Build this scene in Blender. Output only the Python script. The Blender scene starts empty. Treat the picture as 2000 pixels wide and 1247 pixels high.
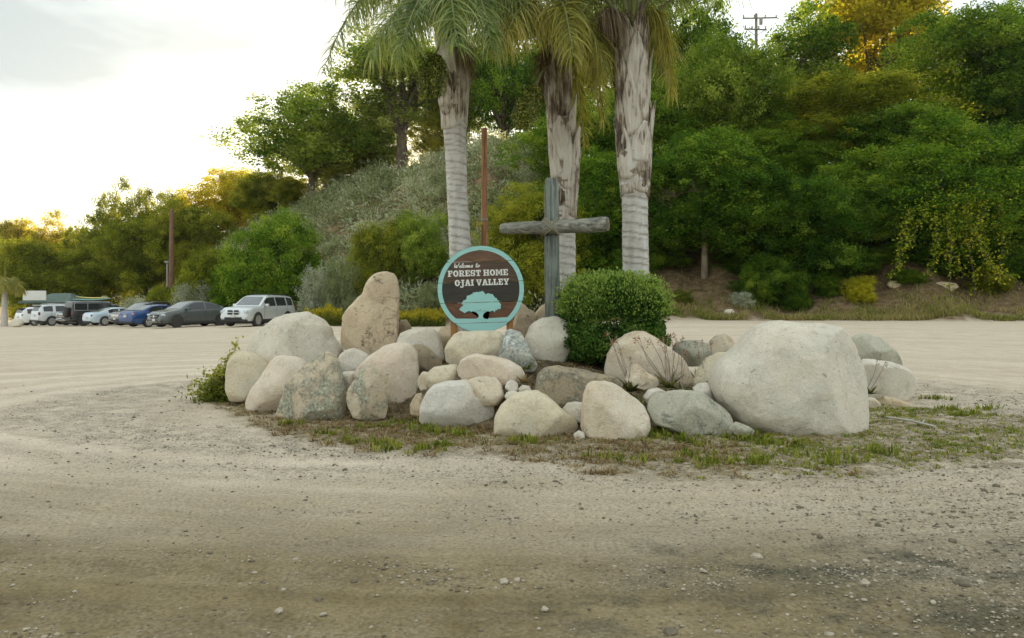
import bpy, bmesh, math, random
import numpy as np
from mathutils import Vector, Matrix, noise as mnoise

# ------------------------------------------------------------------ camera, sky, sun, exposure
scene = bpy.context.scene
COL = scene.collection
FPX = 1556.0                      # focal length in photo pixels (28 mm on a 36 mm wide sensor)
HORIZON = 582.0
CAM_Z = 1.6
cam_data = bpy.data.cameras.new('camera')
cam_data.sensor_width = 36.0
cam_data.lens = 28.0
cam_data.shift_y = -0.0208
cam_data.clip_start = 0.05
cam_data.clip_end = 3000
cam = bpy.data.objects.new('camera', cam_data)
COL.objects.link(cam)
cam.location = (0, 0, CAM_Z)
cam.rotation_euler = (math.radians(90), 0, 0)
scene.camera = cam

SUN_ELEV = math.radians(10.2)
SUN_AZ = math.radians(-7.0)       # left of the view direction, behind the ridge
world = bpy.data.worlds.new('World')
scene.world = world
world.use_nodes = True
wn, wl = world.node_tree.nodes, world.node_tree.links
wn.clear()
w_out = wn.new('ShaderNodeOutputWorld')
w_bg = wn.new('ShaderNodeBackground')
w_sky = wn.new('ShaderNodeTexSky')
w_sky.sky_type = 'NISHITA'
w_sky.sun_disc = False
w_sky.sun_elevation = SUN_ELEV
w_sky.sun_rotation = SUN_AZ
w_sky.air_density = 1.0
w_sky.dust_density = 2.0
w_tc = wn.new('ShaderNodeTexCoord')
w_map = wn.new('ShaderNodeMapping')
w_map.inputs['Location'].default_value = (8.2, 18.9, 12.4)
w_map.inputs['Scale'].default_value = (1.0, 1.0, 3.0)
w_n = wn.new('ShaderNodeTexNoise')
w_n.inputs['Scale'].default_value = 1.5
w_n.inputs['Detail'].default_value = 5.0
w_n.inputs['Roughness'].default_value = 0.55
w_r = wn.new('ShaderNodeValToRGB')
w_r.color_ramp.elements[0].position = 0.36
w_r.color_ramp.elements[0].color = (2.0, 2.32, 2.42, 1)      # thin grey veil
w_r.color_ramp.elements[1].position = 0.58
w_r.color_ramp.elements[1].color = (4.6, 4.95, 4.92, 1)      # bright white cloud
w_mix = wn.new('ShaderNodeMixRGB')
w_mix.inputs['Fac'].default_value = 0.965
wl.new(w_tc.outputs['Generated'], w_map.inputs['Vector'])
wl.new(w_map.outputs['Vector'], w_n.inputs['Vector'])
wl.new(w_n.outputs['Fac'], w_r.inputs['Fac'])
wl.new(w_sky.outputs['Color'], w_mix.inputs['Color1'])
wl.new(w_r.outputs['Color'], w_mix.inputs['Color2'])
wl.new(w_mix.outputs['Color'], w_bg.inputs['Color'])
w_bg.inputs['Strength'].default_value = 0.10
wl.new(w_bg.outputs['Background'], w_out.inputs['Surface'])

sun_data = bpy.data.lights.new('sun', 'SUN')
sun_data.energy = 5.0
sun_data.angle = math.radians(0.6)
sun_data.color = (1.0, 0.78, 0.44)
sun = bpy.data.objects.new('sun', sun_data)
COL.objects.link(sun)
sun_dir = Vector((math.sin(SUN_AZ) * math.cos(SUN_ELEV), math.cos(SUN_AZ) * math.cos(SUN_ELEV), math.sin(SUN_ELEV)))
sun.rotation_euler = sun_dir.to_track_quat('Z', 'Y').to_euler()

scene.view_settings.view_transform = 'Standard'
scene.view_settings.look = 'None'
scene.view_settings.gamma = 1.0
scene.view_settings.use_curve_mapping = False
scene.view_settings.exposure = 1.55
scene.cycles.max_bounces = 6
scene.cycles.diffuse_bounces = 3
scene.cycles.glossy_bounces = 2
scene.cycles.transmission_bounces = 4
scene.cycles.transparent_max_bounces = 4
scene.cycles.use_denoising = True

# ------------------------------------------------------------------ helpers
def P(u, v, d):
    """A photo pixel at depth d metres -> world point."""
    return Vector(((u - 1000.0) * d / FPX, d, CAM_Z + (HORIZON - v) * d / FPX))

def tag(o, label=None, cat=None, group=None, kind=None):
    if label: o['label'] = label
    if cat: o['category'] = cat
    if group: o['group'] = group
    if kind: o['kind'] = kind
    return o

def empty(name, loc=(0, 0, 0), rotz=0.0):
    o = bpy.data.objects.new(name, None)
    o.empty_display_size = 0.2
    o.location = loc
    o.rotation_euler = (0, 0, rotz)
    COL.objects.link(o)
    return o

def link(name, me, parent=None):
    o = bpy.data.objects.new(name, me)
    COL.objects.link(o)
    if parent is not None: o.parent = parent
    return o

def np_mesh(name, verts, faces, mats=(), smooth=False, attrs=None, mat_idx=None):
    """faces: (m,k) array of one polygon size, or a list of such arrays. attrs: {name: (domain, array)}"""
    me = bpy.data.meshes.new(name)
    verts = np.asarray(verts, dtype=np.float32).reshape(-1, 3)
    fl = faces if isinstance(faces, list) and isinstance(faces[0], np.ndarray) and faces[0].ndim == 2 else [faces]
    fl = [np.asarray(f, dtype=np.int32) for f in fl if len(f)]
    me.vertices.add(len(verts))
    me.vertices.foreach_set('co', verts.ravel())
    nl = sum(f.size for f in fl)
    npoly = sum(len(f) for f in fl)
    me.loops.add(nl)
    me.polygons.add(npoly)
    me.loops.foreach_set('vertex_index', np.concatenate([f.ravel() for f in fl]))
    starts, s = [], 0
    for f in fl:
        k = f.shape[1]
        starts.append(s + np.arange(len(f), dtype=np.int32) * k)
        s += f.size
    me.polygons.foreach_set('loop_start', np.concatenate(starts).astype(np.int32))
    if smooth:
        me.polygons.foreach_set('use_smooth', np.ones(npoly, dtype=bool))
    for m in (mats if isinstance(mats, (list, tuple)) else [mats]):
        me.materials.append(m)
    if mat_idx is not None:
        me.polygons.foreach_set('material_index', np.asarray(mat_idx, dtype=np.int32))
    if attrs:
        for k, (dom, arr) in attrs.items():
            a = me.attributes.new(k, 'FLOAT', dom)
            a.data.foreach_set('value', np.asarray(arr, dtype=np.float32))
    me.update(calc_edges=True)
    return me

class MB:
    """Collects simple shapes into one mesh object."""
    def __init__(s):
        s.v, s.f, s.m = [], [], []
    def add(s, verts, faces, mi=0):
        b = len(s.v)
        s.v += [tuple(p) for p in verts]
        s.f += [tuple(b + i for i in f) for f in faces]
        s.m += [mi] * len(faces)
        return s
    def box(s, c, size, rot=None, mi=0, taper=None):
        x, y, z = [k / 2 for k in size]
        t = taper or 1.0
        vs = [Vector(p) for p in ((-x, -y, -z), (x, -y, -z), (x, y, -z), (-x, y, -z), (-x * t, -y * t, z), (x * t, -y * t, z), (x * t, y * t, z), (-x * t, y * t, z))]
        if rot is not None: vs = [rot @ p for p in vs]
        c = Vector(c)
        return s.add([c + p for p in vs], [(0, 3, 2, 1), (4, 5, 6, 7), (0, 1, 5, 4), (1, 2, 6, 5), (2, 3, 7, 6), (3, 0, 4, 7)], mi)
    def tube(s, pts, radii, n=8, caps=True, mi=0):
        pts = [Vector(p) for p in pts]
        if not isinstance(radii, (list, tuple)): radii = [radii] * len(pts)
        rings = []
        up = None
        for i, p in enumerate(pts):
            t = (pts[min(i + 1, len(pts) - 1)] - pts[max(i - 1, 0)]).normalized()
            if up is None:
                up = t.orthogonal().normalized()
            up = (up - t * up.dot(t))
            up = up.normalized() if up.length > 1e-6 else t.orthogonal().normalized()
            w = t.cross(up)
            rings.append([p + (up * math.cos(a) + w * math.sin(a)) * radii[i] for a in [2 * math.pi * k / n for k in range(n)]])
        vs = [q for r in rings for q in r]
        fs = []
        for i in range(len(pts) - 1):
            for k in range(n):
                a, b = i * n + k, i * n + (k + 1) % n
                fs.append((a, b, b + n, a + n))
        if caps:
            fs.append(tuple(range(n))[::-1])
            fs.append(tuple((len(pts) - 1) * n + k for k in range(n)))
        return s.add(vs, fs, mi)
    def lathe(s, prof, n=20, axis='z', c=(0, 0, 0), mi=0):
        """prof: list of (radius, height)"""
        c = Vector(c)
        vs, fs = [], []
        for r, h in prof:
            for k in range(n):
                a = 2 * math.pi * k / n
                p = (r * math.cos(a), r * math.sin(a), h)
                if axis == 'y': p = (p[0], p[2], p[1])
                if axis == 'x': p = (p[2], p[0], p[1])
                vs.append(c + Vector(p))
        for i in range(len(prof) - 1):
            for k in range(n):
                a, b = i * n + k, i * n + (k + 1) % n
                fs.append((a, b, b + n, a + n))
        fs.append(tuple(range(n))[::-1])
        fs.append(tuple((len(prof) - 1) * n + k for k in range(n)))
        return s.add(vs, fs, mi)
    def build(s, name, mats, parent=None, smooth=False, bevel=0.0, fixn=True):
        me = bpy.data.meshes.new(name)
        me.from_pydata(s.v, [], s.f)
        for m in (mats if isinstance(mats, (list, tuple)) else [mats]): me.materials.append(m)
        if len(set(s.m)) > 1: me.polygons.foreach_set('material_index', s.m)
        if fixn or bevel:
            bm = bmesh.new(); bm.from_mesh(me)
            bmesh.ops.recalc_face_normals(bm, faces=bm.faces)
            if bevel:
                bmesh.ops.bevel(bm, geom=[e for e in bm.edges if len(e.link_faces) == 2 and e.calc_face_angle(0) > 0.5], offset=bevel, segments=2, affect='EDGES', profile=0.5)
            bm.to_mesh(me); bm.free()
        if smooth:
            me.polygons.foreach_set('use_smooth', [True] * len(me.polygons))
            me.set_sharp_from_angle(angle=math.radians(40))
        me.update()
        return link(name, me, parent)

# ------------------------------------------------------------------ materials
def new_mat(name):
    m = bpy.data.materials.new(name)
    m.use_nodes = True
    nt = m.node_tree
    nt.nodes.clear()
    out = nt.nodes.new('ShaderNodeOutputMaterial')
    bs = nt.nodes.new('ShaderNodeBsdfPrincipled')
    nt.links.new(bs.outputs['BSDF'], out.inputs['Surface'])
    return m, nt, bs, out

def rgb(c): return (c[0], c[1], c[2], 1.0)

def n_noise(nt, vec, scale, detail=4.0, rough=0.55, dist=0.0):
    n = nt.nodes.new('ShaderNodeTexNoise')
    n.inputs['Scale'].default_value = scale
    n.inputs['Detail'].default_value = detail
    n.inputs['Roughness'].default_value = rough
    n.inputs['Distortion'].default_value = dist
    if vec is not None: nt.links.new(vec, n.inputs['Vector'])
    return n.outputs['Fac']

def n_ramp(nt, fac, stops):
    r = nt.nodes.new('ShaderNodeValToRGB')
    els = r.color_ramp.elements
    while len(els) < len(stops): els.new(0.5)
    for e, (p, c) in zip(els, stops):
        e.position = p
        e.color = rgb(c) if hasattr(c, '__len__') else (c, c, c, 1)
    nt.links.new(fac, r.inputs['Fac'])
    return r.outputs['Color']

def n_mix(nt, fac, a, b, mode='MIX'):
    m = nt.nodes.new('ShaderNodeMixRGB')
    m.blend_type = mode
    for sock, v in ((m.inputs['Fac'], fac), (m.inputs['Color1'], a), (m.inputs['Color2'], b)):
        if isinstance(v, bpy.types.NodeSocket): nt.links.new(v, sock)
        elif hasattr(v, '__len__'): sock.default_value = rgb(v)
        else: sock.default_value = v if sock.name == 'Fac' else (v, v, v, 1)
    return m.outputs['Color']

def n_math(nt, op, a, b=None):
    m = nt.nodes.new('ShaderNodeMath')
    m.operation = op
    for sock, v in ((m.inputs[0], a), (m.inputs[1], b)):
        if v is None: continue
        if isinstance(v, bpy.types.NodeSocket): nt.links.new(v, sock)
        else: sock.default_value = v
    return m.outputs[0]

def n_bump(nt, bs, height, strength=0.5, dist=0.02):
    b = nt.nodes.new('ShaderNodeBump')
    b.inputs['Strength'].default_value = strength
    b.inputs['Distance'].default_value = dist
    nt.links.new(height, b.inputs['Height'])
    nt.links.new(b.outputs['Normal'], bs.inputs['Normal'])

def n_coord(nt, kind='Object', scale=(1, 1, 1)):
    tc = nt.nodes.new('ShaderNodeTexCoord')
    if tuple(scale) == (1, 1, 1): return tc.outputs[kind]
    mp = nt.nodes.new('ShaderNodeMapping')
    mp.inputs['Scale'].default_value = scale
    nt.links.new(tc.outputs[kind], mp.inputs['Vector'])
    return mp.outputs['Vector']

def n_attr(nt, name):
    a = nt.nodes.new('ShaderNodeAttribute')
    a.attribute_name = name
    return a.outputs['Fac']

def simple(name, c1, c2=None, scale=6.0, rough=0.7, metal=0.0, bump=0.0, bscale=30.0, vscale=(1, 1, 1), spec=0.4, coat=0.0, bdist=0.02):
    m, nt, bs, out = new_mat(name)
    bs.inputs['Roughness'].default_value = rough
    bs.inputs['Metallic'].default_value = metal
    bs.inputs['Specular IOR Level'].default_value = spec
    bs.inputs['Coat Weight'].default_value = coat
    co = n_coord(nt, 'Object', vscale)
    if c2 is None: c2 = tuple(k * 0.82 for k in c1)
    nt.links.new(n_ramp(nt, n_noise(nt, co, scale), [(0.32, c2), (0.68, c1)]), bs.inputs['Base Color'])
    if bump: n_bump(nt, bs, n_noise(nt, co, bscale, 5), bump, bdist)
    return m

def leaf_mat(name, dark, mid, light, trans=0.35, rough=0.65, spec=0.12):
    m, nt, bs, out = new_mat(name)
    oi = nt.nodes.new('ShaderNodeObjectInfo')
    t = n_math(nt, 'ADD', n_attr(nt, 'tint'), n_math(nt, 'MULTIPLY', n_math(nt, 'SUBTRACT', oi.outputs['Random'], 0.5), 0.22))
    col = n_ramp(nt, t, [(0.12, dark), (0.5, mid), (0.88, light)])
    nt.links.new(col, bs.inputs['Base Color'])
    bs.inputs['Roughness'].default_value = rough
    bs.inputs['Specular IOR Level'].default_value = spec
    tr = nt.nodes.new('ShaderNodeBsdfTranslucent')
    nt.links.new(n_mix(nt, 1.0, col, (1.25, 1.15, 0.55), 'MULTIPLY'), tr.inputs['Color'])
    mx = nt.nodes.new('ShaderNodeMixShader')
    mx.inputs['Fac'].default_value = min(0.6, trans + 0.08)
    nt.links.new(bs.outputs['BSDF'], mx.inputs[1])
    nt.links.new(tr.outputs['BSDF'], mx.inputs[2])
    nt.links.new(mx.outputs['Shader'], out.inputs['Surface'])
    return m

# ------------------------------------------------------------------ terrain height
RX = np.array([-200, -60, -50, -45, -35, -30, -27, -20, -15, -8, 0, 10, 20, 40, 200], float)
RY = np.array([120, 96, 90, 86, 75, 69, 64, 57, 52.5, 47, 44, 42, 41, 39, 36], float)
HX = np.array([-70, -52, -46, -38.4, -31, -22.6, -13.1, -6.2, -1.7, 9, 20, 31, 45, 200], float)
HZ = np.array([0.0, 0.0, 1.2, 5.2, 8.6, 10.9, 12.5, 13.4, 14.2, 12.0, 11.5, 12.5, 13, 14], float)
SLOPE = 22.0

def sstep(a, b, x):
    t = np.clip((x - a) / (b - a), 0, 1)
    return t * t * (3 - 2 * t)

def vnoise(x, y, seed=0):
    """cheap smooth 2-D pseudo noise in about -1..1"""
    s = seed * 12.9898
    return (np.sin(x * 1.0 + 1.3 * np.sin(y * 0.83 + s) + s) * np.cos(y * 1.11 + 1.7 * np.sin(x * 0.71 + s * 1.7)) +
            0.5 * np.sin(x * 2.31 + y * 1.57 + s * 2.3 + 1.1 * np.sin(x * 1.9 - y * 2.2)) + 0.3 * np.sin(x * 4.7 - y * 3.9 + s * 0.7 + np.sin(y * 5.1))) / 1.5

def terr_np(x, y):
    x = np.asarray(x, float); y = np.asarray(y, float)
    z = -0.032 * np.clip(-x - 14, 0, 36) * sstep(20, 45, y)
    z = z + 0.42 * sstep(16, 40, y) * sstep(-6, 10, x)
    foot = np.interp(x, RX, RY)
    wav = 0.8 * np.sin(x * 0.5) + 0.5 * np.sin(x * 1.27 + 1)
    t = (y - foot - wav) / SLOPE
    tc = np.clip(t, 0, 1)
    prof = 0.55 * tc + 0.45 * tc * tc * (3 - 2 * tc)
    H = np.interp(x, HX, HZ)
    hill = prof * H - np.clip(t - 1.15, 0, 6) * 2.0 * (H > 0.5)
    hill = hill + sstep(0.05, 0.3, t) * (H > 1) * 0.35 * vnoise(x * 0.6, y * 0.6, 3)
    return z + hill

def terr(x, y): return float(terr_np(x, y))

# planting island
IS_C = (-0.55, 12.0); IS_R = (3.9, 2.75)
MX = np.array([-5, -3.9, -3.3, -2.65, -1.85, -0.7, 0.3, 1.3, 2.1, 3.4, 4.6, 6], float)
MY = np.array([12.2, 11.9, 11.25, 10.55, 10.2, 9.75, 9.2, 9.05, 9.35, 9.7, 11.0, 12.5], float)
def mound_np(x, y):
    """soil heaped behind the front row of boulders"""
    x = np.asarray(x, float); y = np.asarray(y, float)
    yf = np.interp(x, MX, MY)
    env = np.interp(x, [-4.6, -3.6, -2.6, -1.8, 0.4, 1.5, 2.6, 4.0, 5.0], [0, .25, .75, 1, 1, .72, .45, .12, 0])
    return 0.74 * env * sstep(-0.1, 2.3, y - yf) * (1 - sstep(12.7, 14.9, y))

def ground_z(x, y): return terr(x, y) + float(mound_np(x, y))
# outline of the weedy patch round the boulders, from its front edge on flat ground
def _gp(u, v): d = FPX * CAM_Z / (v - HORIZON); return ((u - 1000) * d / FPX, d)
WEED_FRONT = [(395, 785), (440, 806), (520, 846), (620, 868), (700, 884), (800, 892), (950, 893), (1050, 905), (1150, 925), (1300, 935), (1420, 940), (1560, 935), (1700, 932), (1850, 912), (2000, 895), (2060, 885)]
WX = np.array([_gp(*p)[0] for p in WEED_FRONT]); WY = np.array([_gp(*p)[1] for p in WEED_FRONT])
BX = [-5.2, -4.8, -3.5, 0, 3, 4.5, 5.2, 6.2, 7.6, 8.2]; BY = [10.0, 12.6, 13.8, 14.4, 13.8, 13.2, 12.8, 11.4, 10.0, 8.0]
# ------------------------------------------------------------------ ground sheet
def ground_material():
    m, nt, bs, out = new_mat('dirt_and_gravel')
    co = n_coord(nt, 'Object')
    sx = nt.nodes.new('ShaderNodeSeparateXYZ'); nt.links.new(co, sx.inputs[0])
    # coordinates that follow the wheel tracks round the island: (radius, angle)
    dx = n_math(nt, 'SUBTRACT', sx.outputs['X'], 0.4)
    dy = n_math(nt, 'SUBTRACT', sx.outputs['Y'], 12.5)
    dys = n_math(nt, 'MULTIPLY', dy, 1.55)
    rad = n_math(nt, 'SQRT', n_math(nt, 'ADD', n_math(nt, 'MULTIPLY', dx, dx), n_math(nt, 'MULTIPLY', dys, dys)))
    ang = n_math(nt, 'ARCTAN2', dys, dx)
    cx = nt.nodes.new('ShaderNodeCombineXYZ')
    nt.links.new(n_math(nt, 'MULTIPLY', rad, 1.0), cx.inputs[0])
    nt.links.new(n_math(nt, 'MULTIPLY', ang, 1.1), cx.inputs[1])
    trk = n_noise(nt, cx.outputs[0], 0.8, 4, 0.6, 0.3)
    trk_f = n_noise(nt, cx.outputs[0], 4.5, 4, 0.6, 0.4)
    big = n_noise(nt, co, 0.22, 3)
    mid = n_noise(nt, co, 1.4, 5, 0.6)
    fine = n_noise(nt, co, 38.0, 4, 0.7)
    col = n_ramp(nt, trk, [(0.30, (0.575, 0.462, 0.335)), (0.50, (0.67, 0.576, 0.442)), (0.66, (0.74, 0.640, 0.505))])
    col = n_mix(nt, 0.35, col, n_ramp(nt, trk_f, [(0.3, (0.49, 0.405, 0.285)), (0.7, (0.73, 0.635, 0.50))]))
    col = n_mix(nt, n_ramp(nt, mid, [(0.45, 0.0), (0.75, 0.5)]), col, (0.48, 0.385, 0.265))
    col = n_mix(nt, n_math(nt, 'MULTIPLY', n_attr(nt, 'track'), 0.75), col, (0.76, 0.655, 0.52))
    # foreground shade painted into the dirt colour, deeper towards camera (edge follows the tracks)
    foreground_shade = n_attr(nt, 'foreground_shade')  # mask of the painted foreground shade
    col = n_mix(nt, foreground_shade, col, n_ramp(nt, n_math(nt, 'ADD', n_math(nt, 'MULTIPLY', trk_f, 0.35), n_math(nt, 'MULTIPLY', mid, 0.65)),
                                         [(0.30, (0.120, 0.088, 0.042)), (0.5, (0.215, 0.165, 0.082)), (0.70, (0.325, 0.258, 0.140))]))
    # loose gravel
    vo = nt.nodes.new('ShaderNodeTexVoronoi'); vo.inputs['Scale'].default_value = 42.0
    nt.links.new(co, vo.inputs['Vector'])
    gcol = n_mix(nt, 0.6, n_ramp(nt, vo.outputs['Distance'], [(0.0, (0.64, 0.57, 0.46)), (0.45, (0.47, 0.405, 0.315)), (0.8, (0.17, 0.14, 0.10))]), n_noise(nt, co, 60.0, 2), 'SOFT_LIGHT')
    gfac = n_math(nt, 'MULTIPLY', n_attr(nt, 'gravel'), n_ramp(nt, n_noise(nt, co, 3.0, 5, 0.7), [(0.38, 0.15), (0.6, 0.85)]))
    col = n_mix(nt, gfac, col, gcol)
    # dark gravelly band
    dk = n_math(nt, 'MULTIPLY', n_attr(nt, 'dark'), n_ramp(nt, n_noise(nt, co, 5.0, 6, 0.75), [(0.32, 0.35), (0.55, 1.0)]))
    col = n_mix(nt, dk, col, n_ramp(nt, fine, [(0.35, (0.035, 0.035, 0.022)), (0.7, (0.13, 0.125, 0.085))]))
    # speckle
    col = n_mix(nt, 0.5, col, n_ramp(nt, fine, [(0.30, (0.10, 0.09, 0.06)), (0.52, (0.5, 0.5, 0.5)), (0.75, (0.72, 0.70, 0.64))]), 'OVERLAY')
    col = n_mix(nt, n_ramp(nt, n_noise(nt, co, 9.0, 5, 0.75), [(0.52, 0.0), (0.72, 0.28)]), col, (0.25, 0.20, 0.13))
    # brown leaf litter on the bank
    wmat = n_math(nt, 'MULTIPLY', n_attr(nt, 'weedmat'), n_ramp(nt, n_noise(nt, co, 4.5, 6, 0.75), [(0.36, 0.0), (0.58, 1.0)]))
    col = n_mix(nt, wmat, col, n_ramp(nt, n_noise(nt, co, 24.0, 5, 0.7), [(0.3, (0.075, 0.055, 0.026)), (0.5, (0.20, 0.155, 0.075)), (0.7, (0.34, 0.285, 0.155))]))
    bank = n_attr(nt, 'bank')
    lit = n_ramp(nt, n_noise(nt, co, 2.6, 7, 0.72), [(0.30, (0.070, 0.046, 0.022)), (0.5, (0.190, 0.128, 0.066)), (0.66, (0.300, 0.225, 0.125)), (0.8, (0.16, 0.15, 0.05))])
    col = n_mix(nt, bank, col, lit)
    nt.links.new(col, bs.inputs['Base Color'])
    bs.inputs['Roughness'].default_value = 0.95
    bs.inputs['Specular IOR Level'].default_value = 0.15
    h = n_math(nt, 'ADD', n_math(nt, 'MULTIPLY', fine, 0.5), n_math(nt, 'MULTIPLY', mid, 0.6))
    h = n_math(nt, 'ADD', h, n_math(nt, 'MULTIPLY', n_math(nt, 'MULTIPLY', vo.outputs['Distance'], gfac), -0.7))
    n_bump(nt, bs, h, 0.9, 0.03)
    return m

def relief(x, y):
    """small ruts and lumps of the near yard"""
    rr = np.sqrt((x - 0.4) ** 2 + (1.55 * (y - 12.5)) ** 2)
    a = np.arctan2(1.55 * (y - 12.5), x - 0.4)
    near = 1 - sstep(12, 30, y)
    return near * (0.010 * vnoise(rr * 5.0, a * 2.0, 1) + 0.009 * vnoise(rr * 13.0, a * 5, 4) + 0.008 * vnoise(x * 3.1, y * 3.1, 2) + 0.006 * vnoise(x * 9.0, y * 9.0, 5))

def make_ground():
    fr = np.radians(np.concatenate([np.arange(-48, 48.01, 0.33), np.arange(54, 311, 6.0)]))
    nt_ = len(fr)
    r = [0.05, 0.6, 1.4, 2.2]
    while r[-1] < 30: r.append(r[-1] * 1.0115)
    while r[-1] < 130: r.append(r[-1] * 1.020)
    while r[-1] < 640: r.append(r[-1] * 1.13)
    r = np.array(r)
    R, T = np.meshgrid(r, fr, indexing='ij')
    X = R * np.sin(T); Y = R * np.cos(T)
    Z = terr_np(X, Y) + relief(X, Y)
    back = sstep(120, 300, R)
    Z = Z * (1 - back) + (-1.0) * back
    V = np.stack([X, Y, Z], -1).reshape(-1, 3)
    nr = len(r)
    i, j = np.meshgrid(np.arange(nr - 1), np.arange(nt_), indexing='ij')
    j2 = (j + 1) % nt_
    F = np.stack([i * nt_ + j, i * nt_ + j2, (i + 1) * nt_ + j2, (i + 1) * nt_ + j], -1).reshape(-1, 4)[:, ::-1]
    x, y = X.ravel(), Y.ravel()
    rr = np.sqrt((x - 0.4) ** 2 + (1.55 * (y - 12.5)) ** 2)
    an = np.arctan2(1.55 * (y - 12.5), x - 0.4)
    wob = 0.55 * vnoise(x * 0.8, y * 0.8, 7) + 0.3 * vnoise(rr * 2.4, an * 4, 9)
    foreground_shade = sstep(8.6, 4.3, y + wob * 0.9 + 0.10 * (x + 2)) * (1 - sstep(12, 20, y))  # painted darkening of the foreground, strongest nearest the camera
    gravel = np.clip(np.exp(-((rr - 7.0 - 0.8 * wob) / 1.7) ** 2) * 0.9 + 0.65 * sstep(1.5, 5.0, x + wob) * sstep(9, 6, y) + 0.15, 0, 1)
    gravel = gravel * (1 - sstep(25, 40, y)) + 0.10
    dy = y - (4.72 + 0.12 * x * 0.2 + 0.10 * wob)
    lump = sstep(-.25, .5, vnoise(x * 2.6, y * 4.2, 17) + .5 * vnoise(x * 6.1, y * 9.0, 18))
    dark = np.exp(-(dy / 0.48) ** 2) * sstep(0.0, 1.8, x + 0.8 * wob) * (.35 + .65 * lump)
    dark = np.maximum(dark, 0.85 * lump * np.exp(-((y - 4.02 - 0.1 * wob) / 0.32) ** 2) * sstep(-0.4, 0.8, x + wob))
    foot = np.interp(x, RX, RY)
    bank = sstep(-0.6, 0.5, y - foot - 0.8 * np.sin(x * 0.5) - 0.5 * np.sin(x * 1.27 + 1) + 0.7 * vnoise(x * 1.5, y * 1.5, 11))
    bank = np.maximum(bank, sstep(110, 140, np.hypot(x, y)))
    yfr = np.interp(x, WX, WY); bk = np.interp(x, BX, BY)
    weedmat = sstep(-0.25, 0.35, y - yfr + wob * .5) * sstep(-0.2, 0.4, bk - y + wob * .5)
    trk = np.zeros_like(rr)
    for r0 in (7.9, 9.5, 11.3, 12.8, 14.6):
        trk = np.maximum(trk, np.exp(-((rr - r0 - 0.35 * np.sin(an * 2.3 + r0)) / .28) ** 2))
    trk = trk * (1 - sstep(-1.0, 4.0, x)) * (.5 + .5 * sstep(-.6, .4, wob))
    gravel = gravel * (1 - .8 * trk)
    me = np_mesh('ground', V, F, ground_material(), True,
                 {'foreground_shade': ('POINT', foreground_shade), 'gravel': ('POINT', gravel), 'dark': ('POINT', dark), 'bank': ('POINT', bank), 'weedmat': ('POINT', weedmat), 'track': ('POINT', trk)})
    o = link('ground', me)
    tag(o, 'pale dirt and gravel yard with the wooded bank rising behind it', 'ground', kind='structure')

make_ground()

# far hill seen through the gap on the left
def far_hill():
    xs = np.linspace(-420, 60, 60); ys = np.linspace(300, 520, 20)
    X, Y = np.meshgrid(xs, ys, indexing='ij')
    top = np.interp(xs, [-420, -300, -200, -140, -115, -90, -40, 60], [4, 10, 22, 38, 43, 46, 40, 25])[:, None]
    Z = top * np.sin(np.clip((Y - 300) / 220, 0, 1) * math.pi) ** 0.8 - 3 + 1.6 * vnoise(X * 0.09, Y * 0.09, 2)
    V = np.stack([X, Y, Z], -1).reshape(-1, 3)
    n = len(ys)
    i, j = np.meshgrid(np.arange(len(xs) - 1), np.arange(n - 1), indexing='ij')
    F = np.stack([i * n + j, (i + 1) * n + j, (i + 1) * n + j + 1, i * n + j + 1], -1).reshape(-1, 4)
    m = simple('far_hill_scrub', (0.16, 0.145, 0.075), (0.07, 0.08, 0.035), 0.15, 0.95, bump=0.4, bscale=0.6, bdist=1.0)
    tag(link('hills', np_mesh('hills', V, F, m, True)), 'distant brown and green hill beyond the trees on the left', 'hill', kind='structure')
far_hill()

# island bed: mounded soil under the boulders
def soil_bed():
    xs = np.linspace(-5.0, 6.4, 150); ys = np.linspace(8.6, 15.4, 100)
    X, Y = np.meshgrid(xs, ys, indexing='ij')
    edge = 0.10 * vnoise(X * 1.7, Y * 1.7, 6)
    z = mound_np(X, Y)
    Z = terr_np(X, Y) + z + 0.02 * vnoise(X * 6, Y * 6, 8) + 0.015 * vnoise(X * 14, Y * 14, 3) - np.where(z < 0.03, 0.06, 0.0) + edge * 0.1
    V = np.stack([X, Y, Z], -1).reshape(-1, 3)
    n = len(ys)
    i, j = np.meshgrid(np.arange(len(xs) - 1), np.arange(n - 1), indexing='ij')
    F = np.stack([i * n + j, (i + 1) * n + j, (i + 1) * n + j + 1, i * n + j + 1], -1).reshape(-1, 4)
    m = simple('bed_soil', (0.22, 0.17, 0.10), (0.08, 0.06, 0.035), 5.0, 0.95, bump=0.9, bscale=34.0)
    tag(link('soil_bed', np_mesh('soil_bed', V, F, m, True)), 'mound of brown soil under the boulder ring', 'soil bed', kind='structure')
soil_bed()
# ------------------------------------------------------------------ foliage
def unit(rs, n):
    v = rs.normal(size=(n, 3))
    return v / np.maximum(np.linalg.norm(v, axis=1, keepdims=True), 1e-6)

def leaf_geo(rs, C, length, width, D=None, upbias=0.5, lenvar=0.35):
    n = len(C)
    if D is None:
        D = unit(rs, n); D[:, 2] *= 0.7
    D = D / np.linalg.norm(D, axis=1, keepdims=True)
    N = unit(rs, n); N[:, 2] += upbias
    S = np.cross(D, N); S /= np.maximum(np.linalg.norm(S, axis=1, keepdims=True), 1e-6)
    L = (length * (1 + lenvar * rs.uniform(-1, 1, n)))[:, None]
    W = (width * (1 + lenvar * rs.uniform(-1, 1, n)))[:, None]
    v = np.empty((n, 4, 3))
    v[:, 0] = C - D * L * 0.5
    v[:, 1] = C + S * W * 0.5 + D * L * 0.05
    v[:, 2] = C + D * L * 0.5
    v[:, 3] = C - S * W * 0.5 + D * L * 0.05
    return v.reshape(-1, 3), np.arange(4 * n).reshape(-1, 4)

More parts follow.
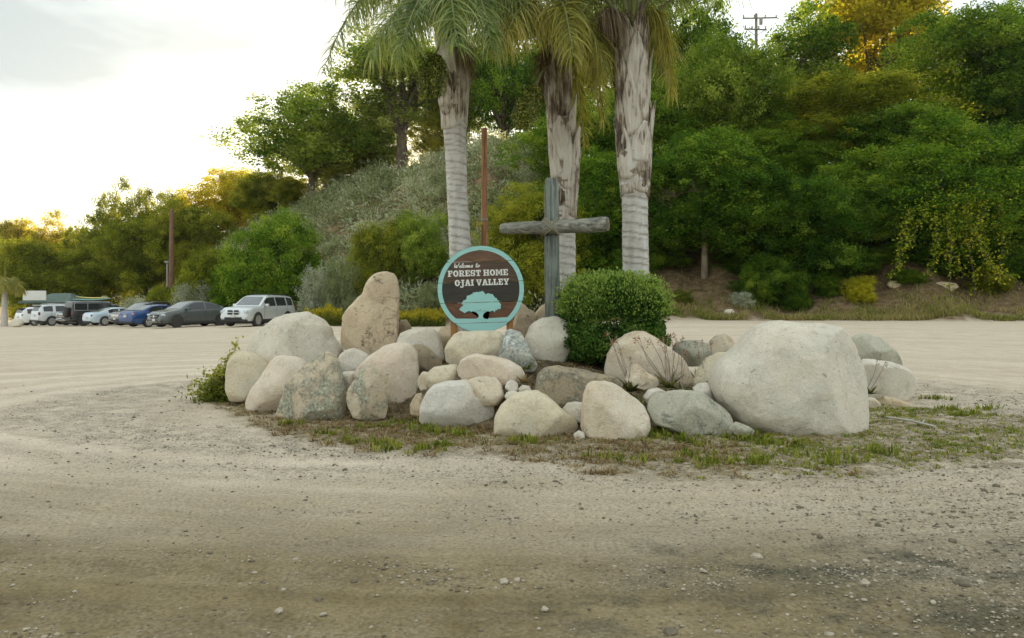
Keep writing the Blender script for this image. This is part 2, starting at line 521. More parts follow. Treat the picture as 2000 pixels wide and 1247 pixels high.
def lobes_crown(rs, W, H, z0, n, taper=0.0, low=0.95):
    """lobes inside an ellipsoid crown W wide, from z0 to H"""
    out = []
    hh = (H - z0) / 2
    for k in range(n):
        d = unit(rs, 1)[0]
        d[2] = max(d[2], -low)
        f = rs.uniform(0.40, 0.80)
        zc = d[2] * f * hh * 1.05
        wide = 1.0 - taper * max(0, (zc / hh))
        r = W * rs.uniform(0.13, 0.25)
        out.append((d[0] * f * W / 2 * wide, d[1] * f * W / 2 * wide, z0 + hh + zc, r, r, r * rs.uniform(0.7, 1.0)))
    return np.array(out)

def crown_geo(rs, lobes, clumps, per, clump_r, ll, lw, hang=0.0, upbias=1.0, shell=0.45, tint0=0.5, flat=0.8):
    vol = lobes[:, 3] * lobes[:, 4]
    idx = rs.choice(len(lobes), clumps, p=vol / vol.sum())
    L = lobes[idx]
    d = unit(rs, clumps)
    d[:, 2] = np.where(d[:, 2] < -0.75, -d[:, 2] * 0.6, d[:, 2])
    fr = shell + (1 - shell) * rs.uniform(0, 1, clumps) ** 0.6
    CC = L[:, :3] + d * L[:, 3:6] * fr[:, None]
    ctint = rs.normal(0, 0.17, clumps) + np.clip(rs.normal(0, 0.13, len(lobes)), -.24, .24)[idx]
    cr = clump_r * rs.uniform(0.55, 1.3, clumps)
    cnt = np.maximum((per * rs.uniform(0.5, 1.4, clumps)).astype(int), 3)
    ci = np.repeat(np.arange(clumps), cnt)
    off = rs.normal(0, 0.55, (len(ci), 3)) * cr[ci][:, None]
    off[:, 2] *= flat
    if hang > 0:
        off[:, 2] -= np.abs(rs.normal(0, hang, len(ci)))
    C = CC[ci] + off
    D = unit(rs, len(ci)) + d[ci] * 0.5
    D[:, 2] -= hang * 0.6
    v, f = leaf_geo(rs, C, ll, lw, D, upbias)
    t = np.clip(tint0 + ctint[ci] + rs.normal(0, 0.12, len(ci)), 0, 1)
    return v, f, t, CC

def limbs_mb(rs, H, z0, r0, targets, lean=0.0, base_fork=0.5, nt=9):
    mb = MB()
    fork = Vector((lean * H * 0.3, 0, z0 * base_fork + H * 0.10))
    mb.tube([(0, 0, -0.5), (0.02 * H * lean, 0, fork.z * 0.5), fork, (fork.x + 0.05, 0.03, fork.z + (H - fork.z) * 0.35), (fork.x, 0.02, fork.z + (H - fork.z) * 0.7)],
            [r0 * 1.25, r0, r0 * 0.85, r0 * 0.5, r0 * 0.12], 8)
    for k in range(min(nt, len(targets))):
        t = Vector(targets[k])
        s = fork + Vector((0, 0, (t.z - fork.z) * rs.uniform(0.0, 0.35)))
        m1 = s.lerp(t, 0.4) + Vector((rs.uniform(-.3, .3), rs.uniform(-.3, .3), rs.uniform(0, .5)))
        m2 = s.lerp(t, 0.75) + Vector((rs.uniform(-.3, .3), rs.uniform(-.3, .3), rs.uniform(-.1, .3)))
        a = r0 * rs.uniform(0.35, 0.6)
        mb.tube([s, m1, m2, t], [a, a * 0.7, a * 0.42, a * 0.14], 6, caps=False)
        for q in range(2):
            e = m2 + Vector((rs.normal(0, .9), rs.normal(0, .9), rs.uniform(0.1, 1.0)))
            mb.tube([m1.lerp(m2, rs.uniform(.3, .9)), m2.lerp(e, .5), e], [a * 0.35, a * 0.22, a * 0.06], 5, caps=False)
    return mb

LEAF = {
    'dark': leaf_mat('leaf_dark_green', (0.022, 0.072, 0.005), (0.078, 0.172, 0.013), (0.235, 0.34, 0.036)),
    'mid': leaf_mat('leaf_mid_green', (0.042, 0.108, 0.007), (0.138, 0.252, 0.017), (0.33, 0.42, 0.05)),
    'light': leaf_mat('leaf_light_green', (0.09, 0.17, 0.014), (0.245, 0.335, 0.038), (0.41, 0.48, 0.09)),
    'olive': leaf_mat('leaf_olive', (0.09, 0.122, 0.009), (0.235, 0.27, 0.02), (0.41, 0.415, 0.05)),
    'gold': leaf_mat('leaf_gold', (0.19, 0.19, 0.01), (0.42, 0.39, 0.025), (0.62, 0.53, 0.06), 0.6),
    'sage': leaf_mat('leaf_sage', (0.23, 0.255, 0.19), (0.42, 0.45, 0.345), (0.58, 0.6, 0.47), 0.2, 0.8),
    'sagegreen': leaf_mat('leaf_sage_green', (0.12, 0.155, 0.065), (0.24, 0.275, 0.13), (0.38, 0.405, 0.225), 0.25, 0.8),
    'yellow': leaf_mat('leaf_yellow', (0.24, 0.25, 0.015), (0.52, 0.5, 0.03), (0.7, 0.64, 0.06), 0.35),
    'box': leaf_mat('leaf_boxwood', (0.044, 0.115, 0.018), (0.135, 0.245, 0.046), (0.34, 0.45, 0.115), 0.35, 0.55, 0.15),
    'weed': leaf_mat('leaf_weed', (0.075, 0.11, 0.016), (0.205, 0.245, 0.035), (0.4, 0.4, 0.09), 0.35),
    'dry': leaf_mat('leaf_dry', (0.13, 0.085, 0.036), (0.29, 0.21, 0.105), (0.5, 0.4, 0.24), 0.2, 0.8),
    'palm': leaf_mat('palm_leaflet', (0.06, 0.12, 0.022), (0.18, 0.255, 0.055), (0.46, 0.49, 0.19), 0.3, 0.45, 0.4),
    'palmy': leaf_mat('palm_leaflet_yellowing', (0.12, 0.145, 0.022), (0.32, 0.31, 0.05), (0.56, 0.49, 0.15), 0.35, 0.5, 0.4),
    'palmd': leaf_mat('palm_leaflet_dead', (0.080, 0.055, 0.030), (0.170, 0.125, 0.075), (0.280, 0.215, 0.140), 0.15, 0.8),
    'aloe': leaf_mat('leaf_aloe', (0.045, 0.070, 0.018), (0.120, 0.135, 0.040), (0.260, 0.230, 0.095), 0.2, 0.5),
}
BARK = simple('bark_grey_brown', (0.17, 0.135, 0.095), (0.075, 0.058, 0.040), 7.0, 0.9, bump=0.8, bscale=18, vscale=(1, 1, 0.25))
BARK_PALE = simple('bark_pale', (0.42, 0.36, 0.26), (0.22, 0.18, 0.12), 5.0, 0.9, bump=0.6, bscale=18, vscale=(1, 1, 0.3))

def make_proto(kind, seed):
    """returns (trunk mesh or None, crown mesh, width, height). Crown meshes are in metres at scale 1."""
    rs = np.random.RandomState(seed)
    if kind == 'oak':          # broad crown with gaps, visible limbs
        W, H, z0 = 10.0, 9.5, 1.3
        lb = lobes_crown(rs, W, H, z0, 34, low=.6)
        v, f, t, cc = crown_geo(rs, lb, 820, 62, 0.52, 0.19, 0.115, shell=0.55)
        mb = limbs_mb(rs, H, 2.0, 0.34, lb[:, :3], nt=14)
    elif kind == 'dense':      # dense tree, crown almost to the ground
        W, H, z0 = 8.0, 9.0, -0.4
        lb = lobes_crown(rs, W, H, z0, 44)
        v, f, t, cc = crown_geo(rs, lb, 1500, 67, 0.40, 0.132, 0.081, shell=0.7)
        mb = limbs_mb(rs, H, 2.0, 0.22, lb[:, :3], nt=6)
    elif kind == 'trunked':    # clear trunk, rounded crown
        W, H, z0 = 8.0, 10.0, 1.5
        lb = lobes_crown(rs, W, H, z0, 44, taper=0.2, low=.8)
        v, f, t, cc = crown_geo(rs, lb, 1500, 67, 0.36, 0.134, 0.080, shell=0.65, hang=0.15)
        mb = limbs_mb(rs, H, 2.6, 0.15, lb[:, :3], nt=7, base_fork=0.8)
    elif kind == 'tall':       # tall and loose, sky showing through
        W, H, z0 = 7.0, 12.5, 2.2
        lb = lobes_crown(rs, W, H, z0, 30, taper=0.25, low=.8)
        v, f, t, cc = crown_geo(rs, lb, 680, 60, 0.52, 0.19, 0.11, shell=0.5)
        mb = limbs_mb(rs, H, 3.6, 0.30, lb[:, :3], nt=16)
    elif kind == 'willow':     # feathery, hanging
        W, H, z0 = 8.0, 9.0, 0.4
        lb = lobes_crown(rs, W, H, z0, 30)
        v, f, t, cc = crown_geo(rs, lb, 800, 60, 0.5, 0.24, 0.07, hang=0.5, shell=0.5)
        mb = limbs_mb(rs, H, 2.0, 0.22, lb[:, :3], nt=7)
    elif kind == 'bush':       # round, leafy to the ground
        W, H, z0 = 5.0, 4.4, -0.9
        lb = lobes_crown(rs, W, H, z0, 34)
        v, f, t, cc = crown_geo(rs, lb, 900, 66, 0.29, 0.105, 0.062, shell=0.62)
        mb = limbs_mb(rs, H, 0.6, 0.10, lb[:, :3], nt=6)
    elif kind == 'sagebush':
        W, H, z0 = 2.4, 1.5, -0.5
        lb = lobes_crown(rs, W, H, z0, 18)
        v, f, t, cc = crown_geo(rs, lb, 300, 40, 0.17, 0.085, 0.022, shell=0.5, upbias=0.0)
        mb = limbs_mb(rs, H, 0.2, 0.03, lb[:, :3], nt=4)
    Z = v[:, 2]
    me = np_mesh('crown', v, f, LEAF['mid'], False, {'tint': ('FACE', t)})
    tm = bpy.data.meshes.new('trunk')
    tm.from_pydata(mb.v, [], mb.f)
    tm.materials.append(BARK)
    tm.polygons.foreach_set('use_smooth', [True] * len(tm.polygons))
    Hm = float(np.percentile(Z, 99.7)); Wm = float(np.percentile(v[:, 0], 99) - np.percentile(v[:, 0], 1))
    return tm, me, Wm, Hm

PROTO = {k: [make_proto(k, s) for s in seeds] for k, seeds in
         {'oak': (11, 12), 'dense': (21, 22, 23), 'trunked': (31,), 'tall': (41, 42), 'willow': (51,), 'bush': (61, 62), 'sagebush': (71,)}.items()}

def slot_mat(o, m):
    o.material_slots[0].link = 'OBJECT'
    o.material_slots[0].material = m

def place_tree(kind, var, u, vtop, wpx, d, leaf, label, cat='tree', group=None, name=None, rot=None, sink=0.1, bark=None, yscale=None):
    tm, cm, W, H = PROTO[kind][var]
    x = (u - 1000) * d / FPX
    zb = terr(x, d) - sink
    top = CAM_Z + (HORIZON - vtop) * d / FPX
    sx = wpx * d / FPX / W
    sz = (top - zb) / H
    rnd = random.Random(int(u * 7 + vtop * 3 + d))
    o = empty(name or {'oak': 'oak_tree', 'willow': 'willow_tree', 'bush': 'shrub', 'sagebush': 'sage_shrub'}.get(kind, 'tree'), (x, d, zb), rnd.uniform(0, 6.28) if rot is None else rot)
    o.scale = (sx, yscale or sx, sz)
    tag(o, label, cat, group)
    t = link('trunk', tm, o); c = link('crown' if kind not in ('bush', 'sagebush') else 'foliage', cm, o)
    slot_mat(c, LEAF[leaf])
    slot_mat(t, bark or BARK)
    return o

GR = 'trees on the bank to the right'
GL = 'trees beyond the parked cars'
GC = 'trees on the ridge'
TREES = [
    # kind, var, u, vtop, w, d, leaf, label, group
    ('dense', 0, 1055, 372, 190, 47, 'olive', 'olive green tree behind the round sign and the wooden cross', GR),
    ('dense', 1, 1150, 300, 220, 49, 'mid', 'leafy tree filling the gap between the two right palms, behind the cross beam', GR),
    ('trunked', 0, 1376, 262, 270, 47, 'dark', 'round dark tree with a bare pale trunk showing under its crown', GR),
    ('dense', 2, 1560, 345, 240, 46, 'dark', 'dark tree whose branches reach down to the litter beside the bare trunk', GR),
    ('dense', 0, 1690, 330, 190, 48, 'mid', 'tree between the dark low tree and the one hung with yellow vine', GR),
    ('dense', 1, 1840, 225, 330, 47, 'mid', 'big spreading tree hung with yellow vine above the roadside', GR),
    ('dense', 2, 2010, 250, 240, 48, 'dark', 'dark tree cut by the right edge just above the dry grass', GR),
    ('dense', 1, 1262, 150, 230, 58, 'mid', 'green tree behind the right palm trunk', GR),
    ('dense', 0, 1130, 205, 230, 57, 'mid', 'bushy tree seen between the middle and right palm trunks', GR),
    ('dense', 2, 1410, 92, 260, 58, 'light', 'paler green rounded tree below the utility pole', GR),
    ('dense', 0, 1640, 150, 330, 58, 'olive', 'broad olive tree halfway up the bank', GR),
    ('dense', 1, 1525, 225, 230, 55, 'mid', 'mid green tree standing just above the dark low tree', GR),
    ('dense', 2, 1905, 30, 330, 60, 'mid', 'tall green rounded tree at the top right of the bank', GR),
    ('dense', 0, 1760, 200, 250, 54, 'dark', 'dark tree in the middle of the bank under the golden treetop', GR),
    ('dense', 1, 2060, 60, 260, 56, 'dark', 'dark tree standing partly outside the right edge, high on the bank', GR),
    ('oak', 0, 1365, -8, 210, 70, 'dark', 'dark loose tree on the ridge left of the utility pole', GC),
    ('tall', 0, 1575, 5, 200, 70, 'mid', 'leafy tree on the ridge just right of the utility pole', GC),
    ('tall', 1, 1725, -45, 270, 74, 'gold', 'golden backlit treetop on the ridge', GC),
    ('oak', 1, 1985, 10, 230, 70, 'dark', 'dark ridge tree at the upper right corner', GC),
    ('oak', 0, 985, 72, 200, 71, 'dark', 'dark tree on the ridge between the left and middle palms', GC),
    ('tall', 0, 1100, 20, 200, 74, 'mid', 'ridge tree behind the middle palm crown', GC),
    ('tall', 1, 1215, 10, 190, 73, 'mid', 'ridge tree behind the right palm crown', GC),
    ('oak', 1, 612, 172, 290, 78, 'light', 'wide spreading oak on the crest with dark forked trunk', GC),
    ('tall', 1, 785, 78, 240, 75, 'light', 'tall pale green tree on the crest left of the left palm', GC),
    ('tall', 0, 738, 245, 110, 80, 'olive', 'thin loose tree filling the gap between the oak and the tall crest tree', GC),
    ('tall', 0, 700, 196, 150, 84, 'olive', 'green oak half hidden between the wide oak and the tall pale crest tree', GC),
    ('tall', 1, 905, 95, 170, 77, 'light', 'tree on the ridge just right of the left palm crown', GC),
    ('dense', 1, 655, 318, 70, 77, 'olive', 'small bushy tree on the crest at the right foot of the wide oak', GC),
    ('dense', 0, 575, 352, 80, 80, 'olive', 'small bushy tree on the crest at the left foot of the wide oak', GC),
    ('dense', 1, 1040, 255, 120, 70, 'mid', 'bushy tree on the ridge left of the middle palm trunk', GC),
    ('oak', 1, 856, 205, 120, 76, 'olive', 'green tree on the crest behind the left palm trunk', GC),
    ('oak', 0, 455, 330, 190, 96, 'gold', 'golden tree on the slope left of the wide oak', GC),
    ('dense', 0, 530, 335, 130, 86, 'olive', 'low olive tree tucked under the left side of the oak', GC),
    ('oak', 1, 245, 358, 140, 98, 'olive', 'tallest tree of the left grove, with a pointed top', GL),
    ('oak', 0, 336, 376, 125, 97, 'olive', 'tree of the left grove with its top behind the brown pole', GL),
    ('tall', 0, 108, 415, 95, 112, 'gold', 'golden treetop standing above the left grove', GL),
    ('tall', 1, 22, 428, 90, 112, 'gold', 'small golden tree by the left edge', GL),
    ('oak', 1, 178, 428, 130, 101, 'olive', 'round tree between the golden treetop and the pointed one', GL),
    ('willow', 0, 62, 470, 150, 92, 'olive', 'feathery hanging tree behind the little far palm', GL),
    ('dense', 1, 175, 455, 180, 94, 'olive', 'dense dark tree right behind the white hut sign', GL),
    ('dense', 2, 285, 428, 170, 90, 'olive', 'dense tree behind the surfboard car', GL),
    ('dense', 0, 385, 400, 150, 88, 'olive', 'dense tree on the slope just right of the brown pole', GL),
    ('dense', 2, -50, 440, 170, 96, 'olive', 'tree cut by the left edge', GL),
    ('bush', 0, 542, 418, 196, 54, 'mid', 'large round green shrub behind the silver vehicle', None),
    ('bush', 1, 405, 488, 110, 58, 'olive', 'olive shrub between the brown pole and the large round shrub', None),
    ('bush', 0, 448, 525, 90, 55, 'mid', 'smaller green shrub at the left foot of the large round one', None),
    ('bush', 1, 745, 440, 120, 52, 'olive', 'brownish olive shrub behind the tall standing boulder', None),
    ('bush', 0, 826, 414, 126, 51, 'light', 'bright green shrub left of the round sign', None),
    ('bush', 1, 318, 560, 56, 59, 'olive', 'yellowish bush at the foot of the brown pole', None),
    ('sagebush', 0, 374, 555, 80, 56, 'sage', 'pale grey sage shrub behind the grey coupe', None),
    ('sagebush', 0, 275, 582, 90, 62, 'sage', 'low pale sage shrub behind the black vehicle roof', None),
    ('sagebush', 0, 664, 505, 84, 50, 'sagegreen', 'blue grey sage shrub between the round shrub and the standing boulder', None),
    ('sagebush', 0, 622, 520, 80, 51, 'sage', 'small grey sage shrub right of the large round shrub', None),
    ('sagebush', 0, 850, 552, 80, 47.5, 'sagegreen', 'soft grey green bush at the left edge of the round sign', None),
    ('bush', 1, 1000, 470, 120, 46.5, 'olive', 'low olive bush just right of the round sign', None),
    ('bush', 0, 1500, 500, 130, 44.8, 'dark', 'low dark bush spreading over the litter right of the pale trunk', None),
    ('sagebush', 0, 1447, 571, 50, 43.5, 'sage', 'small blue grey agave like plant on the litter bank', None),
    ('bush', 0, 1474, 526, 62, 44.2, 'mid', 'low leafy bush on the litter just left of the dark spreading one', None),
    ('bush', 1, 1772, 526, 60, 44.6, 'mid', 'low green bush at the foot of the yellow vine', None),
    ('bush', 0, 1935, 520, 70, 44.4, 'olive', 'low olive bush above the dry grass at the right', None),
    ('bush', 1, 1618, 536, 52, 44.6, 'mid', 'low green bush just left of the yellow flowering one', None),
    ('bush', 1, 1679, 540, 56, 43.8, 'yellow', 'bright yellow flowering bush at the roadside', None),
    ('bush', 0, 1560, 552, 50, 44.0, 'dark', 'small dark bush left of the yellow flowering bush', None),
    ('bush', 1, 38, 598, 26, 76, 'yellow', 'small yellow bush beside the far boulder', None),
    ('bush', 0, 1335, 566, 46, 44.0, 'weed', 'low yellow green weedy bush beside the clipped shrub', None),
]
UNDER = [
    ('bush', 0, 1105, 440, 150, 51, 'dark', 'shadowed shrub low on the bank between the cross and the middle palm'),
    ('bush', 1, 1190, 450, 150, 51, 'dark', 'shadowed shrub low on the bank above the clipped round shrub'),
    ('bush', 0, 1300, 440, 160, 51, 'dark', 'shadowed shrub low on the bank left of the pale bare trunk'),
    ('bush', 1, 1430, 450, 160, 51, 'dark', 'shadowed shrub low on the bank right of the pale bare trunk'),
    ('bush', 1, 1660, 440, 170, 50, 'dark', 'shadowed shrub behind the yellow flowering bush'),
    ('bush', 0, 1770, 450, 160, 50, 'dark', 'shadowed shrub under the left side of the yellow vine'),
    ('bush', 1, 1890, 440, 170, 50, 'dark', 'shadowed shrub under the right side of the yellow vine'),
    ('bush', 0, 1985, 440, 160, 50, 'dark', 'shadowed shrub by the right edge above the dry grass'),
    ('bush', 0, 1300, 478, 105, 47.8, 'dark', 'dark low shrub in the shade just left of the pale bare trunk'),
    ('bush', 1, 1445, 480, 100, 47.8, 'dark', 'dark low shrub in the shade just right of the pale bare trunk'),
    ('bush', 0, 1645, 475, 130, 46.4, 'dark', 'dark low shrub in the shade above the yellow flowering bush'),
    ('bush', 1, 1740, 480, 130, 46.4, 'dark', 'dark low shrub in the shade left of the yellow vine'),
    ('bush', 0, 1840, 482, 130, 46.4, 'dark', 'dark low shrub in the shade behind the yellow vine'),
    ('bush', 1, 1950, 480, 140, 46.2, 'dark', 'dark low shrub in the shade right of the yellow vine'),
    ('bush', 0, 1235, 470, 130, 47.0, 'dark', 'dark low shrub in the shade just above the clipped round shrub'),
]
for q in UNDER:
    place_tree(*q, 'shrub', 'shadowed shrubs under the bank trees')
for (k, var, u, vt, w, d, lf, lab, g) in TREES:
    place_tree(k, var, u, vt, w, d, lf, lab, 'shrub' if k in ('bush', 'sagebush') and g is None else 'tree', g, bark=BARK_PALE if k == 'trunked' else None,
               name='tree' if (k == 'bush' and g) else None)

# grey scrub covering the open slope (ground cover)
def scrub():
    rs = np.random.RandomState(5)
    V, F, T = [], [], []
    off = 0
    xs, ys = [], []
    while len(xs) < 5000:
        x = rs.uniform(-42, 3, 400); y = rs.uniform(44, 100, 400)
        foot = np.interp(x, RX, RY); H = np.interp(x, HX, HZ)
        tt = (y - foot) / SLOPE
        ok = (tt > 0.05) & (tt < 1.1) & (H > 1.2) & (vnoise(x * .9, y * .9, 24) + rs.normal(0, .25, 400) > -.45)
        xs += list(x[ok]); ys += list(y[ok])
    for x, y in zip(xs, ys):
        z = terr(x, y)
        r = min(1.9, 0.36 + rs.exponential(.36))
        n = int(21 * (r / 0.6) ** 1.5) + 6
        d = unit(rs, n); d[:, 2] = np.abs(d[:, 2])
        C = np.array([x, y, z]) + d * np.array([r, r, r * rs.uniform(.7, 1.25)]) * rs.uniform(0.35, 1.0, (n, 1))
        v, f = leaf_geo(rs, C, 0.30, 0.082 if rs.rand() < .7 else 0.12, d + unit(rs, n) * 0.5, 0.0)
        patch = 0.5 + 0.20 * float(vnoise(x * 0.35, y * 0.35, 4)) + rs.normal(0, 0.20)
        V.append(v); F.append(f + off); off += len(v)
        T.append(np.clip(patch + rs.normal(0, 0.07, n), 0, 1))
    me = np_mesh('sage_scrub', np.concatenate(V), np.concatenate(F), leaf_mat('leaf_scrub', (0.160, 0.205, 0.075), (0.390, 0.425, 0.280), (0.570, 0.590, 0.460), 0.25, 0.85, 0.05), False, {'tint': ('FACE', np.concatenate(T))})
    tag(link('sage_scrub', me), 'grey green sage scrub covering the open slope on the left', 'scrub', kind='stuff')
scrub()

# yellow mustard along the foot of the slope
def mustard():
    rs = np.random.RandomState(8)
    spans = [(592, 668, 45.5, 1.15), (775, 870, 44.5, 1.0), (668, 775, 45.5, 0.7)]
    C, T, D = [], [], []
    for (a, b, d0, h) in spans:
        n = int((b - a) * 85)
        u = rs.uniform(a, b, n); d = d0 + rs.uniform(-1.0, 1.6, n)
        x = (u - 1000) * d / FPX
        zz = terr_np(x, d)
        fz = rs.uniform(0, 1, n) ** 0.8
        hh = h * (0.75 + 0.3 * vnoise(x * 2.2, d * 2.2, 3))
        C.append(np.stack([x, d, zz + fz * hh], -1))
        T.append(np.clip(fz * 0.75 + rs.normal(0.12, 0.12, n), 0, 1))
        D.append(np.stack([rs.normal(0, .5, n), rs.normal(0, .5, n), np.ones(n)], -1))
    C = np.concatenate(C); T = np.concatenate(T); D = np.concatenate(D)
    v, f = leaf_geo(rs, C, 0.16, 0.05, D, 0.0)
    m = leaf_mat('mustard', (0.075, 0.110, 0.018), (0.190, 0.200, 0.025), (0.520, 0.420, 0.030), 0.3)
    tag(link('wildflowers', np_mesh('wildflowers', v, f, m, False, {'tint': ('FACE', T)})), 'strip of yellow wildflowers along the far edge of the yard', 'wildflowers', kind='stuff')
mustard()

# yellow vine hanging over the big tree on the right
def vine():
    rs = np.random.RandomState(14)
    root = empty('hanging_vine', P(1850, 560, 44.5))
    root.location.z = terr(root.location.x, 44.5)
    base = Vector(root.location)
    tag(root, 'yellow leaved vine hanging in long strands from the big tree on the right', 'vine')
    C, T = [], []
    mb = MB()
    starts = [(1812, 395), (1860, 395), (1885, 380), (1910, 372), (1935, 385), (1825, 420), (1850, 430), (1870, 425), (1900, 420), (1950, 395), (1780, 410), (1920, 440)]
    for k, (u, v) in enumerate(starts):
        p = P(u, v, 42.6 + rs.uniform(-.5, .5)) - base
        L = rs.uniform(80, 200) * 43.0 / FPX
        pts = [p]
        d = Vector((rs.normal(0, .25), rs.normal(0, .2), -1)).normalized()
        for s in range(9):
            d = (d + Vector((rs.normal(0, .16), rs.normal(0, .12), -0.12))).normalized()
            pts.append(pts[-1] + d * L / 9)
        mb.tube(pts, 0.014, 4, caps=False)
        for q in range(170):
            f = rs.uniform(0, 8.99); i = int(f)
            c = pts[i].lerp(pts[i + 1], f - i)
            C.append(c + Vector(rs.normal(0, .15, 3) * (1, 1, .6)))
            T.append(np.clip(0.45 + rs.normal(0, .22) + (0.1 if k in (2, 3, 9) else -0.08), 0, 1))
        # spreading top mat
        for q in range(55):
            C.append(p + Vector(rs.normal(0, .55, 3) * (1.2, .6, .5)))
            T.append(np.clip(0.25 + rs.normal(0, .15), 0, 1))
    v, f = leaf_geo(rs, np.array(C), 0.15, 0.11)
    m = leaf_mat('vine_leaf', (0.150, 0.250, 0.016), (0.400, 0.430, 0.028), (0.720, 0.620, 0.050), 0.35)
    link('foliage', np_mesh('foliage', v, f, m, False, {'tint': ('FACE', np.array(T))}), root)
    mb.build('stem', BARK, root)
vine()

# roadside weeds at the foot of the right bank
def bank_weeds():
    rs = np.random.RandomState(31)
    n = 17000
    x = rs.uniform(4, 34, n); foot = np.interp(x, RX, RY)
    y = foot + rs.exponential(1.1, n) - 0.5
    keep = vnoise(x * 0.9, y * 1.4, 21) > -0.25
    x, y = x[keep], y[keep]; n = len(x)
    z = terr_np(x, y)
    h = rs.uniform(0.10, 0.55, n)
    D = np.stack([rs.normal(0, .45, n), rs.normal(0, .45, n), np.ones(n)], -1)
    C = np.stack([x, y, z + h * 0.4], -1)
    v, f = leaf_geo(rs, C, 0.34, 0.045, D, 0.0, 0.5)
    T = np.clip(0.5 + 0.3 * vnoise(x * 0.5, y * 0.8, 5) + rs.normal(0, .15, n), 0, 1)
    m = leaf_mat('bank_weed', (0.110, 0.170, 0.025), (0.290, 0.275, 0.080), (0.430, 0.350, 0.170), 0.25, 0.8)
    tag(link('roadside_grass', np_mesh('roadside_grass', v, f, m, False, {'tint': ('FACE', T)})), 'dry grass and weeds along the foot of the right bank', 'grass', kind='stuff')
bank_weeds()
# ------------------------------------------------------------------ boulders
def n_map(nt, vec, scale):
    mp = nt.nodes.new('ShaderNodeMapping')
    mp.inputs['Scale'].default_value = scale
    nt.links.new(vec, mp.inputs['Vector'])
    return mp.outputs['Vector']

def rock_mat(name, base, alt, dark, lichen=0.0, lich_col=(0.30, 0.32, 0.24), warm=0.15, crack=0.2, lscale=3.0, seed=0.0):
    m, nt, bs, out = new_mat(name)
    tc = nt.nodes.new('ShaderNodeTexCoord')
    oi = nt.nodes.new('ShaderNodeObjectInfo')
    va = nt.nodes.new('ShaderNodeVectorMath'); va.operation = 'ADD'
    cb = nt.nodes.new('ShaderNodeCombineXYZ')
    nt.links.new(n_math(nt, 'MULTIPLY', oi.outputs['Random'], 37.0), cb.inputs[0])
    cb.inputs[1].default_value = seed
    nt.links.new(tc.outputs['Object'], va.inputs[0]); nt.links.new(cb.outputs[0], va.inputs[1])
    co = va.outputs[0]
    big = n_noise(nt, co, 1.7, 4, 0.6, 0.6)
    mid = n_noise(nt, co, 5.5, 6, 0.65, 0.3)
    fine = n_noise(nt, co, 46.0, 4, 0.7)
    col = n_ramp(nt, big, [(0.34, alt), (0.62, base)])
    col = n_mix(nt, n_ramp(nt, mid, [(0.50, 0.0), (0.78, warm * 2.2)]), col, (0.44, 0.27, 0.14))
    st = n_noise(nt, co, 2.6, 7, 0.7, 1.2)
    col = n_mix(nt, n_ramp(nt, st, [(0.52, 0.0), (0.68, 0.50)]), col, dark)
    sk = n_noise(nt, n_map(nt, co, (5.0, 5.0, 0.9)), 1.0, 5, 0.65, 0.8)
    col = n_mix(nt, n_ramp(nt, sk, [(0.54, 0.0), (0.72, 0.28)]), col, dark)
    og = n_noise(nt, co, 7.5, 4, 0.6, 0.5)
    col = n_mix(nt, n_ramp(nt, og, [(0.66, 0.0), (0.74, 0.65)]), col, (0.40, 0.22, 0.09))
    if lichen > 0:
        ln = n_noise(nt, co, lscale, 8, 0.75, 0.4)
        lf = n_ramp(nt, ln, [(0.60 - 0.22 * lichen, 0.0), (0.66 - 0.20 * lichen, 1.0)])
        ls = n_noise(nt, co, 26.0, 3, 0.6)
        lc = n_ramp(nt, ls, [(0.35, tuple(k * 0.5 for k in lich_col)), (0.55, lich_col), (0.7, tuple(min(1, k * 1.5) for k in lich_col))])
        col = n_mix(nt, lf, col, lc)
    # fine cracks and pits
    vo = nt.nodes.new('ShaderNodeTexVoronoi'); vo.feature = 'DISTANCE_TO_EDGE'; vo.inputs['Scale'].default_value = 2.1
    wv = nt.nodes.new('ShaderNodeVectorMath'); wv.operation = 'ADD'
    nz = nt.nodes.new('ShaderNodeTexNoise'); nz.inputs['Scale'].default_value = 3.5; nz.inputs['Detail'].default_value = 4
    nt.links.new(co, nz.inputs['Vector'])
    nt.links.new(co, wv.inputs[0]); nt.links.new(nz.outputs['Color'], wv.inputs[1]); nt.links.new(wv.outputs[0], vo.inputs['Vector'])
    cr = n_ramp(nt, vo.outputs['Distance'], [(0.0, 1.0), (0.014, 0.0)])
    crm = n_math(nt, 'MULTIPLY', cr, n_ramp(nt, n_noise(nt, co, 1.9, 2), [(0.53, 0.0), (0.63, crack)]))
    col = n_mix(nt, crm, col, tuple(k * 0.3 for k in base))
    pit = n_ramp(nt, n_noise(nt, co, 19.0, 3, 0.6), [(0.66, 0.0), (0.73, 0.45)])
    col = n_mix(nt, pit, col, tuple(k * 0.4 for k in dark))
    col = n_mix(nt, 0.42, col, n_ramp(nt, fine, [(0.3, 0.30), (0.7, 0.74)]), 'OVERLAY')
    nt.links.new(col, bs.inputs['Base Color'])
    bs.inputs['Roughness'].default_value = 0.88
    bs.inputs['Specular IOR Level'].default_value = 0.2
    h = n_math(nt, 'ADD', n_math(nt, 'MULTIPLY', mid, 0.9), n_math(nt, 'MULTIPLY', fine, 0.22))
    h = n_math(nt, 'SUBTRACT', h, n_math(nt, 'MULTIPLY', crm, 0.8))
    h = n_math(nt, 'SUBTRACT', h, n_math(nt, 'MULTIPLY', pit, 0.5))
    if lichen > 0: h = n_math(nt, 'ADD', h, n_math(nt, 'MULTIPLY', lf, 0.25))
    n_bump(nt, bs, h, 0.8, 0.045)
    return m

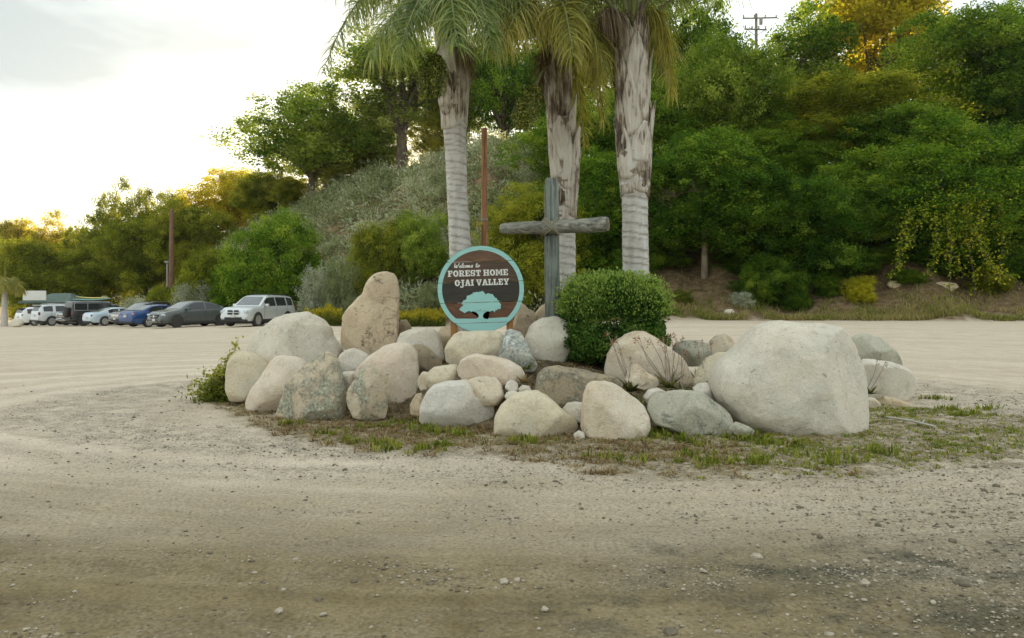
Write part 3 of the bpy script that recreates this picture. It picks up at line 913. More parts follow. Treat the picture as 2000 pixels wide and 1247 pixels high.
RM = {
    'cream': rock_mat('rock_cream', (0.679, 0.585, 0.413), (0.608, 0.550, 0.419), (0.374, 0.330, 0.230), warm=0.10, seed=1),
    'pink': rock_mat('rock_pinkish', (0.720, 0.620, 0.484), (0.667, 0.532, 0.397), (0.407, 0.341, 0.246), warm=0.06, seed=2),
    'pale': rock_mat('rock_pale_grey', (0.71, 0.64, 0.51), (0.63, 0.585, 0.48), (0.42, 0.375, 0.295), warm=0.10, seed=3),
    'bluepale': rock_mat('rock_cool_white', (0.69, 0.65, 0.555), (0.65, 0.565, 0.455), (0.42, 0.38, 0.31), warm=0.12, seed=4),
    'tan': rock_mat('rock_tan', (0.66, 0.53, 0.36), (0.58, 0.455, 0.305), (0.33, 0.245, 0.16), warm=0.18, lichen=0.05, lich_col=(0.16, 0.145, 0.115), crack=0.5, seed=5),
    'peach': rock_mat('rock_peach', (0.67, 0.555, 0.40), (0.655, 0.58, 0.455), (0.418, 0.319, 0.194), warm=0.22, seed=6),
    'lichen': rock_mat('rock_lichen', (0.60, 0.495, 0.345), (0.50, 0.445, 0.34), (0.20, 0.185, 0.14), warm=0.2, lichen=0.48, lich_col=(0.43, 0.425, 0.31), crack=0.6, seed=7),
    'brown': rock_mat('rock_brown', (0.385, 0.315, 0.21), (0.31, 0.265, 0.18), (0.12, 0.095, 0.062), warm=0.2, lichen=0.3, lich_col=(0.35, 0.33, 0.25), crack=1.0, seed=8),
    'whitelichen': rock_mat('rock_white_lichen', (0.643, 0.649, 0.544), (0.526, 0.550, 0.468), (0.363, 0.363, 0.292), warm=0.25, lichen=0.55, lich_col=(0.50, 0.52, 0.47), crack=0.6, lscale=5.0, seed=9),
    'olive': rock_mat('rock_olive_grey', (0.50, 0.475, 0.37), (0.36, 0.35, 0.265), (0.19, 0.185, 0.135), warm=0.08, lichen=0.15, lich_col=(0.36, 0.36, 0.28), crack=0.5, seed=10),
}

ICO = {}
def ico(sub):
    if sub not in ICO:
        bm = bmesh.new(); bmesh.ops.create_icosphere(bm, subdivisions=sub, radius=1.0)
        bm.verts.ensure_lookup_table()
        v = np.array([p.co[:] for p in bm.verts]); f = np.array([[q.index for q in t.verts] for t in bm.faces])
        bm.free(); ICO[sub] = (v, f)
    return ICO[sub]

def polar_outline(pts, n=180):
    pts = np.array(pts, float)
    x, y = pts[:, 0], pts[:, 1]
    a = x * np.roll(y, -1) - np.roll(x, -1) * y
    A = a.sum() / 2
    cx = ((x + np.roll(x, -1)) * a).sum() / (6 * A); cy = ((y + np.roll(y, -1)) * a).sum() / (6 * A)
    q = pts - (cx, cy)
    th = np.linspace(-math.pi, math.pi, n, endpoint=False)
    R = np.zeros(n)
    for i, t in enumerate(th):
        d = np.array([math.cos(t), -math.sin(t)])     # image y is down
        best = 0
        for k in range(len(q)):
            p, e = q[k], q[(k + 1) % len(q)] - q[k]
            den = d[0] * e[1] - d[1] * e[0]
            if abs(den) < 1e-9: continue
            s = (p[0] * e[1] - p[1] * e[0]) / den
            w = (p[0] * d[1] - p[1] * d[0]) / den
            if s > 0 and -1e-6 <= w <= 1 + 1e-6: best = max(best, s)
        R[i] = best
    ker = np.array([0, 0, 1, 2, 1, 0, 0], float); ker /= ker.sum()
    R = np.convolve(np.concatenate([R[-3:], R, R[:3]]), ker, 'valid')
    return cx, cy, th, R

def boulder(pts, d, mat, label, depth=0.8, sub=4, seed=0, rough=1.0, group='boulders of the island', name='boulder', ridges=0.0, bury=0.0):
    """pts: outline traced in photo pixels; d: distance of its middle in metres; depth: depth / mean width"""
    cx, cy, th, R = polar_outline(pts)
    s = d / FPX
    R = R * s
    mean = float(R.mean())
    v, f = ico(sub)
    ang = np.arctan2(v[:, 2], v[:, 0])
    rr = np.interp(ang, np.append(th, math.pi), np.append(R, R[0]))
    sr = np.sqrt(v[:, 0] ** 2 + v[:, 2] ** 2)
    dy = np.abs(v[:, 1])
    fs = sr ** 0.68
    wgt = sstep(0.05, 0.75, sr)
    rad = mean * (1 - wgt) + rr * wgt
    sag = 1.0
    X = np.cos(ang) * rad * fs
    Z = np.sin(ang) * rad * fs
    Y = np.sign(v[:, 1]) * dy ** 0.72 * mean * depth
    # heavier bottom: the front face leans back towards the top
    lean = 0.22 * mean
    Y = Y + Z / max(mean, 1e-6) * lean * 0.5
    p = np.stack([X, Y, Z], -1)
    # natural unevenness
    nrm = p / np.maximum(np.linalg.norm(p, axis=1, keepdims=True), 1e-6)
    disp = np.zeros(len(p))
    o = Vector((seed * 3.7 + 1.1, seed * 1.9, seed * 5.3))
    k1, k2, k3 = 1.3 / mean, 3.2 / mean, 8.0 / mean
    for i in range(len(p)):
        q = Vector(p[i])
        a = mnoise.noise(q * k1 + o); b = mnoise.noise(q * k2 + o * 2); c = mnoise.noise(q * k3 + o * 3)
        sp = mnoise.noise(q * (2.1 / mean) + o * 4)
        sp2 = mnoise.noise(q * (4.6 / mean) + o * 5)
        fl = min(1.0, max(0.0, (sp - 0.16) / 0.07)) * 0.030 + min(1.0, max(0.0, (sp2 - 0.24) / 0.06)) * 0.014
        disp[i] = (0.055 * a + 0.032 * b + 0.016 * c - fl) * mean * rough
    # keep the traced outline: less displacement in the silhouette
    disp *= np.where(dy < 0.35, 0.6, 1.0)
    p = p + nrm * disp[:, None]
    # broken flats: planes cut softly into the rounded mass, mostly on the side that faces out
    rr_ = np.random.RandomState(seed + 300)
    for q in range(int(5 + 9 * ridges)):
        nv = unit(rr_, 1)[0]
        nv[1] *= 3.0; nv /= np.linalg.norm(nv)
        if abs(nv[1]) < 0.72: nv[1] = -1.2
        nv[1] = -abs(nv[1]) if rr_.rand() < .75 else abs(nv[1])
        nv /= np.linalg.norm(nv)
        dd = p @ nv
        h = np.percentile(dd, 99.5) * rr_.uniform(.70, .90)
        ex = np.maximum(0, dd - h)
        p = p - nv[None] * (ex * 0.92)[:, None]
    me = np_mesh(name, p, f, RM[mat], True)
    ob = link(name, me)
    ob.location = P(cx, cy, d) - Vector((0, 0, bury))
    tag(ob, label, 'boulder' if name == 'boulder' else 'stone', group)
    return ob

BOULDERS = [
 ([(443,734),(446,707),(455,689),(468,685),(488,689),(507,699),(523,713),(526,734),(512,765),(490,784),(452,784),(445,762)], 12.0, 'cream', 'smooth cream boulder at the left end of the front row, beside the leafy weed', 0.75, 4, 0, .7),
 ([(480,789),(488,764),(507,740),(526,707),(540,694),(556,695),(575,698),(589,702),(600,716),(600,750),(585,785),(560,806),(533,810),(502,808),(483,802)], 11.3, 'pink', 'pinkish white slanted boulder second from the left in the front row', 0.75, 4, 0, .8),
 ([(532,822),(551,775),(564,743),(594,715),(611,702),(627,689),(638,687),(652,696),(661,710),(668,740),(674,767),(676,794),(674,818),(654,825),(584,826),(543,827)], 10.6, 'lichen', 'pointed triangular boulder crusted with grey green lichen', 0.7, 5, .3, 1.1),
 ([(675,781),(678,762),(693,740),(701,724),(720,717),(742,719),(754,729),(758,754),(759,778),(758,803),(753,818),(720,824),(690,818),(678,797)], 10.25, 'lichen', 'small square grey boulder with deep cracks like a face', 0.7, 5, 2.2, 1.8),
 ([(688,730),(720,696),(744,679),(763,672),(785,668),(802,672),(815,688),(818,718),(817,756),(810,783),(786,813),(758,812),(706,773)], 11.0, 'pink', 'tall pale boulder standing just behind the cracked square one', 0.62, 5, 0, .7),
 ([(792,694),(806,674),(826,672),(846,690),(862,703),(869,716),(858,727),(830,732),(800,726)], 11.35, 'brown', 'brown splintered rock between pale boulders, left of the round sign', 0.8, 4, 2.0, 1.8),
 ([(479,678),(491,653),(515,639),(534,623),(562,612),(584,609),(600,607),(611,614),(627,623),(646,639),(652,661),(665,674),(671,685),(664,708),(645,735),(580,752),(520,740),(488,710)], 12.5, 'pale', 'big smooth grey cream boulder at the back left, in front of the silver vehicle', 0.62, 5, .3, .8),
 ([(664,669),(667,653),(671,617),(679,605),(693,587),(709,571),(714,552),(723,540),(734,532),(753,530),(769,535),(776,546),(779,576),(778,615),(779,642),(777,668),(769,690),(728,712),(693,702),(672,685)], 12.1, 'tan', 'tall tan standing boulder rising above all the others', 0.62, 5, .5, .9),
 ([(770,665),(777,632),(783,626),(793,624),(800,632),(804,642),(797,660),(785,668)], 12.5, 'brown', 'small brown rock tucked behind the tall standing boulder', 0.9, 4, .5, 1.2),
 ([(774,668),(783,650),(802,642),(830,640),(848,643),(860,658),(866,680),(868,704),(850,715),(800,704),(778,686)], 11.75, 'pale', 'rounded pale boulder right of the tall standing one', 0.75, 4, 0, .8),
 ([(848,655),(862,640),(880,636),(896,640),(899,660),(890,684),(870,696),(856,684)], 12.2, 'tan', 'tan rock at the left foot of the round sign', 0.85, 4, .4, .9),
 ([(660,705),(664,693),(676,683),(692,680),(706,686),(722,695),(724,708),(706,726),(680,732),(663,724)], 11.5, 'bluepale', 'small white boulder at the foot of the tall standing one', 0.85, 4, 0, .7),
 ([(663,738),(668,727),(690,725),(700,732),(700,752),(682,764),(668,756)], 11.0, 'pale', 'little pale stone wedged between the two lichen crusted boulders', 0.9, 4, 0, .8),
 ([(868,685),(873,669),(885,654),(899,647),(931,646),(964,646),(982,652),(988,666),(984,690),(970,708),(920,716),(883,716),(870,706)], 10.85, 'cream', 'smooth oblong boulder right in front of the round sign', 0.6, 5, 0, .6),
 ([(972,693),(980,666),(988,646),(996,643),(1018,650),(1028,666),(1039,696),(1051,714),(1044,728),(1005,724),(975,710)], 10.75, 'whitelichen', 'pointed bluish white rock speckled with orange, at the right foot of the sign', 0.75, 5, .6, 1.2),
 ([(1024,660),(1036,634),(1055,622),(1085,618),(1110,628),(1118,680),(1100,712),(1055,716),(1030,700)], 11.5, 'pale', 'greyish boulder half hidden by the clipped round shrub', 0.7, 4, .3, .8),
 ([(1000,640),(1010,602),(1020,591),(1032,603),(1046,612),(1048,632),(1036,660),(1010,664)], 12.6, 'tan', 'pointed tan rock just behind the right side of the sign', 0.9, 4, .4, .9),
 ([(1036,636),(1046,610),(1058,597),(1072,590),(1086,592),(1097,612),(1092,640),(1062,650)], 12.9, 'tan', 'rounded rock at the foot of the wooden cross', 0.9, 4, .3, .8),
 ([(893,722),(899,704),(915,694),(931,691),(966,696),(996,704),(1018,717),(1026,733),(1016,752),(969,760),(915,750),(896,738)], 10.2, 'pink', 'long rosy boulder lying in the middle of the pile below the sign', 0.7, 5, .2, .8),
 ([(832,750),(836,728),(845,718),(870,714),(892,712),(900,725),(900,752),(870,764),(840,764)], 10.35, 'cream', 'blocky beige boulder left of the long rosy one', 0.85, 4, .3, .8),
 ([(816,738),(825,726),(840,728),(846,745),(838,762),(822,764),(815,752)], 10.5, 'peach', 'small brown stone beside the tall pale boulder', 0.9, 4, 0, .9),
 ([(910,744),(925,738),(950,736),(970,738),(980,752),(986,774),(972,792),(940,794),(916,780)], 9.95, 'peach', 'peach and brown rock resting behind the front centre boulder', 0.85, 4, .4, 1.0),
 ([(818,824),(821,793),(834,766),(845,752),(872,745),(910,743),(926,752),(934,771),(953,777),(965,787),(966,812),(953,832),(931,840),(888,844),(842,840),(824,836)], 9.95, 'bluepale', 'broad flat topped boulder with a curved scar in the front row', 0.62, 5, .5, .8),
 ([(964,854),(966,814),(977,793),(1001,771),(1028,762),(1050,763),(1066,771),(1085,787),(1104,804),(1126,822),(1132,836),(1123,850),(1099,858),(1050,862),(996,861)], 9.35, 'cream', 'smooth wedge shaped boulder in the centre of the front row', 0.62, 5, 0, .7),
 ([(1134,833),(1136,809),(1140,777),(1147,752),(1158,746),(1185,745),(1204,752),(1225,766),(1244,779),(1258,793),(1267,814),(1269,836),(1258,859),(1239,870),(1201,871),(1158,865),(1139,850)], 9.2, 'peach', 'upright egg shaped cream boulder right of the wedge shaped one', 0.7, 5, 0, .7),
 ([(1044,760),(1050,733),(1063,720),(1090,714),(1117,718),(1158,728),(1201,736),(1220,750),(1206,775),(1150,796),(1100,800),(1056,788)], 9.95, 'brown', 'long mottled brown boulder behind the egg shaped one', 0.7, 5, .4, 1.2),
 ([(1098,800),(1108,788),(1125,785),(1142,788),(1148,812),(1136,828),(1114,820)], 9.55, 'pale', 'small white stone squeezed between the wedge and the egg shaped boulders', 0.9, 4, 0, .7),
 ([(1120,848),(1130,841),(1141,845),(1144,857),(1131,863),(1121,858)], 9.05, 'pale', 'tiny grey stone on the ground between the two front boulders', 0.9, 3, 0, .8),
 ([(1179,722),(1186,693),(1202,667),(1221,653),(1240,647),(1259,647),(1278,658),(1294,669),(1314,683),(1333,699),(1346,718),(1354,738),(1352,758),(1320,768),(1256,768),(1198,756),(1180,738)], 10.9, 'peach', 'large peach boulder behind the dry flower stalks', 0.6, 5, .2, .7),
 ([(1220,744),(1228,722),(1240,710),(1250,714),(1265,728),(1283,738),(1288,750),(1278,762),(1258,764),(1232,758)], 10.2, 'peach', 'small pointed peach stone leaning in front of the large peach boulder', 0.75, 4, 0, .7),
 ([(1256,776),(1266,762),(1285,758),(1299,764),(1303,778),(1286,792),(1264,792)], 9.85, 'bluepale', 'small white stone below the pointed peach one', 0.9, 4, 0, .7),
 ([(1265,800),(1270,782),(1288,770),(1314,763),(1342,762),(1368,766),(1390,779),(1410,795),(1426,811),(1433,829),(1430,850),(1416,862),(1390,863),(1352,854),(1314,842),(1276,828)], 9.4, 'olive', 'olive grey boulder tilted against the biggest white one', 0.62, 5, .5, 1.0),
 ([(1353,758),(1364,750),(1382,748),(1394,762),(1397,784),(1382,792),(1360,778)], 9.9, 'bluepale', 'white stone tucked beside the biggest boulder', 0.85, 4, 0, .7),
 ([(1350,750),(1362,725),(1380,700),(1400,690),(1420,687),(1440,700),(1440,745),(1400,766),(1362,764)], 10.7, 'cream', 'pale boulder peeping out behind the left of the biggest one', 0.75, 4, 0, .7),
 ([(1391,738),(1397,718),(1413,699),(1432,683),(1448,664),(1464,648),(1480,637),(1499,630),(1538,628),(1576,630),(1614,634),(1643,640),(1659,654),(1672,674),(1680,699),(1691,722),(1695,747),(1692,773),(1691,805),(1687,836),(1672,853),(1648,860),(1608,864),(1544,860),(1496,849),(1454,834),(1432,820),(1413,798),(1398,779),(1392,760)], 9.75, 'pale', 'biggest boulder, a huge whitish block at the right end', 0.6, 6, -.15, .55),
 ([(1655,695),(1664,662),(1680,654),(1700,654),(1722,662),(1738,676),(1755,695),(1766,716),(1745,738),(1700,738),(1668,722)], 13.2, 'olive', 'dark mossy rock showing behind the right of the biggest boulder', 0.8, 5, .8, 1.2),
 ([(1668,752),(1680,712),(1693,703),(1712,703),(1745,708),(1768,718),(1780,732),(1785,750),(1780,772),(1765,784),(1730,786),(1690,782)], 12.4, 'pale', 'grey white boulder lying right of the biggest one', 0.8, 5, .4, .9),
 ([(1684,794),(1692,778),(1705,776),(1716,785),(1721,798),(1705,806),(1688,804)], 11.7, 'peach', 'small rosy stone against the right side of the biggest boulder', 0.9, 4, 0, .8),
 ([(1706,786),(1718,774),(1745,776),(1770,785),(1790,793),(1785,803),(1750,804),(1718,802)], 11.9, 'tan', 'low flat stone on the dry grass at the right end', 0.6, 4, .2, .9),
 ([(1308,695),(1318,672),(1335,666),(1365,665),(1385,672),(1392,697),(1372,716),(1335,716)], 11.9, 'olive', 'greyish rock behind the flower stalks', 0.85, 4, .3, .9),
 ([(1380,690),(1388,665),(1400,656),(1415,653),(1430,660),(1438,678),(1422,698),(1395,702)], 12.1, 'peach', 'rounded peach rock behind the pale boulder, left of the biggest one', 0.9, 4, 0, .8),
 ([(985,758),(990,746),(1002,742),(1012,750),(1012,764),(998,770)], 9.9, 'bluepale', 'little white stone among the reddish succulents', 0.9, 3, 0, .8),
 ([(984,776),(990,766),(1006,763),(1016,770),(1012,782),(996,786)], 9.75, 'pale', 'lower of two little white stones right of the peach and brown rock', 0.9, 3, 0, .8),
 ([(1012,760),(1020,752),(1034,754),(1040,766),(1028,776),(1014,772)], 9.85, 'pale', 'little grey stone left of the long mottled boulder', 0.9, 3, 0, .8),
 ([(1422,836),(1438,824),(1460,832),(1476,842),(1468,852),(1436,850)], 9.05, 'olive', 'grey stone wedged under the left foot of the biggest boulder', 0.8, 4, .3, .9),
 ([(800,792),(812,770),(824,768),(834,785),(832,812),(815,822),(802,812)], 10.4, 'tan', 'small tan stone in the grass left of the flat topped boulder', 0.85, 4, .3, 1.0),
 ([(18,634),(22,627),(30,622),(40,624),(46,632),(40,639),(24,639)], 68.0, 'pale', 'lone pale boulder at the far left edge of the car park', 0.9, 3, 0, .8),
 ([(1732,556),(1738,549),(1752,549),(1760,556),(1752,566),(1738,564)], 44.6, 'tan', 'small tan boulder on the litter bank under the trees', 0.9, 3, 0, .8),
 ([(1812,566),(1818,553),(1838,550),(1866,553),(1872,562),(1850,572),(1822,572)], 44.4, 'tan', 'pale low boulder under the hanging yellow vine', 0.8, 3, 0, .8),
 ([(1412,612),(1418,605),(1430,604),(1436,610),(1428,615),(1416,615)], 42.6, 'pale', 'small white stone at the edge of the road below the agave like plant', 0.9, 3, 0, .8),
]
for k, b in enumerate(BOULDERS):
    pts, d, mat, lab, depth, sub, ridges, rough = b
    far = d > 20
    boulder(pts, d, mat, lab, depth, sub if far or sub != 4 else 4, k + 1, rough * 1.15, None if far else 'boulders of the island', 'boulder', ridges)
# ------------------------------------------------------------------ welcome sign
def make_sign():
    D = 11.3
    px = D / FPX
    c = P(939, 565, D)
    root = empty('welcome_sign', (c.x, c.y, ground_z(c.x, c.y)))
    tag(root, 'round wooden welcome sign with teal rim, white lettering and a teal oak tree', 'sign')
    zc = c.z - root.location.z
    roll = Matrix.Rotation(math.radians(-1.7), 3, 'Y')      # slightly rolled: right side up
    R, r = 84.3, 75.6
    T = 0.045
    seams = [54, 14, -26, -66]
    edges = [R] + seams + [-R]
    wood_cols = [((0.145, 0.072, 0.034), (0.066, 0.035, 0.018)), ((0.088, 0.048, 0.024), (0.034, 0.023, 0.014)),
                 ((0.030, 0.024, 0.016), (0.014, 0.014, 0.010)), ((0.125, 0.050, 0.019), (0.042, 0.020, 0.009)), ((0.08, 0.05, 0.03), (0.05, 0.03, 0.02))]
    teal = simple('paint_teal', (0.345, 0.635, 0.585), (0.300, 0.575, 0.535), 9.0, 0.55, bump=0.25, bscale=60, vscale=(0.25, 1, 2.5))
    white = simple('paint_white', (0.78, 0.77, 0.72), (0.70, 0.69, 0.63), 20.0, 0.6)
    dark = simple('plank_edge', (0.045, 0.035, 0.022), None, 8, 0.8)
    def W(x, y, dep):
        p = roll @ Vector((x * px, dep, y * px))
        return Vector((p.x, p.y, p.z + zc))
    def half(y, rad): return math.sqrt(max(rad * rad - y * y, 0.0))
    for i in range(5):
        hi, lo = edges[i] - (0.55 if i else 0), edges[i + 1] + (0.55 if i < 4 else 0)
        m, nt, bs, out = new_mat('stained_plank')
        co = n_coord(nt, 'Object', (1.2, 1, 14))
        nn = n_noise(nt, co, 2.6, 6, 0.65, 1.2)
        k1, k2 = wood_cols[i]
        nt.links.new(n_ramp(nt, nn, [(0.30, k2), (0.55, k1), (0.78, tuple(min(1, q * 1.9) for q in k1))]), bs.inputs['Base Color'])
        bs.inputs['Roughness'].default_value = 0.55
        n_bump(nt, bs, nn, 0.3, 0.004)
        ys = [hi + (lo - hi) * k / 14 for k in range(15)]
        mb = MB()
        vs, fs = [], []
        dep = (0.0, 0.003, -0.002, 0.002, 0.0)[i]
        for y in ys:
            h = max(half(y, R - 0.4), 0.4)
            vs += [W(-h, y, dep), W(h, y, dep), W(h, y, T), W(-h, y, T)]
        for k in range(14):
            a = k * 4
            for q in range(4): fs.append((a + q, a + (q + 1) % 4, a + 4 + (q + 1) % 4, a + 4 + q))
        fs.append((0, 1, 2, 3)); fs.append((56, 57, 58, 59))
        mb.add(vs, fs).build('plank', m, root)
        # painted rim carried by this plank (a thin raised strip)
        rb = MB()
        t0, t1 = dep - 0.005, dep + 0.001
        ysr = sorted(set([hi + (lo - hi) * k / 26 for k in range(27)] + ([-58.0] if lo < -58 < hi else [])), reverse=True)
        def strip(xa, xb):
            vs, fs = [], []
            for y in ysr:
                a, b = xa(y), xb(y)
                vs += [W(a, y, t0), W(b, y, t0), W(b, y, t1), W(a, y, t1)]
            for k in range(len(ysr) - 1):
                a = k * 4
                for q in range(4): fs.append((a + q, a + (q + 1) % 4, a + 4 + (q + 1) % 4, a + 4 + q))
            fs.append((0, 1, 2, 3)); n = (len(ysr) - 1) * 4; fs.append((n, n + 1, n + 2, n + 3))
            rb.add(vs, fs)
        def inner(y):
            if y < -57.6 or abs(y) > r: return 0.02
            return half(y, r)
        strip(lambda y: -max(half(y, R), .1), lambda y: -inner(y))
        rb.build('painted_rim', teal, root)
        rb = MB()
        strip(lambda y: inner(y), lambda y: max(half(y, R), .1))
        rb.build('painted_rim', teal, root)
    # backing boards, posts
    mb = MB()
    for sx in (-52, 58):
        b0 = W(sx, 40, T + 0.05)
        mb2 = MB()
        mb2.box((b0.x, b0.y, (b0.z - 0.35) / 2), (0.095, 0.09, b0.z + 0.35))
        mb2.build('post', simple('post_orange_wood', (0.42, 0.205, 0.065), (0.30, 0.135, 0.042), 4, 0.7, vscale=(6, 6, 0.6), bump=0.2), root, bevel=0.006)
    # oak tree emblem
    crop = [(372,890),(385,868),(405,850),(430,832),(405,815),(418,785),(430,768),(462,757),(458,735),(474,710),(500,705),(520,690),(545,682),(556,660),(575,668),(600,660),(622,667),(640,655),(655,660),(672,646),(686,662),(704,680),(712,697),(730,682),(752,678),(778,690),(800,688),(815,712),(832,735),(852,740),(864,765),(882,772),(890,800),(912,822),(905,850),(908,876),(886,886),(878,872),(860,895),(838,897),(826,928),(815,905),(790,903),(765,915),(742,908),(722,915),(700,928),(682,950),(676,985),(700,1004),(745,1008),(622,1008),(590,1004),(624,985),(622,955),(600,930),(570,915),(540,910),(528,920),(505,905),(488,908),(462,922),(440,936),(425,918),(405,912),(392,900)]
    pts = [((x - 650) / 6.565 , (624 - y) / 6.565 + 0.0) for x, y in crop]
    # take out the small roll already in the trace
    ca, sa = math.cos(math.radians(-1.7)), math.sin(math.radians(-1.7))
    pts = [(x * ca - y * sa, x * sa + y * ca) for x, y in pts]
    bm = bmesh.new()
    vs = [bm.verts.new((x, 0, y)) for x, y in pts]
    f = bm.faces.new(vs)
    bmesh.ops.triangulate(bm, faces=[f])
    for s in seams:
        for off in (0.55, -0.55):
            bmesh.ops.bisect_plane(bm, geom=bm.verts[:] + bm.edges[:] + bm.faces[:], plane_co=(0, 0, s + off), plane_no=(0, 0, 1))
        kill = [q for q in bm.faces if abs(q.calc_center_median().z - s) < 0.5]
        bmesh.ops.delete(bm, geom=kill, context='FACES')
    # little branch gaps
    for v in bm.verts: v.co = W(v.co.x, v.co.z, -0.007)
    me = bpy.data.meshes.new('oak_emblem'); bm.to_mesh(me); bm.free(); me.materials.append(teal)
    link('oak_emblem', me, root)
    gap = MB()
    for (a, b, w) in [((-4, -44), (-9, -40.5), .8), ((-3, -45), (-4.5, -40), .7), ((-0.5, -44), (-1.2, -39.5), 1.3), ((3.2, -45), (5.5, -41), .8), ((5, -45.5), (10, -42.5), .7), ((-7, -45), (-15, -42), .6)]:
        d = Vector((b[0] - a[0], b[1] - a[1])).normalized(); n = Vector((-d.y, d.x)) * w / 2
        gap.add([W(a[0] + n.x * .3, a[1] + n.y * .3, -0.0085), W(b[0] + n.x, b[1] + n.y, -0.0085), W(b[0] - n.x, b[1] - n.y, -0.0085), W(a[0] - n.x * .3, a[1] - n.y * .3, -0.0085)], [(0, 1, 2, 3)])
    gap.build('branch_gaps', dark, root, fixn=False)
    # slab lettering
    def ell(cx, cy, ox, oy, ix, iy, n=20):
        o = [(cx + ox * math.cos(2 * math.pi * k / n), cy + oy * math.sin(2 * math.pi * k / n)) for k in range(n)]
        i = [(cx + ix * math.cos(2 * math.pi * k / n), cy + iy * math.sin(2 * math.pi * k / n)) for k in range(n)]
        return [[o[k], o[(k + 1) % n], i[(k + 1) % n], i[k]] for k in range(n)]
    def bx(a, b, c_, d): return [[(a, b), (c_, b), (c_, d), (a, d)]]
    G = {
        'F': (0.84, bx(.10, .17, .38, .83) + bx(0, .83, .80, 1) + bx(.62, .58, .80, .83) + bx(.38, .43, .60, .60) + bx(0, 0, .52, .17)),
        'O': (0.92, ell(.46, .5, .46, .52, .17, .30)),
        'R': (0.98, bx(.10, .17, .38, .83) + bx(0, .83, .62, 1) + bx(.60, .52, .84, .94) + bx(.38, .40, .66, .55) + [[(.50, .40), (.76, .40), (.84, .17), (.58, .17)]] + bx(0, 0, .48, .17) + bx(.56, 0, .98, .17)),
        'E': (0.86, bx(.10, .17, .38, .83) + bx(0, .83, .80, 1) + bx(.62, .64, .80, .83) + bx(.38, .42, .60, .58) + bx(0, 0, .82, .17) + bx(.64, .17, .82, .36)),
        'S': (0.82, bx(.08, .83, .78, 1) + bx(.02, .52, .28, .86) + bx(.08, .42, .70, .58) + bx(.50, .14, .78, .46) + bx(.02, 0, .72, .17) + bx(.60, .62, .78, .83) + bx(.02, .17, .18, .38)),
        'T': (0.88, bx(.02, .83, .86, 1) + bx(.02, .60, .18, .83) + bx(.70, .60, .86, .83) + bx(.30, .17, .58, .83) + bx(.14, 0, .74, .17)),
        'H': (1.04, bx(.10, .17, .36, .83) + bx(.66, .17, .92, .83) + bx(0, .83, .46, 1) + bx(.56, .83, 1.02, 1) + bx(0, 0, .46, .17) + bx(.56, 0, 1.02, .17) + bx(.36, .42, .66, .59)),
        'M': (1.22, bx(.10, .17, .32, .83) + bx(.88, .17, 1.12, .83) + bx(0, .83, .34, 1) + bx(.86, .83, 1.20, 1) + bx(0, 0, .42, .17) + bx(.78, 0, 1.20, .17) + [[(.30, 1), (.48, .83), (.68, .20), (.50, .20)], [(.90, 1), (.72, .83), (.52, .20), (.70, .20)]]),
        'J': (0.74, bx(.32, -.12, .60, .83) + bx(.16, .83, .74, 1) + bx(.0, -.28, .50, -.10) + bx(-.02, -.22, .14, .02)),
        'A': (1.02, [[(.12, .17), (.36, .17), (.62, 1), (.36, 1)], [(.68, .17), (.92, .17), (.66, 1), (.44, 1)]] + bx(.30, .30, .74, .44) + bx(0, 0, .44, .17) + bx(.58, 0, 1.02, .17)),
        'I': (0.54, bx(.12, .17, .40, .83) + bx(0, .83, .52, 1) + bx(0, 0, .52, .17)),
        'V': (0.98, [[(.08, .83), (.34, .83), (.58, 0), (.38, 0)], [(.66, .83), (.90, .83), (.62, 0), (.44, 0)]] + bx(0, .83, .44, 1) + bx(.56, .83, .98, 1)),
        'L': (0.84, bx(.10, .17, .38, .83) + bx(0, .83, .50, 1) + bx(0, 0, .80, .17) + bx(.62, .17, .80, .42)),
        'Y': (0.96, [[(.08, .83), (.34, .83), (.58, .42), (.36, .38)], [(.62, .83), (.88, .83), (.62, .38), (.46, .42)]] + bx(.34, .17, .62, .45) + bx(0, .83, .42, 1) + bx(.54, .83, .96, 1) + bx(.20, 0, .76, .17)),
    }
    def line(text, x0, x1, y0, y1):
        w = sum((G[ch][0] + 0.055) if ch != ' ' else 0.34 for ch in text) - 0.055
        sx, sy = (x1 - x0) / w, (y1 - y0)
        mb = MB(); x = 0; k = 0
        for ch in text:
            if ch == ' ': x += 0.34; continue
            for q in G[ch][1]:
                k += 1
                dep = -0.006 - 0.00012 * (k % 9)
                mb.add([W(x0 + (x + a) * sx, y0 + b * sy, dep) for a, b in q], [(0, 1, 2, 3)])
            x += G[ch][0] + 0.055
        mb.build('lettering', white, root, fixn=False)
    line('FOREST HOME', -63.5, 54.5, 25.5, 37.5)
    line('OJAI VALLEY', -50.5, 55.5, 7.0, 19.0)
    # script line, drawn as brush strokes
    S = {
        'W': (1.15, [[(.05, 1), (.12, .3), (.22, 0), (.45, .62), (.52, .1), (.62, 0), (.85, .5), (1.0, 1.02)]]),
        'e': (.48, [[(.0, .16), (.22, .24), (.34, .40), (.22, .52), (.06, .34), (.08, .08), (.24, 0), (.48, .18)]]),
        'l': (.36, [[(.0, .16), (.22, .6), (.28, .98), (.16, 1.0), (.08, .5), (.10, .06), (.22, 0), (.36, .18)]]),
        'c': (.44, [[(.34, .44), (.20, .52), (.05, .32), (.07, .06), (.22, 0), (.44, .18)]]),
        'o': (.50, [[(.24, .52), (.06, .36), (.08, .06), (.24, 0), (.38, .2), (.32, .46), (.22, .50), (.50, .36)]]),
        'm': (.82, [[(.02, .5), (.05, 0)], [(.05, .2), (.18, .5), (.26, .44), (.26, 0)], [(.27, .2), (.42, .5), (.52, .44), (.52, .08), (.62, 0), (.82, .18)]]),
        't': (.46, [[(.20, .95), (.12, .5), (.14, .06), (.26, 0), (.44, .18)], [(-.02, .62), (.40, .68)]]),
    }
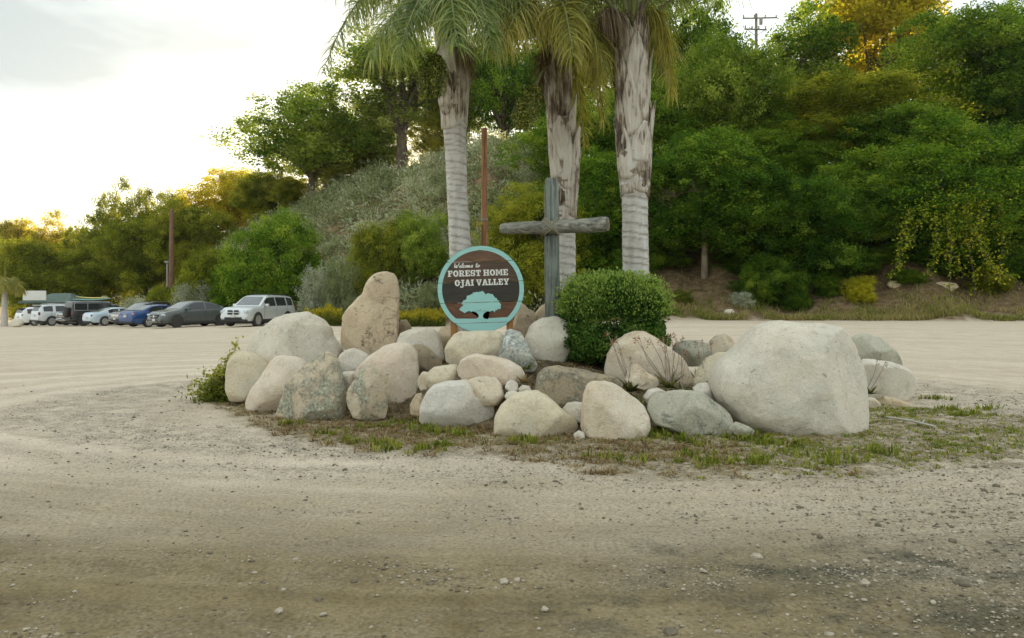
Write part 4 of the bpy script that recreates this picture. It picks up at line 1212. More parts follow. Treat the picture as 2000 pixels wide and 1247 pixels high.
    mb = MB(); x = 0; k = 0
    tot = sum(S[c_][0] if c_ != ' ' else .5 for c_ in 'Welcome to')
    sx = 50.5 / tot; hy = 8.6
    for ch in 'Welcome to':
        if ch == ' ': x += .5; continue
        for st in S[ch][1]:
            pp = []
            for i in range(len(st) - 1):
                for t in (0, .5): pp.append((st[i][0] + (st[i + 1][0] - st[i][0]) * t, st[i][1] + (st[i + 1][1] - st[i][1]) * t))
            pp.append(st[-1])
            q = [(-51.5 + (x + a) * sx + b * hy * 0.26, 42.6 + b * hy) for a, b in pp]
            for i in range(len(q) - 1):
                k += 1
                d = Vector((q[i + 1][0] - q[i][0], q[i + 1][1] - q[i][1]))
                if d.length < 1e-6: continue
                d.normalize()
                n = Vector((-d.y, d.x)) * (0.42 + 0.42 * abs(d.y))
                e = d * 0.2
                dep = -0.006 - 0.00012 * (k % 9)
                mb.add([W(q[i][0] + n.x - e.x, q[i][1] + n.y - e.y, dep), W(q[i + 1][0] + n.x + e.x, q[i + 1][1] + n.y + e.y, dep), W(q[i + 1][0] - n.x + e.x, q[i + 1][1] - n.y + e.y, dep), W(q[i][0] - n.x - e.x, q[i][1] - n.y - e.y, dep)], [(0, 1, 2, 3)])
        x += S[ch][0]
    mb.build('lettering', white, root, fixn=False)
    # dark edge band round the disc
    eb = MB(); n = 72; vs, fs = [], []
    for k in range(n):
        a = 2 * math.pi * k / n
        for rad, dep in ((R + 0.6, 0.004), (R + 0.6, T + .004), (R - 0.2, T + .004), (R - 0.2, 0.004)):
            vs.append(W(rad * math.cos(a), rad * math.sin(a), dep))
    for k in range(n):
        for q in range(4): fs.append((k * 4 + q, k * 4 + (q + 1) % 4, ((k + 1) % n) * 4 + (q + 1) % 4, ((k + 1) % n) * 4 + q))
    eb.add(vs, fs).build('edge_band', simple('edge_dark_teal', (0.08, 0.13, 0.12), None, 8, 0.6), root)
make_sign()

# ------------------------------------------------------------------ log cross
def log_geo(rs, a, b, ra, rb, n=18, seg=40, flat_end=True, wob=0.06):
    a, b = Vector(a), Vector(b)
    t = (b - a).normalized(); u = t.orthogonal().normalized(); w = t.cross(u)
    vs, fs = [], []
    o = Vector(rs.uniform(0, 50, 3))
    for i in range(seg + 1):
        f = i / seg
        c = a.lerp(b, f)
        r0 = ra + (rb - ra) * f
        endk = min(1.0, 0.86 + 0.14 * min(f, 1 - f) * seg / 1.5)
        c = c + (u * mnoise.noise(o + Vector((f * 3, 0, 0))) + w * mnoise.noise(o + Vector((0, f * 3, 0)))) * r0 * 0.22
        for k in range(n):
            ang = 2 * math.pi * k / n
            d = u * math.cos(ang) + w * math.sin(ang)
            nz = mnoise.noise(o + Vector((math.cos(ang) * 1.2, math.sin(ang) * 1.2, f * 2.2))) + 0.5 * mnoise.noise(o + Vector((math.cos(ang) * 3.5, math.sin(ang) * 3.5, f * 3)))
            vs.append(c + d * r0 * endk * (1 + wob * 1.5 * nz))
    for i in range(seg):
        for k in range(n):
            p, q = i * n + k, i * n + (k + 1) % n
            fs.append((p, q, q + n, p + n))
    fs.append(tuple(range(n))[::-1]); fs.append(tuple(seg * n + k for k in range(n)))
    return vs, fs

def wood_mat(name, light, mid_, dark, axis):
    m, nt, bs, out = new_mat(name)
    sc = [26, 26, 26]; sc[axis] = 1.3
    co = n_coord(nt, 'Object', tuple(sc))
    g = n_noise(nt, co, 1.0, 6, 0.6, 0.5)
    big = n_noise(nt, n_coord(nt, 'Object'), 3.0, 4)
    col = n_ramp(nt, g, [(0.32, dark), (0.48, mid_), (0.70, light)])
    col = n_mix(nt, n_ramp(nt, big, [(0.45, 0.0), (0.7, 0.55)]), col, dark)
    nt.links.new(col, bs.inputs['Base Color'])
    bs.inputs['Roughness'].default_value = 0.85
    n_bump(nt, bs, g, 0.8, 0.012)
    return m

def make_cross():
    rs = np.random.RandomState(3)
    d = 11.9
    c = P(1078, 470, d)
    gz = ground_z(c.x, c.y)
    root = empty('wooden_cross', (c.x, c.y, gz))
    tag(root, 'weathered cross of two grey logs lashed with rope, beside the round shrub', 'cross')
    wv = wood_mat('weathered_log', (0.345, 0.375, 0.32), (0.19, 0.215, 0.182), (0.056, 0.066, 0.054), 2)
    wh = wood_mat('weathered_beam', (0.42, 0.405, 0.33), (0.24, 0.235, 0.19), (0.07, 0.07, 0.056), 0)
    def L(u, v, dd): return P(u, v, dd) - Vector((c.x, c.y, gz))
    top = L(1075.5, 349, d); 
    bot = Vector((L(1078.5, 600, d).x, 0, -0.3))
    v, f = log_geo(rs, bot, top, 0.122, 0.104)
    MB().add(v, f).build('post', wv, root, True)
    v, f = log_geo(rs, L(979, 447.5, d + 0.16), L(1187, 437.5, d - 0.50), 0.082, 0.112)
    MB().add(v, f).build('crossbeam', wh, root, True)
    # end grain
    e1, e0 = L(1187, 437.5, d - 0.50), L(979, 447.5, d + 0.16)
    ax = (e1 - e0).normalized()
    mb = MB()
    q = ax.to_track_quat('Z', 'Y')
    for k, (ro, h) in enumerate(((0.098, 0.003), (0.072, 0.006), (0.045, 0.009), (0.02, 0.012))):
        mb.add([e1 + q @ Vector((ro * math.cos(2 * math.pi * i / 18), ro * math.sin(2 * math.pi * i / 18), h)) for i in range(18)], [tuple(range(18))])
    mb.build('end_grain', simple('end_grain', (0.30, 0.26, 0.19), (0.10, 0.085, 0.06), 24, 0.9, bump=0.5), root)
    # rope lashing
    rope = simple('rope', (0.36, 0.33, 0.24), (0.22, 0.20, 0.14), 60, 0.9, bump=0.4, bscale=120)
    mb = MB()
    cc = L(1077, 443, d - 0.16)
    for s in (1, -1):
        for k in range(3):
            o = (k - 1) * 0.020
            pts = []
            for i in range(25):
                a = 2 * math.pi * i / 24
                # loop round both logs, tilted 45 degrees
                x = 0.118 * math.cos(a)
                z = 0.105 * math.cos(a) * s
                y = -0.135 * math.sin(a) if math.sin(a) > 0 else -0.24 * math.sin(a)
                pts.append(cc + Vector((x + o, y + 0.02, z - o * s + 0.004 * math.sin(3 * a))))
            mb.tube(pts, 0.0105, 6, caps=False)
    mb.tube([cc + Vector((.02, -.13, 0)), cc + Vector((.05, -.155, -.06)), cc + Vector((.085, -.15, -.10)), cc + Vector((.12, -.13, -.135))], 0.009, 6)
    mb.build('rope', rope, root, True)
make_cross()

# ------------------------------------------------------------------ poles
def red_post():
    d = 14.6
    b = P(946, 480, d); t = P(947, 251, d)
    z0 = ground_z(b.x, d)
    root = empty('wooden_post', (b.x, d, z0))
    tag(root, 'reddish brown wooden post with a thin conduit, standing behind the round sign', 'post')
    m = wood_mat('reddish_post', (0.50, 0.27, 0.13), (0.31, 0.145, 0.065), (0.12, 0.055, 0.026), 2)
    MB().lathe([(0.060, -0.3), (0.058, 1.5), (0.054, t.z - z0 - 0.01), (0.050, t.z - z0)], 14).build('post', m, root, True)
    c = MB()
    c.tube([(-0.045, -0.062, 0), (-0.045, -0.060, P(0, 440, d).z - z0), ], 0.012, 8)
    c.tube([(0.02, -0.068, 0), (0.02, -0.066, P(0, 452, d).z - z0)], 0.010, 8)
    c.build('conduit', simple('conduit_rust', (0.20, 0.10, 0.05), None, 8, 0.6), root, True)
    s = MB()
    zb = P(0, 432, d).z - z0
    s.lathe([(0.063, zb), (0.066, zb + 0.01), (0.066, zb + 0.03), (0.063, zb + 0.04)], 14)
    s.build('strap', simple('strap_metal', (0.25, 0.22, 0.18), None, 8, 0.4, 0.7), root, True)
red_post()

def brown_pole():
    d = 60
    b = P(333, 575, d); t = P(335.5, 410, d)
    z0 = terr(b.x, d) - 0.3
    root = empty('utility_pole', (b.x, d, z0))
    tag(root, 'plain brown pole without arms standing among the left trees', 'pole')
    m = wood_mat('pole_wood', (0.30, 0.17, 0.105), (0.20, 0.105, 0.065), (0.09, 0.05, 0.03), 2)
    MB().tube([(0, 0, 0), (t.x - b.x, 0, t.z - z0)], [0.20, 0.155], 12).build('pole', m, root, True)
    c = MB(); c.tube([(-0.24, -0.05, 0), (-0.24, -0.05, P(0, 515, d).z - z0)], 0.05, 8)
    c.box((-0.26, -0.05, P(0, 512, d).z - z0), (0.3, 0.12, 0.10))
    c.build('conduit', simple('conduit_grey', (0.42, 0.40, 0.36), None, 8, 0.5), root)
brown_pole()

def power_pole():
    d = 76
    t = P(1477, 27, d)
    z0 = terr(t.x, d) - 0.5
    root = empty('power_pole', (t.x, d, z0), math.radians(-14))
    tag(root, 'grey power pole with two crossarms rising from the top of the bank', 'utility pole')
    m = simple('pole_grey', (0.30, 0.30, 0.27), (0.2, 0.2, 0.18), 3, 0.85, vscale=(4, 4, .5))
    H = t.z - z0
    MB().tube([(0, 0, 0), (0, 0, H)], [0.19, 0.14], 10).build('pole', m, root, True)
    ins = simple('insulator_grey', (0.35, 0.33, 0.30), None, 6, 0.3)
    for zz, xa, xb, sg in ((H - 0.5, -1.25, 1.9, -0.10), (H - 1.55, -1.1, 0.95, -0.12)):
        a = MB(); a.tube([(xa, -0.2, zz - sg * 0.9), (xb, -0.2, zz + sg * 1.1)], 0.075, 6)
        arm = a.build('crossarm', m, root)
        for x in np.linspace(xa + .1, xb - .1, 4):
            q = MB(); q.lathe([(0.05, 0.05), (0.085, 0.12), (0.05, 0.2), (0.08, 0.27), (0.03, 0.34)], 8, c=(x, -0.2, zz + sg * x))
            q.build('insulator', ins, arm, True)
    br = MB()
    br.tube([(-0.9, -0.22, H - 1.5), (0, -0.2, H - 2.2)], 0.03, 5); br.tube([(0.8, -0.22, H - 1.7), (0, -0.2, H - 2.2)], 0.03, 5)
    br.build('brace', m, root)
    tr = MB(); tr.lathe([(0.0, 0), (0.16, 0.02), (0.17, 0.6), (0.0, 0.66)], 10, c=(0.42, -0.32, H - 1.2)); tr.build('transformer', ins, root, True)
power_pole()

# ------------------------------------------------------------------ little hut with the blank board
def hut():
    d = 81
    z0 = terr((95 - 1000) * d / FPX, d)
    s = d / FPX
    cx = (98 - 1000) * s
    root = empty('wooden_hut', (cx, d, z0))
    tag(root, 'small hut with dark green hip roof and a blank white board on its front', 'hut')
    green = simple('roof_green', (0.12, 0.17, 0.145), (0.07, 0.11, 0.09), 3, 0.7, bump=0.4, bscale=14)
    brown = simple('hut_wall', (0.20, 0.11, 0.065), (0.12, 0.07, 0.04), 2, 0.85)
    whit = simple('white_paint', (0.74, 0.75, 0.72), (0.68, 0.69, 0.66), 1.2, 0.5)
    ze = CAM_Z + (HORIZON - 590) * s - z0        # eave height
    zr = CAM_Z + (HORIZON - 573) * s - z0        # ridge
    hw = 46 * s
    MB().box((0, 2.0, ze / 2), (hw * 1.55, 3.0, ze)).build('wall', brown, root)
    r = MB()
    y0, y1 = -0.7, 4.6
    e = [(-hw * 1.18, y0, ze), (hw * 1.0, y0, ze), (hw * 1.0, y1, ze), (-hw * 1.18, y1, ze)]
    rd = [(-hw * 0.35, 2.0, zr), (hw * 0.42, 2.0, zr)]
    lowe = [(a, b, c - 0.16) for a, b, c in e]
    r.add(e + rd + lowe, [(0, 1, 5, 4), (1, 2, 5), (2, 3, 4, 5), (3, 0, 4), (6, 7, 1, 0), (7, 8, 2, 1), (8, 9, 3, 2), (9, 6, 0, 3), (9, 8, 7, 6)])
    r.build('roof', green, root)
    zb0 = CAM_Z + (HORIZON - 587) * s - z0; zb1 = CAM_Z + (HORIZON - 568.5) * s - z0
    MB().box(((-21) * s, -0.85, (zb0 + zb1) / 2), (45 * s, 0.10, zb1 - zb0)).build('sign_board', whit, root, bevel=0.02)
    for u in (-34, 0, 34):
        MB().box((u * s, -0.45, ze / 2), (0.16, 0.16, ze)).build('post', brown, root)
    MB().box((-35 * s, -0.6, 0.65), (0.5, 0.3, 1.3)).build('counter', whit, root)
    MB().box((4 * s, 0.48, 1.15), (1.6, 0.06, 1.0)).build('window', simple('hut_window', (0.05, 0.06, 0.06), None, 3, 0.2), root)
hut()

# pale stick on the grass
def stick():
    a, b = P(1732, 823, 10.35), P(1828, 839, 9.7)
    a.z = terr(a.x, a.y) + 0.05; b.z = terr(b.x, b.y) + 0.03
    mb = MB(); mb.tube([a, a.lerp(b, .5) + Vector((0, 0, .015)), b], [0.013, 0.014, 0.011], 8)
    mb.tube([a.lerp(b, .72), a.lerp(b, .8) + Vector((.04, .10, .05))], [.008, .004], 6)
    tag(mb.build('stick', simple('stick_pale', (0.58, 0.56, 0.50), (0.42, 0.40, 0.34), 20, 0.7), None, True), 'pale broken stick lying on the dry grass right of the biggest boulder', 'stick')
stick()
# ------------------------------------------------------------------ palms
def trunk_mat():
    m, nt, bs, out = new_mat('palm_trunk')
    co = n_coord(nt, 'Object')
    ring = n_attr(nt, 'ring')
    a = n_noise(nt, n_coord(nt, 'Object', (5, 5, 1.2)), 1.6, 5, 0.6)
    b = n_noise(nt, n_coord(nt, 'Object', (3, 3, 14)), 1.5, 5, 0.6)
    col = n_ramp(nt, a, [(0.3, (0.44, 0.41, 0.36)), (0.55, (0.60, 0.575, 0.525)), (0.75, (0.68, 0.66, 0.61))])
    col = n_mix(nt, n_ramp(nt, b, [(0.5, 0.0), (0.72, 0.5)]), col, (0.25, 0.20, 0.15))
    col = n_mix(nt, n_math(nt, 'MULTIPLY', ring, 0.55), col, (0.22, 0.18, 0.14))
    nt.links.new(col, bs.inputs['Base Color'])
    bs.inputs['Roughness'].default_value = 0.85
    bs.inputs['Specular IOR Level'].default_value = 0.2
    n_bump(nt, bs, n_noise(nt, n_coord(nt, 'Object', (30, 30, 8)), 1.5, 5, 0.65), 0.6, 0.012)
    return m
TRUNK_M = trunk_mat()

def boot_mat():
    m, nt, bs, out = new_mat('palm_leaf_base')
    oi = nt.nodes.new('ShaderNodeObjectInfo')
    g = n_noise(nt, n_coord(nt, 'Object', (20, 20, 1.6)), 1.2, 6, 0.65, 0.6)
    p = n_noise(nt, n_coord(nt, 'Object', (4, 4, 2.2)), 1.3, 4, 0.6)
    t = n_math(nt, 'ADD', n_math(nt, 'MULTIPLY', g, 0.55), n_math(nt, 'MULTIPLY', p, 0.45))
    t = n_math(nt, 'ADD', t, n_math(nt, 'MULTIPLY', n_math(nt, 'SUBTRACT', oi.outputs['Random'], 0.5), 0.16))
    col = n_ramp(nt, t, [(0.36, (0.060, 0.042, 0.028)), (0.44, (0.24, 0.185, 0.13)), (0.51, (0.52, 0.46, 0.38)), (0.66, (0.68, 0.635, 0.555))])
    nt.links.new(col, bs.inputs['Base Color'])
    bs.inputs['Roughness'].default_value = 0.85
    n_bump(nt, bs, g, 0.8, 0.012)
    return m
BOOT_M = boot_mat()
FIBRE_M = simple('palm_fibre', (0.46, 0.375, 0.275), (0.13, 0.092, 0.058), 30, 0.95, bump=1.0, bscale=34, vscale=(1.6, 1.6, 0.18), bdist=0.03)
RACHIS_M = simple('palm_rachis', (0.26, 0.28, 0.10), (0.17, 0.18, 0.06), 4, 0.55)
RACHIS_D = simple('palm_rachis_dead', (0.26, 0.17, 0.10), (0.16, 0.10, 0.06), 4, 0.8)

def bez(a, b, c, t): return a * (1 - t) ** 2 + b * (2 * t * (1 - t)) + c * t ** 2

def frond(root, rs, a, b, c, leaf='palm', n=95, ll=0.62, droop=0.55, petiole=0.16, dead=False, scale=1.0, lw=0.0082):
    """a,b,c: Vectors in the palm's own space. One frond = rachis + leaflets."""
    a, b, c = Vector(a), Vector(b), Vector(c)
    pts = [bez(a, b, c, i / 22) for i in range(23)]
    rad = [0.030 * (1 - i / 22) ** 0.8 * scale + 0.004 for i in range(23)]
    mb = MB(); mb.tube(pts, rad, 6)
    ro = mb.build('frond', RACHIS_D if dead else RACHIS_M, root, True)
    V, F, T = [], [], []
    off = 0
    g = Vector((0, 0, -1))
    wind = Vector((0.10, -0.05, 0))
    K = 5
    n = int(n * 1.2)
    ll = ll * 1.22
    for i in range(n):
        t = petiole + (1 - petiole) * (i + rs.uniform(-.3, .3)) / n
        t = min(max(t, petiole), 0.995)
        p = bez(a, b, c, t)
        tg = ((b - a) * (1 - t) + (c - b) * t).normalized()
        sd = tg.cross(Vector((0, 0, 1)))
        sd = sd.normalized() if sd.length > 0.05 else Vector((1, 0, 0))
        upv = sd.cross(tg).normalized()
        prof = (0.55 + 0.9 * (t - petiole) / (1 - petiole)) if t < 0.45 else 1.0 - 0.62 * ((t - 0.45) / 0.55) ** 1.5
        for s in (1, -1):
            for rep in range(2 if rs.rand() < 0.8 else 1):
                L = ll * prof * rs.uniform(0.75, 1.35)
                d = (tg * rs.uniform(0.2, 0.9) + sd * s * rs.uniform(0.6, 1.0) + upv * rs.uniform(-1.2, 0.95)).normalized()
                w = lw * rs.uniform(0.75, 1.25)
                wv = d.cross(upv)
                wv = (wv + Vector(rs.normal(0, .35, 3))).normalized()
                dr = droop * rs.uniform(0.5, 2.6)
                q = p.copy(); dd = d.copy()
                tt = np.clip(0.45 + rs.normal(0, .17), 0, 1)
                for k in range(K + 1):
                    ww = w * (0.7 + 0.6 * min(k, 1)) * (1 - (k / K) ** 1.6 * 0.93)
                    V.append(q - wv * ww); V.append(q + wv * ww)
                    if k < K:
                        F.append((off + 2 * k, off + 2 * k + 1, off + 2 * k + 3, off + 2 * k + 2))
                        T.append(np.clip(tt + (0.30 if k == K - 1 and rs.rand() < .5 else 0.05 * k), 0, 1))
                    dd = (dd + (g + wind) * dr * 0.42).normalized()
                    q = q + dd * (L / K)
                off += 2 * (K + 1)
    me = np_mesh('leaflets', np.array([v[:] for v in V]), np.array(F), LEAF[leaf], True, {'tint': ('FACE', np.array(T))})
    link('leaflets', me, ro)
    return ro

def palm_trunk(root, rs, path, r_of, rings_to, name='trunk'):
    """path: list of Vector (local) bottom to top; ringed trunk"""
    n, seg = 28, 300
    P_ = [Vector(p) for p in path]
    L = [0]
    for i in range(1, len(P_)): L.append(L[-1] + (P_[i] - P_[i - 1]).length)
    V, A = [], []
    nxt, ringpos = 0.0, []
    z = 0
    while z < L[-1]:
        ringpos.append(z); z += rs.uniform(0.07, 0.19)
    ringpos = np.array(ringpos)
    o = Vector(rs.uniform(0, 40, 3))
    for i in range(seg + 1):
        s = L[-1] * i / seg
        x = np.interp(s, L, [p.x for p in P_]); y = np.interp(s, L, [p.y for p in P_]); zz = np.interp(s, L, [p.z for p in P_])
        r = r_of(zz)
        for k in range(n):
            a = 2 * math.pi * k / n
            sl = s + 0.030 * math.sin(a + 1.3) + 0.018 * mnoise.noise(o + Vector((math.cos(a) * 1.5, math.sin(a) * 1.5, s * 1.2)))
            j = np.searchsorted(ringpos, sl) - 1
            j = max(j, 0)
            top = ringpos[j + 1] if j + 1 < len(ringpos) else ringpos[j] + 0.12
            f = (sl - ringpos[j]) / (top - ringpos[j])
            step = 0.010 * (1 - f) * (1 if zz < rings_to else 0.3)
            nz = mnoise.noise(o + Vector((math.cos(a) * 2, math.sin(a) * 2, s * 2.5)))
            rr = r * (1 + 0.035 * nz) + step - 0.006
            V.append((x + rr * math.cos(a), y + rr * math.sin(a), zz))
            A.append(1.0 if (f < 0.17) else 0.0)
    i, k = np.meshgrid(np.arange(seg), np.arange(n), indexing='ij')
    k2 = (k + 1) % n
    F = np.stack([i * n + k, i * n + k2, (i + 1) * n + k2, (i + 1) * n + k], -1).reshape(-1, 4)
    return link(name, np_mesh(name, V, F, TRUNK_M, True, {'ring': ('POINT', A)}), root)

def boot(root, rs, cpt, ang, r, h, w, flare=0.10, thick=0.03):
    """old leaf base: a curved tongue clasping the trunk, tapering and flaring at its top"""
    nu, nv = 9, 12
    V = []
    o = Vector(rs.uniform(0, 60, 3))
    cut = rs.uniform(0.25, 0.5)
    rag = rs.uniform(0.15, 0.4)
    for layer in (0, 1):
        for j in range(nv + 1):
            t = j / nv
            wid = w * (1 - t) ** 0.7 * 0.75 + w * 0.30 * (1 - t * 0.45)
            wid *= 1 + rag * mnoise.noise(o + Vector((0, t * 4.0, 3)))
            out = r + 0.004 + thick * 0.7 * math.sin(min(t * 2.2, 1) * math.pi * .5) + flare * t ** 2.2 + (0 if layer == 0 else -thick * (1 - t * .5))
            for i in range(nu + 1):
                s = (i / nu - 0.5) * 2
                a = ang + s * wid / r * 0.5
                nz = mnoise.noise(o + Vector((s * 1.5, t * 2.0, 0)))
                rad = out * (1 - 0.015 * s * s) + 0.014 * nz
                zt = t * h - (0.06 * s * s * h * (1 if t > 0.8 else 0)) + (0.05 * mnoise.noise(o + Vector((s * 4, 7, 0))) * h if j == nv else 0) + 0.10 * h * s * s * (1 - t)
                V.append((cpt[0] + rad * math.cos(a), cpt[1] + rad * math.sin(a), cpt[2] + zt))
    m = (nu + 1); half = m * (nv + 1)
    F = []
    for j in range(nv):
        for i in range(nu):
            a = j * m + i
            F.append((a, a + 1, a + 1 + m, a + m))
            F.append((half + a, half + a + m, half + a + m + 1, half + a + 1))
    for j in range(nv):
        for i in (0, nu):
            a = j * m + i
            F.append((a, a + m, half + a + m, half + a))
    for i in range(nu):
        a = nv * m + i
        F.append((a, a + 1, half + a + 1, half + a)); a = i
        F.append((a, half + a, half + a + 1, a + 1))
    return link('leaf_base', np_mesh('leaf_base', V, F, BOOT_M, True), root)

FRUIT_M = leaf_mat('palm_fruit', (0.045, 0.075, 0.010), (0.170, 0.215, 0.030), (0.50, 0.50, 0.12), 0.1, 0.6)
def fruit_cluster(root, rs, a, b, w0, w1, stalk_from):
    """hanging bunch of small fruit between a (top) and b (bottom)"""
    a, b = Vector(a), Vector(b)
    iv, if_ = ico(1)
    V, F, T = [], [], []
    off = 0
    ax = (b - a); L = ax.length; ax.normalize()
    u = ax.orthogonal().normalized(); w = ax.cross(u)
    for k in range(1500):
        t = rs.uniform(0, 1)
        R = (w0 * math.sin(min(1, t * 1.6 + 0.15) * math.pi * 0.5) * (1 - t) + w1 * t) * (1 if t < .8 else math.sqrt(max(0.02, 1 - ((t - .8) / .2) ** 2)))
        ang = rs.uniform(0, 2 * math.pi); rr = R * rs.uniform(0.3, 1.0) ** 0.5 * (1 + .35 * math.sin(3 * ang + 9 * t) * math.sin(7 * t + ang))
        c = a + ax * (t * L) + (u * math.cos(ang) + w * math.sin(ang)) * rr + Vector(rs.normal(0, 0.012, 3))
        s = rs.uniform(0.011, 0.017)
        V.append(iv * s + np.array(c)); F.append(if_ + off); off += len(iv)
        T += [np.clip(0.45 + rs.normal(0, .25), 0, 1)] * len(if_)
    mb = MB()
    mb.tube([Vector(stalk_from), Vector(stalk_from).lerp(a, .6) + Vector((0, 0, .08)), a, a.lerp(b, .7)], [0.022, 0.02, 0.016, 0.006], 6)
    st = mb.build('fruit_stalk', RACHIS_M, root, True)
    o = link('fruit_cluster', np_mesh('fruit_cluster', np.concatenate(V), np.concatenate(F), FRUIT_M, True, {'tint': ('FACE', np.array(T))}), root)
    o['kind'] = 'stuff'
    strands = MB()
    for k in range(46):
        ang = rs.uniform(0, 6.28)
        p0 = a + ax * (L * rs.uniform(0.0, .4)); p1 = a + ax * (L * rs.uniform(.6, 1.06)) + (u * math.cos(ang) + w * math.sin(ang)) * w1 * rs.uniform(.5, 1.15)
        strands.tube([p0, p0.lerp(p1, .5) + (u * math.cos(ang) + w * math.sin(ang)) * w0 * .5, p1], 0.004, 3, caps=False)
    strands.build('fruit_strands', RACHIS_M, root)

def make_palm(d, path_px, radius_px, boots_from_v, crown_v, fronds, boots, label, seed, fruit=None, extra=10, fibre=None):
    rs = np.random.RandomState(seed)
    u0, v0 = path_px[0]
    b = P(u0, v0, d)
    gz = ground_z(b.x, d)
    root = empty('queen_palm', (b.x, d, gz))
    tag(root, label, 'palm tree', 'three palms of the island')
    O = Vector(root.location)
    def L(u, v, dy=0.0): return P(u, v, d + dy) - O
    path = [Vector((b.x - O.x, 0, -0.4))] + [L(u, v) for u, v in path_px]
    path = sorted(path, key=lambda p: p.z)
    zs = [CAM_Z + (HORIZON - v) * d / FPX - gz for v, _ in radius_px]
    rs_ = [r * d / FPX for _, r in radius_px]
    order = np.argsort(zs); zs = np.array(zs)[order]; rr = np.array(rs_)[order]
    r_of = lambda z: float(np.interp(z, zs, rr))
    zb = CAM_Z + (HORIZON - boots_from_v) * d / FPX - gz
    palm_trunk(root, rs, path, r_of, zb)
    zc = CAM_Z + (HORIZON - crown_v) * d / FPX - gz
    pz = [p.z for p in path]
    cen = lambda z: (float(np.interp(z, pz, [p.x for p in path])), float(np.interp(z, pz, [p.y for p in path])))
    # fibrous wrap under the leaf bases
    fb = MB(); prof = []
    nfib = 24
    for i in range(nfib + 1):
        z = zb + 0.18 + (zc - zb - 0.18) * i / nfib
        prof.append((z, r_of(z) * (0.985 + 0.03 * math.sin(i * 2.1))))
    vs, fs = [], []
    for z, r in prof:
        cx, cy = cen(z)
        for k in range(22):
            a = 2 * math.pi * k / 22
            q = r * (1 + 0.06 * mnoise.noise(Vector((math.cos(a) * 2, math.sin(a) * 2, z * 5 + seed))))
            vs.append((cx + q * math.cos(a), cy + q * math.sin(a), z + 0.02 * math.sin(3 * a + z * 9)))
    for i in range(nfib):
        for k in range(22):
            p, q = i * 22 + k, i * 22 + (k + 1) % 22
            fs.append((p, q, q + 22, p + 22))
    fb.add(vs, fs).build('fibre_sheath', FIBRE_M, root, True)
    nb = int(boots * 1.9)
    for i in range(6):      # the lowest ring of leaf bases
        cx, cy = cen(zb - .1)
        boot(root, rs, (cx, cy, zb - .10 + rs.uniform(-.07, .05)), i * 1.047 + rs.uniform(-.15, .15), r_of(zb) * 0.965, rs.uniform(.6, .95), r_of(zb) * 1.75, flare=rs.uniform(0, .05), thick=.012)
    for i in range(7):      # and a second ring just above it
        z = zb + .22 + rs.uniform(-.08, .08)
        cx, cy = cen(z)
        boot(root, rs, (cx, cy, z), i * .9 + .5 + rs.uniform(-.2, .2), r_of(z), rs.uniform(.6, .95), r_of(z) * rs.uniform(1.3, 1.8), flare=rs.uniform(0, .05), thick=.02)
    for i in range(nb):
        f = (i + 0.5) / nb
        z = zb - 0.06 + (zc - zb) * f * 0.93
        cx, cy = cen(z)
        r = r_of(z)
        ang = -math.pi / 2 + i * 2.399 + 0.9 + rs.uniform(-.2, .2)
        h = rs.uniform(0.6, 1.05)
        boot(root, rs, (cx, cy, z), ang, r, h, r * rs.uniform(1.0, 1.7), flare=rs.uniform(0.0, 0.07), thick=rs.uniform(.022, .04))
    for (p0, p1, p2, kw) in fronds:
        frond(root, rs, L(*p0), L(*p1), L(*p2), **kw)
    # the rest of the crown, out of the frame above and behind
    c0 = Vector((*cen(zc), zc))
    for k in range(extra):
        az = k * 2.399 + rs.uniform(-.3, .3)
        el = rs.uniform(0.5, 1.25)
        dirv = Vector((math.cos(az) * math.cos(el), math.sin(az) * math.cos(el), math.sin(el)))
        reach = rs.uniform(1.9, 2.6)
        p1 = c0 + dirv * reach * 0.9
        hor = Vector((math.cos(az), math.sin(az), 0))
        p2 = c0 + hor * reach * rs.uniform(0.95, 1.3) + Vector((0, 0, reach * (0.75 * math.sin(el) - 0.15)))
        frond(root, rs, c0 + hor * 0.08, p1, p2, 'palm', 46, 0.62, 0.5)
    if fruit: fruit_cluster(root, rs, L(*fruit[0]), L(*fruit[1]), fruit[2], fruit[3], L(*fruit[4]))
    return root

kp = dict(leaf='palm'); ky = dict(leaf='palmy'); kd = dict(leaf='palmd', dead=True)
PALM_L = make_palm(13.0,
    [(902, 560), (899, 490), (893, 380), (888, 250), (882, 150), (879, 60)],
    [(560, 22), (490, 21.5), (380, 20), (262, 22), (235, 26), (190, 28), (150, 26), (60, 20)], 238, 70,
    [((878, 70), (735, -165, -.3), (628, 148, -.6), dict(leaf='palm', n=75, ll=0.52, droop=0.40)),
     ((876, 70), (800, -90, -1.2), (722, 120, -1.6), dict(leaf='palm', n=85, ll=.66)),
     ((878, 60), (840, -120, -1.4), (775, 118, -1.9), dict(leaf='palm', n=90, ll=.62)),
     ((880, 60), (870, -130, -1.6), (892, 92, -2.3), dict(leaf='palm', n=90, ll=.62)),
     ((882, 70), (930, -120, -1.3), (960, 95, -1.8), dict(leaf='palm', n=90, ll=.62)),
     ((882, 70), (980, -130, -.6), (1040, 70, -.9), dict(leaf='palm', n=80)),
     ((878, 66), (790, -170, .7), (690, 40, 1.1), dict(leaf='palm', n=80)),
     ((884, 80), (905, 20, -.3), (925, 150, -.35), dict(leaf='palmd', dead=True, n=40, ll=.42, droop=1.2)),
     ((880, 66), (850, -190, .8), (800, -120, 1.6), kp),
     ((880, 66), (920, -190, .8), (960, -40, 1.6), kp)],
    14, 'left palm of the three, with a green fruit bunch hanging at its throat', 5,
    fruit=((850, 108, -.95), (842, 190, -1.0), 0.27, 0.17, (876, 70, -.1)), extra=7)
